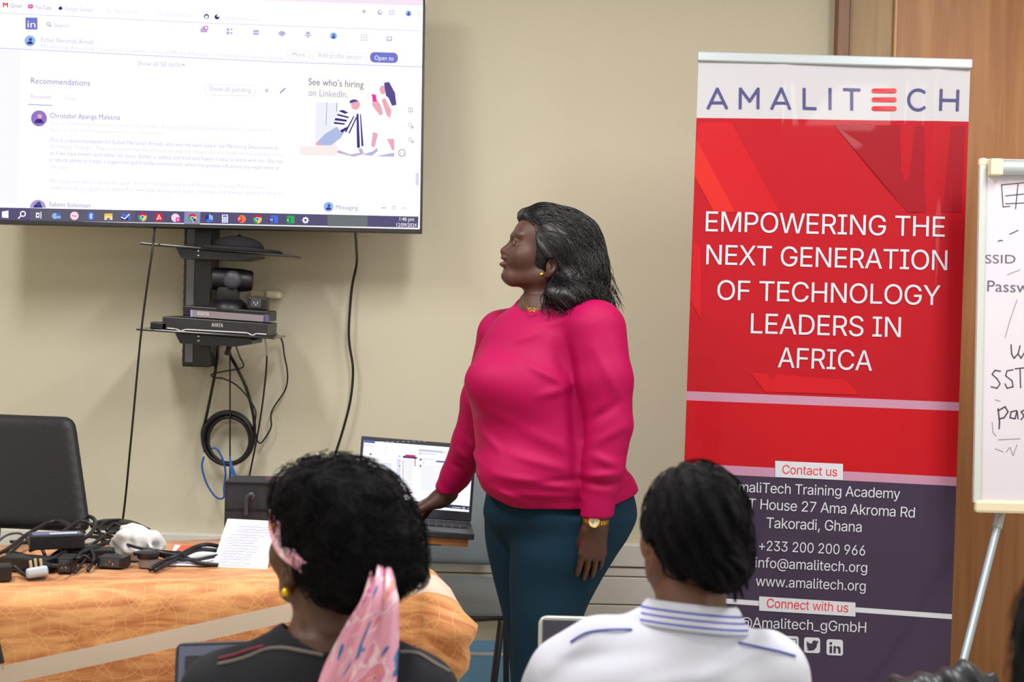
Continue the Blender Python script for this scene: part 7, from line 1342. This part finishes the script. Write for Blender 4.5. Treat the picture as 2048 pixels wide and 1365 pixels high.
def ribbon(name, root, left, right, m, folds=0.0, nf=5, thick=0.0015, rows=40, cols=26):
    Lp, _ = catmull(np.array(left), np.zeros(len(left)), 10); Rp, _ = catmull(np.array(right), np.zeros(len(right)), 10)
    n = len(Lp); vs = []; uv = []; fs = []
    acc = 0
    for i in range(n):
        if i: acc += np.linalg.norm((Lp[i]+Rp[i]-Lp[i-1]-Rp[i-1])/2)
        c = Rp[i]-Lp[i]; W_ = np.linalg.norm(c); tng = Lp[min(i+1, n-1)]-Lp[max(i-1, 0)]; nn = nrm(np.cross(c, tng))
        if nn[1] > 0: nn = -nn
        for j in range(cols+1):
            t = j/cols; d = folds*(math.sin(nf*math.pi*t+0.8+0.9*math.sin(i*0.08))+0.4*math.sin(2.3*nf*math.pi*t+i*0.06)); d += 0.012*math.sin(math.pi*t)*(1 if folds else 0)
            vs.append(Lp[i]+c*t+nn*d); uv.append((t*W_*1.4, acc))
    for i in range(n-1):
        for j in range(cols): a = i*(cols+1)+j; fs.append((a, a+1, a+cols+2, a+cols+1))
    o_ = np.array(root.location if root.parent is None else root.parent.location)
    me = bpy.data.meshes.new(name); me.from_pydata([tuple(p-o_) for p in vs], [], fs); me.materials.append(m)
    l = me.uv_layers.new(name='print')
    for lp_ in me.loops: l.data[lp_.index].uv = uv[lp_.vertex_index]
    me.polygons.foreach_set('use_smooth', [True]*len(me.polygons))
    o = bpy.data.objects.new(name, me); COL.objects.link(o); o.parent = root
    md = o.modifiers.new('thick', 'SOLIDIFY'); md.thickness = thick
    return o
band = ribbon('headscarf', wom, [SX(610, 930, 2.66), SX(566, 968, 2.60), SX(543, 1012, 2.49), SX(538, 1060, 2.425), SX(556, 1108, 2.385), SX(594, 1140, 2.36), SX(640, 1166, 2.375), SX(720, 1180, 2.375)],
              [SX(640, 905, 2.64), SX(592, 945, 2.58), SX(560, 1000, 2.48), SX(568, 1050, 2.405), SX(588, 1098, 2.37), SX(614, 1126, 2.35), SX(650, 1145, 2.37), SX(722, 1160, 2.37)], m_scf, cols=8)
ribbon('scarf_tail', band, [SX(742, 1150, 2.35), SX(735, 1178, 2.325), SX(722, 1205, 2.312), SX(695, 1245, 2.305), SX(662, 1305, 2.30), SX(640, 1358, 2.295), SX(626, 1410, 2.295)],
       [SX(786, 1145, 2.35), SX(790, 1172, 2.325), SX(797, 1205, 2.31), SX(798, 1260, 2.305), SX(796, 1315, 2.30), SX(792, 1365, 2.295), SX(788, 1410, 2.295)], m_scf, folds=0.006, nf=5)

# listener in the white polo shirt
bm_ = SX(1360, 1300)
man = thing('person', 'seated person seen from behind with black cornrow braids and white polo shirt', 'person', (bm_[0], 2.42, 0))
MR = eul(0, 0, math.pi+math.radians(14))@eul(math.radians(4), 0, 0); MT = SX(1390, 1122, 2.47); MS = 1.0
sd = SD(); head(sd, MR, MT, MS)
sd.cap(SX(1390, 1130, 2.46), SX(1375, 1270, 2.42), .054, .060, 0.03)
MTOR = [(1365, 1322, 262, .13, 2.43), (1330, 1332, 232, .125, 2.43), (1296, 1338, 180, .11, 2.43), (1270, 1350, 138, .095, 2.43), (1250, 1362, 112, .08, 2.43), (1236, 1368, 80, .07, 2.43)]
lowm = [(0.46, bm_[0]-.02, 2.42, .17, .12), (0.58, bm_[0]-.025, 2.43, .18, .12), (0.70, bm_[0]-.03, 2.44, .20, .125)]
sd.loft(torso_rows(MTOR, lowm, .92), 0.03); lower(sd, bm_[0])
shM = [SX(1138, 1352, 2.44), SX(1536, 1352, 2.42)]
for s, p in zip((-1, 1), shM):
    e = V(p[0]+s*.05, 2.56, .60); wv = V(p[0]-s*.02, 2.72, .60); sd.cap(p, e, .045, .04, 0.03); sd.cap(e, wv, .036, .026, 0.02); hand(sd, wv, (-s*.3, 1, -.05), (0, 0, -1), -s if s > 0 else 1, 0.9)
v, f = sd.mesh(0.004); npmesh('body', v, f, m_skin, man, tint=skin_tint(v, MR, MT, MS, np.array(lin((104, 66, 50)))))
trousers(man, bm_[0], (34, 40, 66), 'navy_trousers')
m_polo = mat('white_polo_cotton', (208, 211, 226), 0.85, bump=0.15, bscale=500, sheen=0.1); m_pb = mat('blue_polo_stripe', (58, 72, 178), 0.7)
sd = SD(); sd.loft(torso_rows(MTOR, lowm, 1.0), 0)
for s, p, q_ in zip((-1, 1), shM, (SX(1200, 1302, 2.43), SX(1512, 1336, 2.43))):
    e = V(p[0]+s*.05, 2.56, .60); sd.cap(SX(1362+s*50, 1265, 2.43), q_, .035, .052, 0.05); sd.cap(q_, p, .050, .058, 0.03); sd.cap(p, e, .058, .064, 0.04)
sd.cap(SX(1385, 1180, 2.45), SX(1376, 1240, 2.43), .056, .062, 0.004, mode=-1)
PF = [((1120, 1340), (1330, 1300), 14, -.006), ((1360, 1365), (1590, 1290), 13, .007), ((1400, 1330), (1560, 1280), 12, -.006), ((1080, 1365), (1180, 1290), 14, .005), ((1250, 1380), (1420, 1330), 14, .005)]
PFW = [(SX(*a, 2.33), SX(*b_, 2.33), w_*kS, h_) for a, b_, w_, h_ in PF]
def foldsM(X):
    d = 0.002*snoise(X, 26, 41)
    for a, b_, w_, h_ in PFW:
        ab = (b_-a)[[0, 2]]; q = X[:, [0, 2]]-a[[0, 2]]; t = np.clip(q@ab/(ab@ab), 0, 1); d = d+h_*np.exp(-((q-t[:, None]*ab)**2).sum(1)/(w_*w_))*np.sin(np.pi*(0.1+0.8*t))
    return d
sd.disp = foldsM
v, f = sd.mesh(0.005); v = relax(v, f, 2); polo = npmesh('polo_shirt', v, f, m_polo, man)
for pts in ([(1140, 1282), (1170, 1264), (1210, 1257), (1262, 1254)], [(1474, 1280), (1510, 1286), (1550, 1294), (1586, 1306)]):
    P_ = on_surface([SX(x, y, 2.40) for x, y in pts], sd, 0.0022); MB().tube(P_, 0.0018, m_pb, 6).build('seam_piping', polo, smooth=True)
# folded collar with three blue stripes
cc_ = SX(1382, 1232, 2.435); vs = []; fs = []; b = MB(); nA = 56
prof = [(-.012, .058, 0), (.018, .0605, 1), (.0215, .064, 1), (.0185, .068, 1), (.009, .0735, 1), (.0055, .0755, 2), (-.001, .079, 1), (-.0042, .0808, 2), (-.011, .084, 1), (-.0145, .0858, 2), (-.019, .088, 1), (-.021, .086, 1), (-.012, .078, 1)]
axu = nrm(V(0.08, 0.14, 1)); ax1 = nrm(np.cross(V(0, 1, 0), axu)); ax2 = np.cross(axu, ax1)
for h_, r_, _k in prof:
    for k in range(nA):
        t = 2*math.pi*k/nA; vs.append(cc_+axu*(h_-0.012*max(0, math.sin(t))*(1 if r_ > .06 else 0))+ax1*r_*1.12*math.cos(t)+ax2*r_*1.02*math.sin(t))
cb_ = MB(); n0 = len(prof)
for i in range(n0-1):
    fs = [(i*nA+k, i*nA+(k+1) % nA, (i+1)*nA+(k+1) % nA, (i+1)*nA+k) for k in range(nA)]
    used = sorted({x for f_ in fs for x in f_}); mp2 = {x: j for j, x in enumerate(used)}
    mm = m_pb if i in (4, 6, 8) else m_polo
    if i == 0: cb_.v = [tuple(p) for p in vs]
    ii = cb_.mi(mm)
    for f_ in fs: cb_.f.append(list(f_)); cb_.m.append(ii)
cb_.build('collar', polo, smooth=True)
# braided hair
sd = SD(); sd.ell(SX(1393, 1042, 2.46), (.087, .110, .096), 0); sd.ell(SX(1403, 1105, 2.43), (.080, .075, .052), 0.03); sd.ell(SX(1440, 1140, 2.41), (.042, .05, .028), 0.025)
sd.ell(SX(1268, 1150, 2.45), (.052, .16, .065), 0.010, mode=-1); sd.ell(SX(1345, 1222, 2.41), (.06, .12, .055), 0.012, mode=-1)
sdM = sd
def rows_(X): q = X[:, 0]*0.85+X[:, 2]*0.5-X[:, 1]*0.25; return np.abs(np.sin(q*120))
sd.disp = lambda X: 0.0085*rows_(X)-0.0055+0.0012*snoise(X, 160, 51)
v, f = sd.mesh(0.0032); parts = [(v, f)]; sd.disp = None
fl = nrm(V(.45, -.25, -.85))
parts.append(strands(sd, v[RNG.choice(len(v), 900)], lambda X: np.repeat(fl[None], len(X), 0), 0.04, 0.006, 0.004, 0.0007, curl=0.8, cfreq=250, grow=0.002))
for (a, c_, d_) in (((1440, 1120), (1468, 1150), (1486, 1196)), ((1450, 1125), (1470, 1160), (1470, 1205)), ((1455, 1115), (1488, 1140), (1494, 1180)), ((1430, 1135), (1448, 1165), (1456, 1190))):
    mb = MB(); mb.tube([SX(*a, 2.36), SX(*c_, 2.345), SX(*d_, 2.345)], [.007, .0055, .002], m_afro, 8); fq = [f_ for f_ in mb.f if len(f_) == 4]; parts.append((np.array(mb.v), np.array(fq)))
v, f = join(parts); npmesh('hair', v, f, m_afro, man)

seat_chair(bw[0], 'grey training chair under the person with the pink headscarf'); seat_chair(bm_[0], 'grey training chair under the person in the white polo')

# laptops in front of the two listeners
def lap2(label, x0, x1, ytop, Y, slope, shell, bez, scr, rim, back):
    cx = (x0+x1)/2; kk = Y/FPX; w_ = (x1-x0)/2*kk; zt_ = at(cx, ytop, Y)[2]; zb_ = 0.588; X_ = at(cx, ytop, Y)[0]; ln = (zt_-zb_)/math.cos(back)
    hy = Y-math.sin(back)*ln
    t = thing('laptop', label, 'laptop', (X_, hy-0.11, 0.571)); R = eul(0, math.radians(slope), 0)
    MB().box((X_, hy-0.115, 0.578), (w_, 0.115, 0.007), shell, bev=0.003).build('base', t)
    MB().box((X_, hy-0.10, 0.5862), (w_*0.9, 0.07, 0.0012), m_black).build('keyboard', t)
    R = R@eul(-back, 0, 0); c = V(X_, hy, zb_)+R@V(0, 0, ln/2)
    l = MB().box(c, (w_, 0.0035, ln/2), shell, R=R, bev=0.0034, seg=3)
    # rounded lid corners: a rim tube round the edge
    o = MB(); rr_ = 0.012; P_ = []
    for (sx, sz, a0) in ((1, 1, 0), (-1, 1, 90), (-1, -1, 180), (1, -1, 270)):
        for q in range(6): a = math.radians(a0+18*q); P_.append(c+R@V(sx*(w_-rr_)+rr_*math.cos(a), 0, sz*(ln/2-rr_)+rr_*math.sin(a)))
    lidm = MB(); lidm.prism([p+R@V(0, -0.0032, 0) for p in P_], R@V(0, 0.0064, 0), shell); lid = lidm.build('lid', t)
    MB().tube(P_, 0.0034, rim, 8, closed=True, spline=False).build('rim', lid, smooth=True)
    MB().box(c+R@V(0, -0.0038, 0), (w_-0.004, 0.0006, ln/2-0.004), bez, R=R).build('bezel', lid)
    MB().box(c+R@V(0, -0.0048, -0.002), (w_-0.016, 0.0005, ln/2-0.02), scr, R=R).build('screen', t)
m_ldk = mat('laptop_dark_screen', (62, 62, 74), 0.3)
lap2('silver-rimmed laptop with a dark screen in front of the person in the white polo', 1080, 1489, 1241, 2.78, 0, mat('silver_shell', (188, 192, 186), 0.35, 0.3), m_ldk, m_ldk, mat('silver_rim', (206, 210, 196), 0.35, 0.2), math.radians(12))
lap2('dark laptop with a grey bezel in front of the person with the pink headscarf', 364, 760, 1284, 2.78, -3.2, mat('dark_shell', (40, 42, 54), 0.4), mat('grey_bezel', (96, 100, 126), 0.45), mat('laptop_black_screen', (34, 38, 46), 0.35), mat('dark_shell', (40, 42, 54), 0.4), math.radians(20))

# black bag on the desk at the lower right
sd = SD(); q = at(1900, 1343, 2.70)
sd.box((q[0], 2.74, 0.645), (.10, .065, .074), .03, 0); sd.cap((q[0]-.07, 2.71, .708), (q[0]+.03, 2.71, .728), .022, .028, 0.03); sd.cap((q[0]+.02, 2.71, .724), (q[0]+.065, 2.72, .722), .03, .026, 0.02)
sd.disp = lambda X: 0.006*snoise(X, 60, 61)+0.004*np.sin(X[:, 0]*130+X[:, 2]*90)
sd.half((0, 0, .572), (0, 0, -1)); v, f = sd.mesh(0.004)
tag(npmesh('handbag', v, f, mat('black_leatherette', (30, 34, 40), 0.4)), 'crumpled black bag whose top edge shows at the lower right', 'bag')

# listener at the right edge, nearest the camera
RX = lambda px, py, Y=1.6: at(px, py, Y)
rp = RX(2196, 1330); rx = rp[0]
rgt = thing('person', 'seated person with dark hair just entering the frame at the right edge', 'person', (rx, 1.58, 0))
RR = eul(0, 0, math.pi-math.radians(25)); RT_ = V(rx, 1.60, rp[2]-0.03)
sd = SD(); head(sd, RR, RT_, 0.95); zn = RT_[2]
sd.cap((rx, 1.60, zn-.03), (rx, 1.58, zn-.15), .054, .06, 0.03)
rl = [(0.44, rx, 1.56, .16, .115), (0.6, rx, 1.57, .17, .11), (zn-.24, rx, 1.58, .17, .10), (zn-.17, rx, 1.58, .09, .07)]
sd.loft([(a, b_, c_, d_*.9, e_*.9) for a, b_, c_, d_, e_ in rl], 0.03)
for s in (-1, 1):
    sd.cap((rx+s*.08, 1.57, .465), (rx+s*.1, 1.98, .45), .075, .055, 0.03); sd.cap((rx+s*.1, 1.98, .44), (rx+s*.1, 2.0, .05), .05, .035, 0.03)
    p = V(rx+s*.17, 1.58, zn-.26); e = V(rx+s*.21, 1.64, zn-.5); wv = V(rx+s*.10, 1.86, .53); sd.cap(p, e, .045, .04, 0.03); sd.cap(e, wv, .036, .027, 0.02); hand(sd, wv, (0, 1, -.1), (0, 0, -1), -s if s > 0 else 1, 0.9)
v, f = sd.mesh(0.005); npmesh('body', v, f, m_skin, rgt, tint=skin_tint(v, RR, RT_, 0.95))
sd = SD(); sd.loft(rl, 0)
for s in (-1, 1):
    p = V(rx+s*.17, 1.58, zn-.26); e = V(rx+s*.21, 1.64, zn-.5); sd.cap(p, e, .062, .058, 0.05); sd.cap((rx+s*.06, 1.58, zn-.19), p, .045, .06, 0.04); sd.cap(e, e+(V(rx+s*.10, 1.86, .53)-e)*.8, .052, .045, 0.02)
sd.cap((rx, 1.59, zn-.06), (rx, 1.58, zn-.17), .06, .066, 0.004, mode=-1); v, f = sd.mesh(0.007); npmesh('shirt', v, f, mat('navy_shirt', (38, 44, 66), 0.8), rgt)
sd = SD(); sd.ell((rx, 1.57, .475), (.17, .14, .085), 0)
for s in (-1, 1): sd.cap((rx+s*.08, 1.58, .465), (rx+s*.1, 1.98, .45), .083, .063, 0.03); sd.cap((rx+s*.1, 1.98, .44), (rx+s*.1, 2.0, .1), .058, .047, 0.03)
v, f = sd.mesh(0.009); npmesh('trousers', v, f, mat('dark_jeans', (40, 44, 62), 0.8), rgt)
sd = SD()
for s in (-1, 1): sd.cap((rx+s*.1, 2.0, .05), (rx+s*.1, 2.16, .04), .045, .037, 0)
sd.half((0, 0, .002), (0, 0, -1)); v, f = sd.mesh(0.009); npmesh('shoes', v, f, m_black, rgt)
sd = SD(); sd.frame(RR, RT_, 0.95); sd.ell((0, .015, .07), (.088, .112, .1), 0); sd.ell((0, .05, .0), (.085, .075, .07), 0.03); sd.ell((0, -.12, .02), (.12, .09, .09), 0.012, mode=-1); sd.frame(); sd.disp = lambda X: 0.004*snoise(X, 80, 71)
v, f = sd.mesh(0.005); parts = [(v, f)]; sd.disp = None; parts.append(strands(sd, v[RNG.choice(len(v), 500)], lambda X: np.repeat(nrm(V(.2, -.3, -.9))[None], len(X), 0), 0.04, 0.006, 0.004, 0.0008, curl=1.0, cfreq=180, grow=0.003))
v, f = join(parts); npmesh('hair', v, f, m_afro, rgt)
c = thing('training_chair', 'grey training chair under the person at the right edge', 'chair', (rx, 1.6, 0))
MB().box((rx, 1.62, 0.36), (0.21, 0.21, 0.022), m_gr, bev=0.012).build('seat', c); MB().box((rx, 1.375, 0.55), (0.2, 0.018, 0.13), m_gr, R=eul(math.radians(-6), 0, 0), bev=0.012).build('backrest', c)
for sx in (-1, 1):
    MB().tube([(rx+sx*0.19, 1.45, 0.01), (rx+sx*0.19, 1.40, 0.35), (rx+sx*0.19, 1.355, 0.67)], 0.011, m_blackm, 8, spline=False).build('rear_leg', c); MB().tube([(rx+sx*0.19, 1.80, 0.01), (rx+sx*0.19, 1.78, 0.34)], 0.011, m_blackm, 8, spline=False).build('leg', c)
